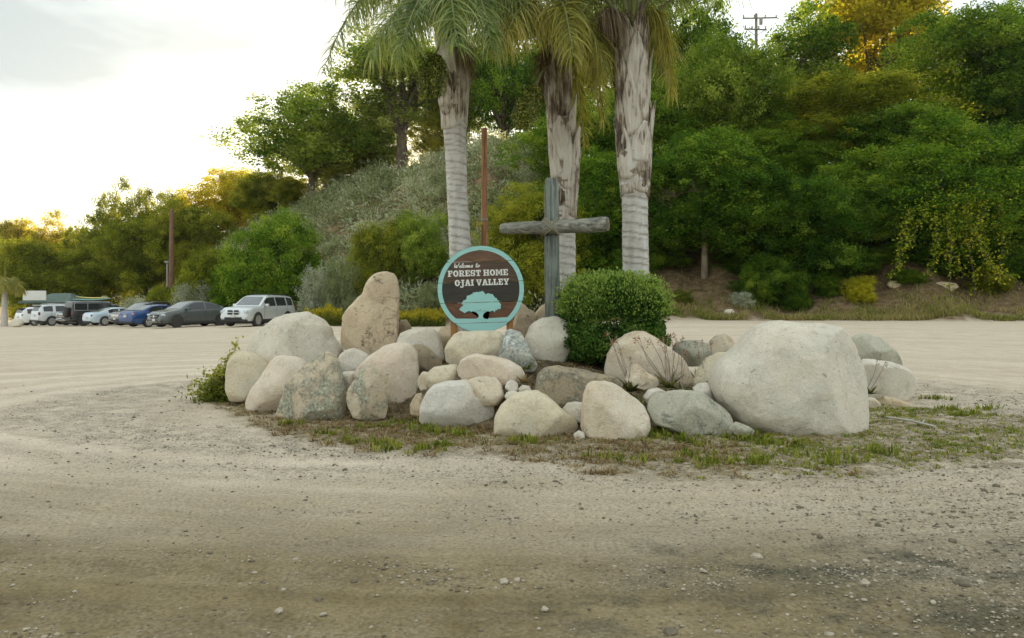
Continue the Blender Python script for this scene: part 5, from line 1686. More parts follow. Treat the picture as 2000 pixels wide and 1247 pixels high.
PALM_M = make_palm(13.6,
    [(1107, 580), (1106, 470), (1104, 380), (1098, 280), (1090, 200), (1083, 90)],
    [(580, 18), (460, 18), (400, 23), (345, 27), (280, 26), (200, 25), (140, 20), (90, 17)], 425, 100,
    [((1080, 95), (1010, -70, -.9), (950, 90, -1.2), dict(leaf='palmy', n=85, ll=.68, droop=.7)),
     ((1082, 95), (1040, -90, -1.3), (978, 100, -1.9), dict(leaf='palmy', n=90, ll=.66, droop=.7)),
     ((1084, 95), (1090, -100, -1.5), (1120, 112, -2.2), dict(leaf='palmy', n=95, ll=.66, droop=.7)),
     ((1086, 95), (1135, -60, -1.0), (1185, 150, -1.4), dict(leaf='palmy', n=95, ll=.62, droop=.75)),
     ((1088, 95), (1150, -20, -.3), (1180, 235, -.4), dict(leaf='palmy', n=90, ll=.55, droop=.8)),
     ((1090, 110), (1128, 90, .35), (1142, 285, .45), dict(leaf='palmy', n=75, ll=.40, droop=.7)),
     ((1080, 90), (1000, -130, .5), (920, 100, .8), dict(leaf='palm', n=85, ll=.66)),
     ((1078, 105), (1055, 50, -.3), (1052, 190, -.3), dict(leaf='palmd', dead=True, n=40, ll=.40, droop=1.2)),
     ((1082, 90), (1050, -190, .9), (980, -60, 1.5), kp),
     ((1085, 90), (1170, -160, .8), (1240, 40, 1.4), kp)],
    15, 'middle palm of the three, with drooping yellowing fronds and ragged leaf bases, behind the cross', 6,
    fruit=((1046, 170, -.75), (1016, 250, -.9), 0.22, 0.19, (1078, 120, -.1)), extra=6)
PALM_R = make_palm(12.7,
    [(1242, 560), (1241, 470), (1240, 380), (1238, 300), (1236, 200), (1234, 60)],
    [(560, 26), (470, 25.5), (390, 25.5), (372, 29), (300, 34), (220, 32), (150, 28), (100, 24), (60, 18)], 372, 60,
    [((1242, 60), (1300, -60, -.2), (1312, 185, -.1), dict(leaf='palmy', n=95, ll=.50, droop=.8)),
     ((1242, 62), (1285, -20, .5), (1296, 150, .7), dict(leaf='palm', n=85, ll=.50, droop=.8)),
     ((1230, 62), (1200, -10, -.25), (1172, 34, -.4), dict(leaf='palmd', dead=True, n=55, ll=.60, droop=1.2)),
     ((1232, 62), (1185, -20, .1), (1182, 110, .1), dict(leaf='palmd', dead=True, n=45, ll=.55, droop=1.2)),
     ((1240, 60), (1330, -170, -.4), (1440, -30, -.6), dict(leaf='palm', n=85, ll=.62)),
     ((1236, 58), (1240, -160, -.6), (1262, -260, -1.6), dict(leaf='palm', n=70, petiole=.45, scale=1.5)),
     ((1232, 58), (1200, -130, -.4), (1120, -240, -1.0), dict(leaf='palm', n=70, petiole=.45, scale=1.5)),
     ((1240, 58), (1290, -110, -.2), (1330, -230, -.6), dict(leaf='palm', n=70, petiole=.45, scale=1.5)),
     ((1234, 58), (1225, -150, .3), (1180, -260, .9), dict(leaf='palm', n=70, petiole=.45, scale=1.4)),
     ((1232, 58), (1190, -140, .5), (1110, 0, .9), dict(leaf='palm', n=80, petiole=.3)),
     ((1238, 58), (1260, -150, .8), (1330, -60, 1.6), dict(leaf='palm', n=70, petiole=.3))],
    15, 'right palm of the three, thickest trunk with bare petioles fanning up, above the round shrub', 7, extra=5)

# small far palm at the left edge
def far_palm():
    d = 74
    b = P(8, 632, d); z0 = terr(b.x, d)
    root = empty('queen_palm', (b.x, d, z0))
    tag(root, 'small drooping palm far away at the left edge of the car park', 'palm tree')
    rs = np.random.RandomState(44)
    zt = CAM_Z + (HORIZON - 555) * d / FPX - z0
    pts = [(0, 0, -.2), (0.02, 0, zt * .5), (0.05, 0, zt)]
    MB().tube(pts, [0.32, 0.25, 0.2], 12).build('trunk', TRUNK_M, root, True)
    for k in range(15):
        az = k * 2.399; el = rs.uniform(.35, 1.2)
        c0 = Vector((0.05, 0, zt)); hor = Vector((math.cos(az), math.sin(az), 0))
        rch = rs.uniform(1.6, 2.2)
        frond(root, rs, c0, c0 + hor * rch * .6 * math.cos(el) + Vector((0, 0, rch * .8 * math.sin(el))), c0 + hor * rch * .9 + Vector((0, 0, -rch * rs.uniform(.1, .65))), 'palmy', 30, .85, .9, scale=1.3, lw=.03)
    spear = MB(); spear.tube([(0.05, 0, zt), (.1, 0, zt + 2.4)], [.06, .01], 5); spear.build('spear_leaf', RACHIS_M, root)
far_palm()
# ------------------------------------------------------------------ parked vehicles
def paint(name, c, metal=0.3, rough=0.32):
    m, nt, bs, out = new_mat(name)
    co = n_coord(nt, 'Object')
    dust = n_noise(nt, co, 2.2, 5, 0.6)
    nt.links.new(n_mix(nt, n_ramp(nt, dust, [(0.5, 0.0), (0.85, 0.10)]), c, (0.42, 0.38, 0.31)), bs.inputs['Base Color'])
    nt.links.new(n_ramp(nt, dust, [(0.4, rough), (0.8, min(1, rough + .25))]), bs.inputs['Roughness'])
    bs.inputs['Metallic'].default_value = metal
    bs.inputs['Coat Weight'].default_value = 0.6
    bs.inputs['Coat Roughness'].default_value = 0.12
    return m
GLASS = simple('car_glass', (0.030, 0.034, 0.036), (0.024, 0.028, 0.030), 2, 0.07, spec=0.6)
GLASS_L = simple('windscreen_glass', (0.13, 0.145, 0.15), (0.09, 0.10, 0.105), 1.5, 0.06, spec=0.9)
RUBBER = simple('tyre_rubber', (0.030, 0.029, 0.027), (0.05, 0.047, 0.042), 9, 0.85)
ALLOY = simple('wheel_alloy', (0.55, 0.55, 0.54), (0.42, 0.42, 0.41), 9, 0.35, 0.7)
ALLOY_D = simple('wheel_dark', (0.07, 0.07, 0.07), None, 9, 0.4, 0.5)
BLACKP = simple('black_plastic', (0.026, 0.026, 0.027), (0.04, 0.039, 0.037), 6, 0.6)
CHROME = simple('chrome', (0.62, 0.63, 0.63), (0.5, 0.5, 0.5), 5, 0.18, 0.95)
LAMP_W = simple('headlight_glass', (0.60, 0.63, 0.65), (0.42, 0.45, 0.47), 9, 0.15, 0.2, spec=0.8)
LAMP_R = simple('taillight_red', (0.42, 0.035, 0.03), (0.30, 0.02, 0.02), 9, 0.2, spec=0.7)
PLATE = simple('plate_white', (0.62, 0.62, 0.58), (0.5, 0.5, 0.47), 12, 0.5)

def make_car(name, label, u, d, heading, S, cat='car'):
    L, W, H = S['L'], S['W'], S['H']
    x0 = (u - 1000) * d / FPX
    root = empty(name, (x0, d, terr(x0, d) + 0.0), math.radians(heading))
    tag(root, label, cat, 'vehicles parked along the far side of the yard')
    tp = sorted(S['top']); bp = sorted(S['belt'])
    top = lambda x: float(np.interp(x, [p[0] for p in tp], [p[1] for p in tp]))
    belt = lambda x: float(np.interp(x, [p[0] for p in bp], [p[1] for p in bp]))
    sill0 = S.get('sill', 0.30)
    tum = S.get('tumble', 0.30)
    def hw(x):
        e = max(0.0, (abs(x) - 0.34 * L) / (0.16 * L))
        return W / 2 * (1 - S.get('plan', 0.16) * e ** 2.2)
    def sill(x):
        e = max(0.0, (abs(x) - 0.44 * L) / (0.06 * L))
        return sill0 + 0.14 * e ** 2
    def sec(x):
        w, zt, zb, zs = hw(x), top(x), min(belt(x), top(x) - 0.015), sill(x)
        g = max(zt - zb, 0.015)
        y5 = 0.97 * w - tum * g * 0.9 - 0.03
        return [(0, zs), (0.90 * w, zs), (0.985 * w, zs + 0.18 * (zb - zs)), (w, zs + 0.50 * (zb - zs)), (0.995 * w, zs + 0.80 * (zb - zs)), (0.965 * w, zb),
                (y5, zb + 0.88 * g), (y5 - 0.11, zb + 0.975 * g), (y5 * 0.45, zb + 0.998 * g), (0, zt)]
    xs = sorted(set([round(-L / 2 + L * i / 46, 4) for i in range(47)] + [p[0] for p in tp] + [p[0] for p in bp]))
    xs = [x for x in xs if -L / 2 - 1e-6 <= x <= L / 2 + 1e-6]
    V, F = [], []
    for x in xs:
        s = sec(x)
        ring = [(x, y, z) for y, z in s] + [(x, -y, z) for y, z in s[-2:0:-1]]
        V += ring
    n = 18
    for i in range(len(xs) - 1):
        for k in range(n):
            a, b = i * n + k, i * n + (k + 1) % n
            F.append((a, b, b + n, a + n))
    F.append(tuple(range(n))); F.append(tuple((len(xs) - 1) * n + k for k in range(n)))
    MB().add(V, F).build('body', S['paint'], root, True)
    off = 0.007
    def side_patch(xa, xb, t0, t1, seg, sgn, o=off):
        vs, fs = [], []
        for i in range(seg + 1):
            x = xa + (xb - xa) * i / seg
            s = sec(x); p, q = s[5], s[6]
            for t in (t0, t1):
                vs.append((x, sgn * (p[0] + (q[0] - p[0]) * t + o), p[1] + (q[1] - p[1]) * t + 0.002))
        for i in range(seg): fs.append((i * 2, i * 2 + 2, i * 2 + 3, i * 2 + 1))
        return vs, fs
    for (xa, xb) in S['side']:
        for sgn in (1, -1):
            v, f = side_patch(xa, xb, 0.07, 0.90, 8, sgn)
            MB().add(v, f).build('side_window', S.get('sideglass', GLASS), root, True)
    def slope_patch(xa, xb, nm, mt, wf=0.93):
        vs, fs = [], []
        N, C = 8, 8
        for i in range(N + 1):
            x = xa + (xb - xa) * i / N
            s = sec(x); y7, z7 = s[7]; y6, z6 = s[6]
            dz = (top(x + .02) - top(x - .02)) / .04
            nx, nz = -dz, 1.0
            l = math.hypot(nx, nz); nx, nz = nx / l * 0.014, nz / l * 0.014
            for c in range(C + 1):
                f = (c / C - .5) * 2
                y = f * (y7 + 0.03) * wf
                z = np.interp(abs(y), [0, s[8][0], y7, y6], [s[9][1], s[8][1], z7, z6])
                vs.append((x + nx, y, z + nz))
        for i in range(N):
            for c in range(C):
                a = i * (C + 1) + c
                fs.append((a, a + 1, a + C + 2, a + C + 1))
        MB().add(vs, fs).build(nm, mt, root, True)
    slope_patch(*S['screen'], 'windscreen', GLASS_L)
    if 'rearw' in S: slope_patch(*S['rearw'], 'rear_window', S.get('rearglass', GLASS))
    # wheels
    wr = S.get('wr', 0.36); ww = 0.24
    for wx in (S['wf'], S['wb']):
        for sgn in (1, -1):
            yo = sgn * (hw(wx) + 0.012)
            wt = empty('wheel', (wx, yo, wr)); wt.parent = root
            prof = [(wr * .66, 0), (wr * .70, .012), (wr * .93, .012), (wr, -.03), (wr, -ww + .03), (wr * .93, -ww), (wr * .6, -ww)]
            mb = MB(); mb.lathe([(r, h * sgn) for r, h in prof], 28, 'y'); mb.build('tyre', RUBBER, wt, True)
            rm = MB()
            rm.lathe([(wr * .68, .004 * sgn), (wr * .62, .010 * sgn), (wr * .60, -.05 * sgn), (wr * .2, -.06 * sgn)], 24, 'y')
            k = S.get('spokes', 5)
            for j in range(k):
                a = 2 * math.pi * j / k + .3
                rot = Matrix.Rotation(-a, 3, 'Y')
                rm.box(rot @ Vector((wr * .34, -.012 * sgn, 0)), (wr * .60, .03, wr * S.get('spw', .17)), rot)
            rm.lathe([(wr * .14, .012 * sgn), (wr * .14, -.05 * sgn)], 12, 'y')
            rm.build('rim', S.get('rimm', ALLOY), wt)
            back = MB(); back.lathe([(wr * .61, -.055 * sgn), (wr * .61, -.075 * sgn)], 20, 'y'); back.build('brake_disc', ALLOY_D, wt)
            ar = MB()
            N = 20; vs, fs = [], []
            for j in range(N + 1):
                a = -0.25 + (math.pi + .5) * j / N
                for rr_, yy in ((wr * .9, 0), (wr * 1.17, 0)):
                    x_, z_ = wx + rr_ * math.cos(a), wr + rr_ * math.sin(a)
                    vs.append((x_, sgn * (hw(wx) + 0.004), z_))
            for j in range(N): fs.append((2 * j, 2 * j + 1, 2 * j + 3, 2 * j + 2))
            ar.add(vs, fs); ar.build('wheel_arch', S.get('archm', BLACKP), root)
    # door seams and handles
    for sgn in (1, -1):
        for xd in S.get('doors', ()):
            s = sec(xd); vs, fs = [], []
            for (y, z) in s[1:6]: vs += [(xd - .009, sgn * (y + .004), z), (xd + .009, sgn * (y + .004), z)]
            for i in range(4): fs.append((2 * i, 2 * i + 1, 2 * i + 3, 2 * i + 2))
            MB().add(vs, fs).build('door_seam', BLACKP, root)
        for xh in S.get('handles', ()):
            s = sec(xh)
            MB().box((xh, sgn * (s[4][0] + .012), s[4][1] + .02), (.20, .03, .035)).build('door_handle', S.get('handlem', S['paint']), root, bevel=.008)
        xm = S['mirror']; s = sec(xm)
        MB().box((xm, sgn * (s[5][0] + .13), s[5][1] + .10), (.13, .24, .17)).build('mirror', S.get('mirrorm', S['paint']), root, True, bevel=.04)
    # lower cladding
    for sgn in (1, -1):
        MB().box(((S['wf'] + S['wb']) / 2, sgn * (W / 2 * .955), sill0 + .02), (S['wf'] - S['wb'] - 2.3 * wr, .08, .13)).build('side_skirt', S.get('skirt', BLACKP), root, bevel=.02)
    for nm, c, size, mt, rz in S.get('extra', ()):
        sides = (1, -1) if c[1] else (1,)
        for sgn in sides:
            rot = Matrix.Rotation(math.radians(rz) * sgn, 3, 'Z')
            MB().box((c[0], c[1] * sgn, c[2]), size, rot).build(nm, mt, root, True, bevel=min(size) * .28)
    if S.get('rails'):
        xa, xb = S['rails']
        for sgn in (1, -1):
            y = sec(xa)[7][0] + .0
            mb = MB(); mb.tube([(xa, sgn * y, top(xa) - .03), (xa + .12, sgn * y, top(xa) + .05), ((xa + xb) / 2, sgn * y, top((xa + xb) / 2) + .06), (xb - .12, sgn * y, top(xb) + .05), (xb, sgn * y, top(xb) - .03)], .022, 6)
            mb.build('roof_rail', S.get('railm', BLACKP), root, True)
    # dark underside so no daylight shows through
    MB().box((0, 0, .27), (L * .86, W * .80, .16)).build('underbody', BLACKP, root)
    return root

SILVER = paint('paint_silver', (0.60, 0.625, 0.62), 0.35)
WHITE = paint('paint_white_car', (0.80, 0.81, 0.80), 0.0)
SILV2 = paint('paint_light_silver', (0.66, 0.69, 0.70), 0.25)
ICEB = paint('paint_ice_blue', (0.52, 0.63, 0.71), 0.25)
BLUE = paint('paint_blue', (0.012, 0.062, 0.21), 0.2)
GREY = paint('paint_graphite', (0.095, 0.11, 0.105), 0.45)
BLACK = paint('paint_black', (0.020, 0.022, 0.024), 0.1)
BLACKG = paint('paint_black_green', (0.025, 0.032, 0.032), 0.1)

suv = dict(L=5.08, W=1.92, H=1.80, sill=.32, wr=.385, wf=1.58, wb=-1.46, tumble=.26, spokes=5,
    top=[(-2.54, .98), (-2.50, 1.16), (-2.36, 1.52), (-2.18, 1.70), (-1.6, 1.77), (-.3, 1.80), (.30, 1.77), (.52, 1.71), (1.22, 1.20), (1.36, 1.15), (2.05, 1.08), (2.36, .98), (2.50, .84), (2.54, .66)],
    belt=[(-2.54, .92), (-2.3, 1.13), (1.2, 1.09), (2.0, 1.02), (2.40, .90), (2.54, .62)],
    side=[(-2.12, -1.50), (-1.38, -.36), (-.26, .80)], screen=(1.20, .56), rearw=(-2.46, -2.22),
    doors=(-1.44, -.30, .98), handles=(-1.20, -.10), mirror=.86, paint=SILVER, rails=(-1.9, .1))
D1 = dict(suv)
D1['extra'] = [
    ('grille', (2.525, .20, .885), (.05, .30, .10), BLACKP, -4), ('grille', (2.54, .20, .735), (.05, .30, .10), BLACKP, -4),
    ('grille_bar', (2.545, .20, .81), (.05, .36, .035), SILVER, -4),
    ('headlight', (2.40, .70, .83), (.22, .34, .19), LAMP_W, -22), ('fog_light', (2.50, .70, .46), (.06, .13, .11), LAMP_W, -14),
    ('lower_grille', (2.535, 0, .47), (.05, 1.10, .15), BLACKP, 0), ('bumper', (2.46, 0, .36), (.16, 1.66, .12), BLACKP, 0),
    ('licence_plate', (2.57, 0, .605), (.02, .31, .15), PLATE, 0), ('taillight', (-2.44, .72, 1.08), (.12, .16, .26), LAMP_R, 12)]
make_car('parked_car', 'silver four door family wagon facing the camera at the right end of the parked row', 507, 46.5, -106, D1)

coupe_suv = dict(L=4.73, W=1.93, H=1.60, sill=.28, wr=.40, wf=1.45, wb=-1.42, tumble=.38, spokes=10, spw=.07, rimm=ALLOY_D, archm=GREY,
    top=[(-2.365, .80), (-2.32, 1.00), (-2.18, 1.10), (-1.90, 1.16), (-.95, 1.52), (-.35, 1.60), (.15, 1.585), (.42, 1.52), (1.18, 1.10), (1.34, 1.06), (2.0, .95), (2.26, .84), (2.365, .62)],
    belt=[(-2.365, .76), (-2.1, 1.06), (-1.6, 1.10), (1.15, 1.02), (2.0, .90), (2.365, .58)],
    side=[(-1.42, -.46), (-.36, .74)], screen=(1.16, .46), rearw=(-1.86, -1.0), doors=(-.41, .92), handles=(-.95, .05), mirror=.82, paint=GREY,
    extra=[('grille', (2.335, 0, .66), (.08, .86, .22), BLACKP, 0), ('grille_bar', (2.385, 0, .66), (.03, .80, .03), CHROME, 0), ('emblem', (2.39, 0, .66), (.03, .16, .16), CHROME, 0),
           ('headlight', (2.20, .70, .76), (.24, .34, .13), LAMP_W, -26), ('air_intake', (2.30, .64, .42), (.10, .34, .18), BLACKP, -16), ('chrome_trim', (2.36, .58, .36), (.03, .42, .03), CHROME, -16),
           ('licence_plate', (2.40, 0, .46), (.02, .31, .15), PLATE, 0), ('taillight', (-2.28, .66, .95), (.10, .46, .10), LAMP_R, 12)])
make_car('parked_car', 'dark grey sloping roof car facing left, next to the silver wagon', 373, 49, -127, coupe_suv)

sedan = dict(L=4.80, W=1.82, H=1.46, sill=.25, wr=.335, wf=1.42, wb=-1.36, tumble=.36, spokes=7,
    top=[(-2.40, .74), (-2.36, .92), (-2.24, 1.02), (-1.72, 1.08), (-.92, 1.40), (-.45, 1.455), (.10, 1.45), (.42, 1.37), (1.12, 1.00), (1.3, .96), (2.0, .84), (2.30, .72), (2.40, .54)],
    belt=[(-2.40, .70), (-2.2, .96), (-1.5, 1.00), (1.1, .93), (2.0, .80), (2.40, .50)],
    side=[(-1.30, -.42), (-.33, .70)], screen=(1.10, .46), rearw=(-1.68, -.96), rearglass=GLASS_L, doors=(-.38, .88), handles=(-.9, .0), mirror=.78, paint=BLUE,
    extra=[('taillight', (-2.31, .66, .86), (.12, .38, .13), simple('taillight_pale', (0.55, 0.33, 0.32), (0.45, 0.2, 0.2), 8, .2), 14), ('licence_plate', (-2.42, 0, .72), (.02, .31, .15), PLATE, 0),
           ('headlight', (2.22, .68, .68), (.24, .34, .14), LAMP_W, -24), ('grille', (2.37, 0, .56), (.06, .8, .12), BLACKP, 0), ('bumper', (-2.30, 0, .32), (.2, 1.5, .12), BLACKP, 0), ('trunk_handle', (-2.41, 0, .86), (.03, .5, .04), CHROME, 0)])
make_car('parked_car', 'blue saloon with its tail towards the camera, left of the dark grey car', 312, 52.6, 57, sedan)

crossover = dict(L=4.83, W=1.94, H=1.69, sill=.30, wr=.39, wf=1.47, wb=-1.40, tumble=.28, spokes=9, spw=.08, rimm=ALLOY_D,
    top=[(-2.415, .90), (-2.37, 1.10), (-2.2, 1.42), (-2.0, 1.58), (-1.4, 1.66), (-.2, 1.69), (.25, 1.665), (.50, 1.60), (1.22, 1.12), (1.36, 1.08), (2.05, .98), (2.32, .88), (2.415, .62)],
    belt=[(-2.415, .86), (-2.2, 1.06), (1.2, 1.02), (2.0, .94), (2.415, .58)],
    side=[(-1.95, -1.36), (-1.26, -.34), (-.24, .78)], screen=(1.20, .54), rearw=(-2.34, -2.04), doors=(-1.31, -.29, .96), handles=(-1.1, -.05), mirror=.84, paint=BLACKG, rails=(-1.8, .1), railm=ALLOY,
    extra=[('grille', (2.38, 0, .70), (.08, .96, .26), CHROME, 0), ('headlight', (2.24, .72, .80), (.24, .36, .12), LAMP_W, -24), ('lower_grille', (2.40, 0, .42), (.06, 1.0, .13), BLACKP, 0), ('chrome_trim', (2.36, .62, .40), (.04, .3, .05), CHROME, -20),
           ('taillight', (-2.34, .66, 1.0), (.1, .46, .10), LAMP_R, 10), ('licence_plate', (2.43, 0, .52), (.02, .31, .13), PLATE, 0)])
make_car('parked_car', 'black crossover facing left between the ice blue coupe and the blue saloon', 287, 57.5, -124, crossover)

coupe = dict(sedan); coupe.update(L=4.62, H=1.40, paint=ICEB, spokes=10, spw=.08, wr=.345,
    top=[(-2.31, .72), (-2.27, .90), (-2.15, 1.0), (-1.75, 1.04), (-.75, 1.35), (-.25, 1.395), (.15, 1.38), (.42, 1.31), (1.10, .97), (1.3, .93), (2.0, .82), (2.22, .70), (2.31, .52)],
    belt=[(-2.31, .68), (-2.1, .93), (-1.4, .97), (1.1, .90), (2.0, .78), (2.31, .48)], side=[(-1.05, -.30), (-.20, .68)], rearw=(-1.70, -.80), wf=1.36, wb=-1.34, doors=(-.28, .86), handles=(-.1,),
    extra=[('taillight', (-2.22, .62, .80), (.12, .36, .14), LAMP_R, 14), ('licence_plate', (-2.33, 0, .62), (.02, .31, .15), PLATE, 0), ('headlight', (2.12, .66, .66), (.24, .34, .14), LAMP_W, -24), ('bumper', (-2.22, 0, .30), (.2, 1.4, .10), BLACKP, 0)])
make_car('parked_car', 'ice blue two door coupe seen from its red lit tail', 230, 61.8, 50, coupe)

boxy = dict(L=4.40, W=1.86, H=1.93, sill=.42, wr=.41, wf=1.38, wb=-1.36, tumble=.10, spokes=5, plan=.05, rimm=ALLOY_D,
    top=[(-2.20, 1.00), (-2.185, 1.50), (-2.14, 1.86), (-2.05, 1.92), (-1.0, 1.94), (.50, 1.93), (.66, 1.88), (.98, 1.30), (1.05, 1.20), (2.05, 1.13), (2.16, 1.08), (2.20, .80)],
    belt=[(-2.20, .96), (-2.15, 1.20), (1.0, 1.17), (2.05, 1.10), (2.20, .76)],
    side=[(-2.02, -1.12), (-1.02, -.10), (.0, .78)], screen=(.96, .68), doors=(-1.07, -.05, .92), handles=(-.9, .1), mirror=.84, paint=BLACK,
    extra=[('taillight', (-2.22, .74, .98), (.05, .13, .22), LAMP_R, 0), ('bumper', (-2.27, 0, .60), (.20, 1.70, .20), BLACKP, 0), ('headlight', (2.20, .62, .88), (.06, .24, .24), LAMP_W, 0), ('grille', (2.21, 0, .88), (.05, .8, .24), BLACKP, 0),
           ('window_trim', (-.62, .925, 1.235), (2.9, .03, .035), ALLOY, 0), ('window_trim', (-.62, .865, 1.80), (2.9, .03, .035), ALLOY, 0), ('window_trim', (-2.06, .89, 1.52), (.04, .03, .56), ALLOY, 0), ('window_trim', (-1.07, .89, 1.52), (.05, .03, .56), ALLOY, 0), ('gutter', (-.75, .80, 1.915), (2.7, .05, .04), ALLOY, 0)])
bx_car = make_car('parked_car', 'boxy black off roader with a spare wheel on its tail and surfboards on its roof', 190, 64.2, 49, boxy)
sw = empty('spare_wheel', (-2.34, .0, 1.08)); sw.parent = bx_car
mb = MB(); mb.lathe([(.26, -.14), (.30, -.15), (.38, -.13), (.41, -.08), (.41, .06), (.37, .10), (.2, .10)], 28, 'x'); mb.build('tyre', RUBBER, sw, True)
mb = MB(); mb.lathe([(.27, -.142), (.24, -.16), (.02, -.165)], 20, 'x'); mb.build('wheel_cover', BLACKP, sw, True)

dark_suv = dict(suv); dark_suv.update(paint=BLACKG, L=4.7, spokes=6, rimm=ALLOY_D, rails=None,
    top=[(-2.35, .98), (-2.31, 1.16), (-2.2, 1.52), (-2.05, 1.70), (-1.5, 1.77), (-.3, 1.80), (.30, 1.77), (.52, 1.71), (1.10, 1.22), (1.2, 1.17), (2.0, 1.11), (2.25, 1.04), (2.33, .9), (2.35, .66)],
    belt=[(-2.35, .92), (-2.2, 1.13), (1.1, 1.10), (2.0, 1.05), (2.35, .62)], side=[(-1.95, -1.40), (-1.3, -.36), (-.26, .74)], screen=(1.08, .56), rearw=(-2.28, -2.1),
    extra=[('grille', (2.34, 0, .86), (.08, 1.15, .28), CHROME, 0), ('grille_bar', (2.39, 0, .86), (.03, 1.0, .05), BLACKP, 0), ('headlight', (2.28, .72, .90), (.16, .28, .22), LAMP_W, -14), ('bumper', (2.36, 0, .50), (.16, 1.7, .18), CHROME, 0), ('lower_grille', (2.42, 0, .50), (.05, .9, .08), BLACKP, 0)])
make_car('parked_car', 'dark vehicle with chrome grille, mostly hidden behind the boxy off roader', 176, 67.2, -127, dark_suv)

runner = dict(suv); runner.update(paint=SILV2, L=4.82, sill=.42, wr=.40, spokes=6, rails=(-1.7, .0), railm=ALLOY,
    top=[(-2.41, 1.02), (-2.37, 1.22), (-2.22, 1.58), (-2.10, 1.74), (-1.6, 1.81), (-.3, 1.83), (.30, 1.79), (.50, 1.73), (1.10, 1.24), (1.2, 1.19), (2.0, 1.12), (2.28, 1.02), (2.41, .70)],
    belt=[(-2.41, .98), (-2.2, 1.20), (1.1, 1.13), (2.0, 1.06), (2.41, .66)], side=[(-2.0, -1.28), (-1.05, -.28), (-.2, .74)], screen=(1.08, .54), rearw=(-2.35, -2.12), wf=1.42, wb=-1.38,
    extra=[('taillight', (-2.33, .80, 1.06), (.16, .20, .26), simple('taillight_smoke', (0.16, 0.05, 0.05), None, 8, .2), 10), ('spoiler', (-2.20, 0, 1.76), (.26, 1.36, .05), SILV2, 0), ('bumper', (-2.38, 0, .60), (.16, 1.66, .22), SILV2, 0), ('lower_bumper', (-2.38, 0, .44), (.12, 1.5, .10), BLACKP, 0),
           ('licence_plate', (-2.44, 0, .92), (.03, .33, .16), PLATE, 0), ('grille', (2.38, 0, .8), (.08, .9, .2), BLACKP, 0), ('mud_flap', (-1.86, .86, .34), (.03, .24, .26), BLACKP, 0)])
make_car('parked_car', 'light silver off roader seen from behind, with black side windows', 126, 69.2, 51, runner)

white = dict(crossover); white.update(paint=WHITE, rails=None, rimm=ALLOY, H=1.62,
    extra=[('taillight', (-2.33, .70, .98), (.12, .36, .12), simple('taillight_dark', (0.10, 0.04, 0.04), None, 8, .2), 12), ('bumper', (-2.36, 0, .44), (.14, 1.6, .20), BLACKP, 0), ('licence_plate', (-2.44, 0, .80), (.03, .31, .15), PLATE, 0), ('spoiler', (-2.1, 0, 1.56), (.3, 1.3, .05), BLACKP, 0)])
make_car('parked_car', 'white hatch at the left end of the parked row, partly behind the light silver one', 92, 73.0, 51, white)

# surfboards on the roof of the off roader
def surfboard(loc, rotz, L, W, T, mt, label, fins):
    root = empty('surfboard', loc, rotz)
    tag(root, label, 'surfboard')
    N, K = 26, 14
    V, F = [], []
    for i in range(N + 1):
        t = i / N; x = (t - .5) * L
        w = W / 2 * (math.sin(math.pi * min(max(t, .004), .996)) ** 0.55) * (1 - .12 * t)
        th = T / 2 * (math.sin(math.pi * min(max(t, .01), .99)) ** .5)
        rock = .10 * (2 * t - 1) ** 2 * (1.3 if t > .5 else .5)
        for k in range(K):
            a = 2 * math.pi * k / K
            V.append((x, w * math.cos(a), rock + th * math.sin(a)))
    for i in range(N):
        for k in range(K):
            a, b = i * K + k, i * K + (k + 1) % K
            F.append((a, b, b + K, a + K))
    F.append(tuple(range(K))); F.append(tuple(N * K + k for k in range(K)))
    MB().add(V, F).build('board', mt, root, True)
    for (x, y) in fins:
        f = MB(); f.add([(x, y - .008, .02), (x + .16, y - .008, .02), (x - .04, y - .008, .20), (x - .08, y - .008, .18), (x, y + .008, .02), (x + .16, y + .008, .02), (x - .04, y + .008, .20), (x - .08, y + .008, .18)],
                        [(0, 1, 2, 3), (7, 6, 5, 4), (0, 4, 5, 1), (1, 5, 6, 2), (2, 6, 7, 3), (3, 7, 4, 0)])
        f.build('fin', simple('fin_pale', (0.62, 0.60, 0.48), None, 5, .4), root)
    return root
bz = bx_car.location.z
fwd = Vector((math.cos(math.radians(49)), math.sin(math.radians(49)), 0)); lft = Vector((-fwd.y, fwd.x, 0))
base = bx_car.location + Vector((0, 0, 1.99))
rk = MB()
for xx in (-1.4, .1):
    rk.box((xx, 0, 1.965), (.05, 1.5, .04))
rk.build('roof_rack', BLACKP, bx_car)
surfboard(base - fwd * .55 - lft * .30 + Vector((0, 0, .07)), math.radians(49), 3.0, .56, .13, simple('board_teal', (0.34, 0.62, 0.55), (0.28, 0.55, 0.49), 3, .3), 'teal surfboard lying under the yellow one on the boxy car roof', [])
surfboard(base - fwd * .45 - lft * .22 + Vector((0, 0, .20)), math.radians(49 + 180), 2.5, .56, .13, simple('board_yellow', (0.78, 0.60, 0.14), (0.70, 0.53, 0.11), 3, .3), 'yellow surfboard with three fins strapped on top of the boxy car roof', [(-1.05, 0), (-.82, .17), (-.82, -.17)])
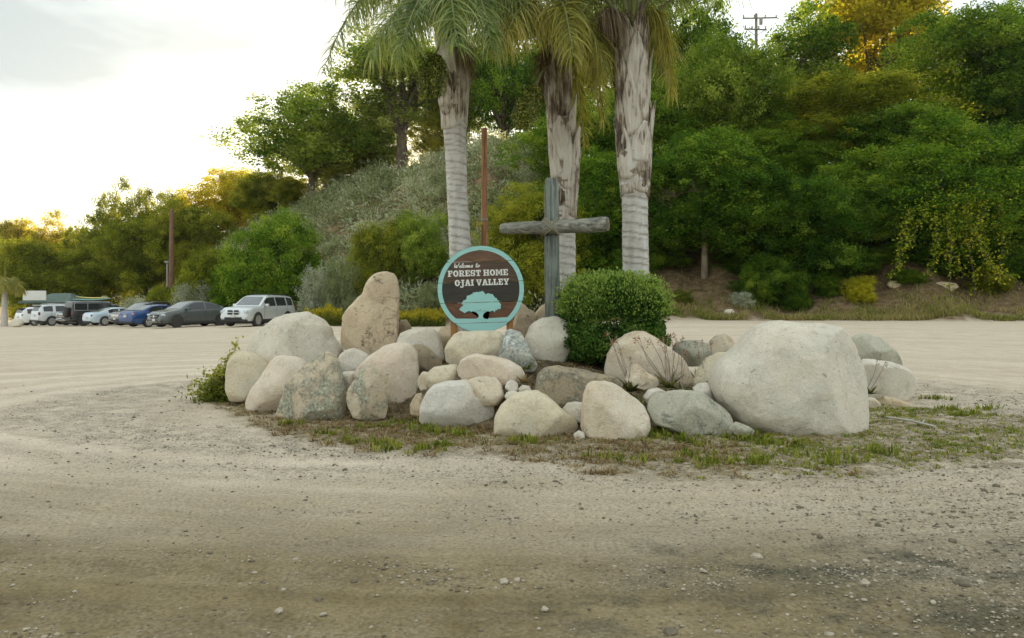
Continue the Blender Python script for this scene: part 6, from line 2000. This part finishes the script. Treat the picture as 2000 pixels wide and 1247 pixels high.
# ------------------------------------------------------------------ clipped round shrub
def boxwood():
    rs = np.random.RandomState(17)
    d = 11.75
    c = P(1195, 626, d)
    gz = ground_z(c.x, d)
    root = empty('clipped_shrub', (c.x, d, gz))
    tag(root, 'dense clipped round green shrub in the middle of the boulder island', 'shrub')
    zc = c.z - gz
    rx, rz, ry = 0.79, 0.68, 0.76
    n = 78000
    dd = unit(rs, n)
    fr = rs.uniform(0, 1, n) ** 0.5
    rad = 0.60 + 0.40 * fr
    a = np.arctan2(dd[:, 1], dd[:, 0])
    # uneven outline: clumps of new shoots
    V3 = dd * 3.2
    bump = np.array([mnoise.noise(Vector(q)) for q in (dd[:4000] * 4.0)])
    cl = unit(rs, 230)
    ca = rs.uniform(-0.08, 0.09, 230)
    ct = rs.normal(0, 0.17, 230)
    near = np.argmax(dd @ cl.T, axis=1)
    rad = rad * (1 + ca[near])
    sq = np.sign(dd) * np.abs(dd) ** np.array([.74, .74, .66])
    C = sq * np.array([rx, ry, rz]) * rad[:, None]
    C[:, 2] += zc
    C = C[(C[:, 2] > 0.02)]
    sel = (sq[:, 2] * rz * rad + zc) > 0.02
    ddn = dd[sel]; nn = near[sel]; f2 = fr[sel]
    D = ddn * 0.7 + unit(rs, len(C)) * 0.9 + np.array([0, 0, .35])
    v, f = leaf_geo(rs, C, 0.048, 0.028, D, 0.6)
    # leaves turn a lighter green towards the top and the outside
    t = np.clip(0.36 + ct[nn] + 0.16 * np.clip(ddn[:, 2], 0, 1) * f2 + rs.normal(0, .13, len(C)), 0, 1)
    # shoots
    m = 5200
    sd = unit(rs, m); sd[:, 2] = np.abs(sd[:, 2]) * .9 + .05
    sqd = np.sign(sd) * np.abs(sd) ** np.array([.74, .74, .66])
    base = sqd * np.array([rx, ry, rz]) * rs.uniform(.98, 1.02, (m, 1)) * (1 + .17 * rs.uniform(0, 1, (m, 1)) ** 3) + np.array([0, 0, zc])
    v2, f2_ = leaf_geo(rs, base, 0.042, 0.022, sd + np.array([0, 0, .8]) + unit(rs, m) * .5, 0.2)
    t2 = np.clip(0.78 + rs.normal(0, .15, m), 0, 1)
    link('foliage', np_mesh('foliage', np.concatenate([v, v2]), np.concatenate([f, f2_ + len(v)]), LEAF['box'], False, {'tint': ('FACE', np.concatenate([t, t2]))}), root)
    mb = MB()
    for k in range(16):
        q = unit(rs, 1)[0]; q[2] = abs(q[2]) * 1.2
        e = Vector((q[0] * .55, q[1] * .55, zc * .5 + q[2] * .5))
        mb.tube([(q[0] * .06, q[1] * .06, -.1), (q[0] * .25, q[1] * .25, .35), e], [.024, .016, .005], 5, caps=False)
    mb.build('stem', BARK, root, True)
boxwood()

# ------------------------------------------------------------------ aloes with dry flower stalks
def strap_leaf(V, F, T, base, d, L, w, droop, tint, K=5, chan=0.25):
    d = Vector(d).normalized()
    q = Vector(base); dd = d.copy()
    sd = d.cross(Vector((0, 0, 1)))
    sd = sd.normalized() if sd.length > .05 else Vector((1, 0, 0))
    off = len(V)
    for k in range(K + 1):
        ww = w * (1 - (k / K) ** 1.4 * .95) * (0.8 + .2 * min(1, k))
        up = sd.cross(dd).normalized()
        V += [q - sd * ww + up * ww * chan, q, q + sd * ww + up * ww * chan]
        if k < K:
            a = off + 3 * k
            F += [(a, a + 1, a + 4, a + 3), (a + 1, a + 2, a + 5, a + 4)]
            T += [tint + .05 * k, tint + .05 * k]
        dd = (dd + Vector((0, 0, -droop / K))).normalized()
        q = q + dd * (L / K)

STALK_M = simple('flower_stalk', (0.36, 0.30, 0.245), (0.24, 0.18, 0.14), 8, 0.8)
FLOW = leaf_mat('aloe_flower', (0.22, 0.085, 0.04), (0.42, 0.185, 0.10), (0.58, 0.36, 0.24), 0.3, 0.8)
FLOWB = leaf_mat('aloe_flower_dry', (0.10, 0.04, 0.015), (0.26, 0.11, 0.03), (0.42, 0.22, 0.06), 0.2, 0.8)

def aloe(u, v, d, r, nleaf, stalks, label, seed, mat_='aloe'):
    rs = np.random.RandomState(seed)
    p = P(u, v, d)
    root = empty('flowering_aloe' if stalks else 'succulent', p)
    tag(root, label, 'plant')
    V, F, T = [], [], []
    for k in range(nleaf):
        az = k * 2.399 + rs.uniform(-.3, .3); el = rs.uniform(.15, 1.1)
        dr = (math.cos(az) * math.cos(el), math.sin(az) * math.cos(el), math.sin(el))
        strap_leaf(V, F, T, (dr[0] * .02, dr[1] * .02, -.04), dr, r * rs.uniform(.7, 1.15), r * .11, rs.uniform(.1, .7), float(np.clip(.42 + rs.normal(0, .2), 0, .9)))
    link('leaves', np_mesh('leaves', np.array([q[:] for q in V]), np.array(F), LEAF[mat_], True, {'tint': ('FACE', np.clip(np.array(T), 0, 1))}), root)
    for (su, sv, dd, dry) in stalks:
        tip = P(su, sv, d + dd) - p
        b0 = Vector((rs.uniform(-.05, .05), rs.uniform(-.05, .05), 0))
        mid = b0.lerp(tip, .5) + Vector((rs.normal(0, .03), rs.normal(0, .03), 0))
        mb = MB(); mb.tube([b0, mid, tip], [.0065, .005, .0032], 5)
        st = mb.build('flower_stalk', STALK_M, root, True)
        n = rs.randint(14, 26)
        tt = rs.uniform(0, 1, n)
        C = np.array([(tip + Vector((rs.normal(0, .016), rs.normal(0, .016), -.02 - .085 * t)))[:] for t in tt])
        D = np.stack([rs.normal(0, .7, n), rs.normal(0, .7, n), -np.ones(n) * rs.uniform(-.6, 1, n)], -1)
        vv, ff = leaf_geo(rs, C, .032, .010, D, 0.0)
        link('flower', np_mesh('flower', vv, ff, FLOWB if dry else FLOW, False, {'tint': ('FACE', np.clip(.5 + rs.normal(0, .25, n), 0, 1))}), st)
    return root
aloe(1232, 760, 10.15, .30, 20, [(1185, 646, .25, 0), (1203, 656, .2, 0), (1211, 678, .1, 1), (1231, 695, 0, 1), (1196, 662, .3, 0)], 'aloe clump left of the small peach stone, with pink tipped stalks leaning to the shrub', 1)
aloe(1306, 752, 10.2, .34, 24, [(1239, 656, .1, 1), (1247, 655, .15, 0), (1268, 659, .1, 1), (1286, 660, .2, 0), (1295, 657, .1, 0), (1306, 651, .1, 0), (1316, 648, .2, 0), (1321, 662, 0, 0), (1299, 672, 0, 0)], 'aloe clump in front of the large peach boulder with many thin stalks', 2)
aloe(1330, 768, 10.0, .26, 16, [(1333, 655, .2, 1), (1338, 682, .1, 1), (1342, 688, .1, 1), (1313, 664, .1, 0)], 'aloe clump with rusty dry flower heads right of the peach boulder', 3)
aloe(1386, 748, 10.6, .20, 12, [(1358, 665, .2, 1), (1371, 662, .2, 1), (1388, 668, .2, 1), (1364, 686, .1, 1)], 'sparse dry stalked aloe by the grey rock left of the biggest boulder', 4)
aloe(1360, 740, 11.2, .20, 14, [], 'low green succulent behind the large peach boulder', 6)
aloe(1022, 742, 9.95, .17, 22, [], 'small reddish succulent beside the long mottled boulder', 7, 'dry')
aloe(1030, 716, 10.6, .15, 16, [], 'small green succulent at the foot of the bluish white pointed rock', 8, 'weed')
aloe(1252, 790, 9.7, .18, 14, [], 'spiky succulent above the egg shaped boulder', 9)
aloe(1700, 765, 11.9, .22, 18, [(1715, 700, 0, 1), (1731, 705, 0, 1)], 'small dark aloe in front of the grey white boulder right of the biggest one', 10, 'aloe')

# ------------------------------------------------------------------ leafy weed at the left end
def leafy_weed():
    rs = np.random.RandomState(23)
    d = 12.3
    b = P(432, 770, d); gz = ground_z(b.x, d)
    root = empty('leafy_weed', (b.x, d, gz))
    tag(root, 'sprawling yellow green leafy weed at the left end of the boulders', 'weed')
    mb = MB(); C, T = [], []
    tips = [(467, 660), (462, 670), (448, 690), (440, 700), (430, 712), (415, 722), (398, 728), (400, 745), (370, 750), (372, 770), (385, 782), (412, 735), (425, 725), (440, 720), (450, 705), (438, 740), (455, 688), (420, 760), (408, 752), (444, 730)]
    for (u, v) in tips:
        tip = P(u, v, d + rs.uniform(-.35, .25)) - root.location
        tip.z = max(tip.z, .04)
        m_ = tip * .5 + Vector((0, 0, .12))
        mb.tube([(0, 0, 0), m_, tip], [.007, .005, .002], 4, caps=False)
        for q in range(75):
            t = rs.uniform(.1, 1)
            c = bez(Vector((0, 0, 0)), m_ * 1.1, tip, t) + Vector(rs.normal(0, .035, 3))
            C.append(c[:]); T.append(np.clip(.35 + .5 * t + rs.normal(0, .15), 0, 1))
    for q in range(900):
        c = np.array([rs.normal(-.05, .2), rs.normal(0, .15), abs(rs.normal(0, .17))]); C.append(c); T.append(np.clip(.2 + c[2] + rs.normal(0, .1), 0, 1))
    v, f = leaf_geo(rs, np.array(C), .065, .032)
    link('foliage', np_mesh('foliage', v, f, LEAF['weed'], False, {'tint': ('FACE', np.array(T))}), root)
    mb.build('stem', simple('weed_stem', (0.20, 0.22, 0.07), None, 5, .7), root)
leafy_weed()

# ------------------------------------------------------------------ weeds and dry grass round the boulders
def weeds():
    rs = np.random.RandomState(77)
    def gp(u, v): d = FPX * CAM_Z / (v - HORIZON); return ((u - 1000) * d / FPX, d)
    fx, fy = WX, WY
    N = 34000
    x = rs.uniform(-4.8, 7.6, N); y = rs.uniform(6.8, 14.6, N)
    yf = np.interp(x, fx, fy)
    back = np.interp(x, BX, BY)
    wob = 0.22 * vnoise(x * 2.3, y * 2.3, 12)
    inside = (y > yf + wob) & (y < back + wob)
    x, y = x[inside], y[inside]; yf = yf[inside]
    dens = 0.50 + 0.55 * vnoise(x * 1.6, y * 2.1, 13) + 0.25 * vnoise(x * 5.0, y * 5.0, 14)
    edge = np.clip((y - yf) / 0.9, 0, 1)
    keep = rs.uniform(0, 1, len(x)) < np.clip(dens * (0.35 + 0.65 * edge), 0.03, 1) * np.where(y < yf + 1.8, 1.0, .7)
    x, y = x[keep], y[keep]
    z = terr_np(x, y) + mound_np(x, y) + relief(x, y) * .5
    kind = 0.5 + 0.55 * vnoise(x * 1.1 + 3, y * 1.3, 15) + 0.20 * (x - 1) + rs.normal(0, .25, len(x))
    def tufts(mask, name, label, matname, nb, hmin, hmax, w, spread, lw=None):
        xs, ys, zs = x[mask], y[mask], z[mask]
        n = len(xs)
        cnt = rs.randint(nb[0], nb[1], n)
        i = np.repeat(np.arange(n), cnt); m = len(i)
        h = rs.uniform(hmin, hmax, n)[i] * rs.uniform(.5, 1.15, m)
        az = rs.uniform(0, 2 * math.pi, m); lean = np.abs(rs.normal(0, spread, m))
        dx, dy = np.cos(az), np.sin(az)
        bx = xs[i] + rs.normal(0, .022, m); by = ys[i] + rs.normal(0, .022, m); bz = zs[i] - .01
        sx, sy = -dy, dx
        ww = w * rs.uniform(.6, 1.3, m)
        v = np.empty((m, 5, 3))
        v[:, 0] = np.stack([bx - sx * ww, by - sy * ww, bz], -1)
        v[:, 1] = np.stack([bx + sx * ww, by + sy * ww, bz], -1)
        mx, my, mz = bx + dx * lean * h * .4, by + dy * lean * h * .4, bz + h * .6
        v[:, 2] = np.stack([mx + sx * ww * .9, my + sy * ww * .9, mz], -1)
        v[:, 3] = np.stack([mx - sx * ww * .9, my - sy * ww * .9, mz], -1)
        v[:, 4] = np.stack([bx + dx * lean * h, by + dy * lean * h, bz + h * (1 - .25 * np.clip(lean, 0, 2))], -1)
        b = np.arange(m)[:, None] * 5
        f4 = b + np.array([[0, 1, 2, 3]]); f3 = b + np.array([[3, 2, 4]])
        tt = np.clip(.5 + rs.normal(0, .16, n)[i] + rs.normal(0, .12, m), 0, 1)
        me = np_mesh(name, v.reshape(-1, 3), [f4, f3], LEAF[matname], False, {'tint': ('FACE', np.concatenate([tt, tt]))})
        tag(link(name, me), label, 'grass', kind='stuff')
    tufts(kind > .74, 'grass', 'short green and yellow weeds growing round the boulders', 'weed', (5, 12), .018, .062, .0055, 1.2)
    tufts(kind <= .74, 'dry_grass', 'flattened dry brown grass between and in front of the boulders', 'dry', (6, 11), .02, .078, .0056, 2.0)
    # taller green sprigs hugging the boulder feet
    sp = [(512, 800), (505, 798), (565, 830), (700, 838), (745, 836), (790, 830), (818, 838), (835, 846), (960, 830), (955, 822), (1010, 862), (1040, 866), (880, 846), (905, 852), (1270, 860), (1300, 852), (1330, 862), (1360, 868), (1290, 838), (1280, 846), (1440, 858), (1470, 862), (1500, 866), (1540, 870), (1450, 850), (1900, 810), (1860, 800), (1820, 780), (1930, 800), (1880, 812), (1350, 905), (1400, 908), (1460, 905), (1480, 900), (1240, 900), (1180, 895), (1340, 890), (1590, 895), (1620, 905), (1660, 900), (1720, 885), (740, 870), (760, 880), (840, 880), (870, 874), (640, 850), (690, 866)]
    V = []; 
    xs, ys = [], []
    for (u, v) in sp:
        a, b = gp(u, v)
        for k in range(14):
            xs.append(a + rs.normal(0, .10)); ys.append(b + rs.normal(0, .07))
    x, y = np.array(xs), np.array(ys); z = terr_np(x, y) + mound_np(x, y)
    tufts(np.ones(len(x), bool), 'grass', 'taller bright green sprigs at the feet of the boulders', 'weed', (5, 10), .04, .13, .008, .7)
weeds()

# ------------------------------------------------------------------ loose stones on the yard
def stones():
    rs = np.random.RandomState(91)
    iv, if_ = ico(1)
    m1 = simple('pebble_grey', (0.48, 0.42, 0.32), (0.30, 0.255, 0.185), 22, .9)
    m2 = simple('pebble_dark', (0.20, 0.165, 0.11), (0.115, 0.098, 0.066), 22, .85)
    m3 = simple('pebble_pale', (0.46, 0.40, 0.305), (0.36, 0.31, 0.23), 22, .9)
    ov = np.array([(1, 0, 0), (0, 1, 0), (-1, 0, 0), (0, -1, 0), (0, 0, 1), (0, 0, -1)], float)
    of = np.array([(0, 1, 4), (1, 2, 4), (2, 3, 4), (3, 0, 4), (1, 0, 5), (2, 1, 5), (3, 2, 5), (0, 3, 5)])
    def scatter(N, iv, if_, mu, sig, lo, hi, name, label, smooth):
        # even over the picture's ground rather than over its area, so that near and far are both covered
        y = 3.4 * (15.5 / 3.4) ** rs.uniform(0, 1, N)
        x = rs.uniform(-1, 1, N) * (y * .68 + .6)
        rr = np.sqrt((x - 0.4) ** 2 + (1.55 * (y - 12.5)) ** 2); an = np.arctan2(1.55 * (y - 12.5), x - 0.4)
        band = np.exp(-((rr - 7.2) / 1.5) ** 2)
        patch = vnoise(rr * 2.2, an * 3, 3) + .6 * vnoise(x * 2.1, y * 2.6, 6)
        trk = sum(np.exp(-((rr - r0 - 0.35 * np.sin(an * 2.3 + r0)) / .35) ** 2) for r0 in (7.9, 9.5, 11.3, 12.8, 14.6)) * (1 - sstep(-1, 4, x))
        dens = .07 + .70 * band * (x > -5) + .8 * sstep(.5, 3.5, x) * sstep(9, 6.5, y) + .55 * sstep(.15, .8, patch) + .5 * sstep(5.2, 4.2, y) * sstep(-.1, .5, patch)
        inside = (((x - 0.9) / 5.2) ** 2 + ((y - 11.8) / 3.2) ** 2) < 1
        dens = np.clip(dens, 0, 1.1) * (1 - sstep(10.5, 15.4, y)) * (1 - .85 * np.clip(trk, 0, 1)) * np.where(x < -2.5, .6, 1.0)
        keep = (rs.uniform(0, 1.25, N) < dens) & ~inside
        x, y = x[keep], y[keep]
        z = terr_np(x, y) + relief(x, y)
        n = len(x)
        s = np.clip(np.exp(rs.normal(mu, sig, n)), lo, hi) * (0.7 + y / 13)
        q = rs.uniform(0, 1, n)
        mi = np.where(q < .52, 0, np.where(q < .89, 1, 2))
        sc = np.stack([rs.uniform(.8, 1.5, n), rs.uniform(.8, 1.3, n), rs.uniform(.4, .8, n)], -1) * s[:, None]
        rot = rs.uniform(0, 6.28, n)
        loc = iv[None] * (1 + rs.uniform(-.25, .25, (n, len(iv), 1))) * sc[:, None, :]
        c, sn = np.cos(rot)[:, None], np.sin(rot)[:, None]
        X = loc[:, :, 0] * c - loc[:, :, 1] * sn; Y = loc[:, :, 0] * sn + loc[:, :, 1] * c
        W = np.stack([X + x[:, None], Y + y[:, None], loc[:, :, 2] + (z + sc[:, 2] * .25)[:, None]], -1)
        F = (if_[None] + (np.arange(n) * len(iv))[:, None, None]).reshape(-1, 3)
        me = np_mesh(name, W.reshape(-1, 3), F, [m1, m2, m3], smooth, None, np.repeat(mi, len(if_)))
        tag(link(name, me), label, 'gravel', kind='stuff')
    scatter(80000, ov, of, -5.25, .45, .0024, .016, 'gravel', 'fine loose gravel scattered over the dirt yard', False)
    scatter(6500, iv, if_, -4.75, .42, .0045, .026, 'pebbles', 'larger pebbles lying among the gravel of the yard', True)
    # the larger stones one can pick out near the camera
    big = [(545, 1203, .034, 0, 'round grey stone lying alone in the near left part of the yard'), (623, 1172, .030, 1, 'greenish pebble near the bottom left of the yard'), (692, 1136, .026, 1, 'small dark greenish pebble in the near middle'),
           (985, 1140, .040, 2, 'pale angular stone near the middle of the bottom edge'), (1010, 1137, .028, 2, 'smaller pale stone beside the pale angular one'), (1064, 1191, .030, 2, 'cream stone nearest the bottom edge'),
           (1757, 1104, .026, 2, 'white pebble on the right side of the yard'), (1756, 1030, .036, 2, 'white pebble lying among the dark gravel at the right'), (1880, 1143, .055, 1, 'dark stone in the dark gravel band at the right'), (1690, 1145, .045, 0, 'grey stone in the dark gravel band'),
           (1478, 1087, .050, 0, 'low grey stone half sunk in the gravel'), (840, 1142, .032, 1, 'dark pebble left of the pale angular stone'), (1310, 1290 - 55, .05, 1, 'dark stone at the bottom edge right of the middle')]
    for k, (u, v, r, mi_, lab) in enumerate(big):
        d = FPX * CAM_Z / (v - HORIZON)
        xx = (u - 1000) * d / FPX
        v2, f2 = ico(3)
        o = Vector((k * 3.3, 1.7, k))
        p = np.array([q * (1 + .5 * mnoise.noise(Vector(q) * 1.6 + o)) for q in v2]) * np.array([1.25, 1.0, .62]) * r * .62
        a = rs.uniform(0, 6.28); p = np.stack([p[:, 0] * math.cos(a) - p[:, 1] * math.sin(a), p[:, 0] * math.sin(a) + p[:, 1] * math.cos(a), p[:, 2]], -1)
        ob = link('stone', np_mesh('stone', p, f2, (m1, m2, m3)[mi_], True))
        ob.location = (xx, d, terr(xx, d) + float(relief(np.array(xx), np.array(d))) + r * .10)
        tag(ob, lab, 'stone', 'stones on the yard')
stones()

# ------------------------------------------------------------------ warm evening air
def haze():
    mb = MB()
    mb.box((0, 60, 22), (1420, 1420, 60))
    m = bpy.data.materials.new('haze_air'); m.use_nodes = True
    nt = m.node_tree; nt.nodes.clear()
    out = nt.nodes.new('ShaderNodeOutputMaterial')
    v = nt.nodes.new('ShaderNodeVolumePrincipled')
    v.inputs['Color'].default_value = (0.96, 0.95, 0.90, 1)
    v.inputs['Density'].default_value = 0.00016
    v.inputs['Anisotropy'].default_value = 0.7
    nt.links.new(v.outputs['Volume'], out.inputs['Volume'])
    o = mb.build('haze', m)
    tag(o, 'thin evening haze lying over the valley', 'haze', kind='stuff')
haze()
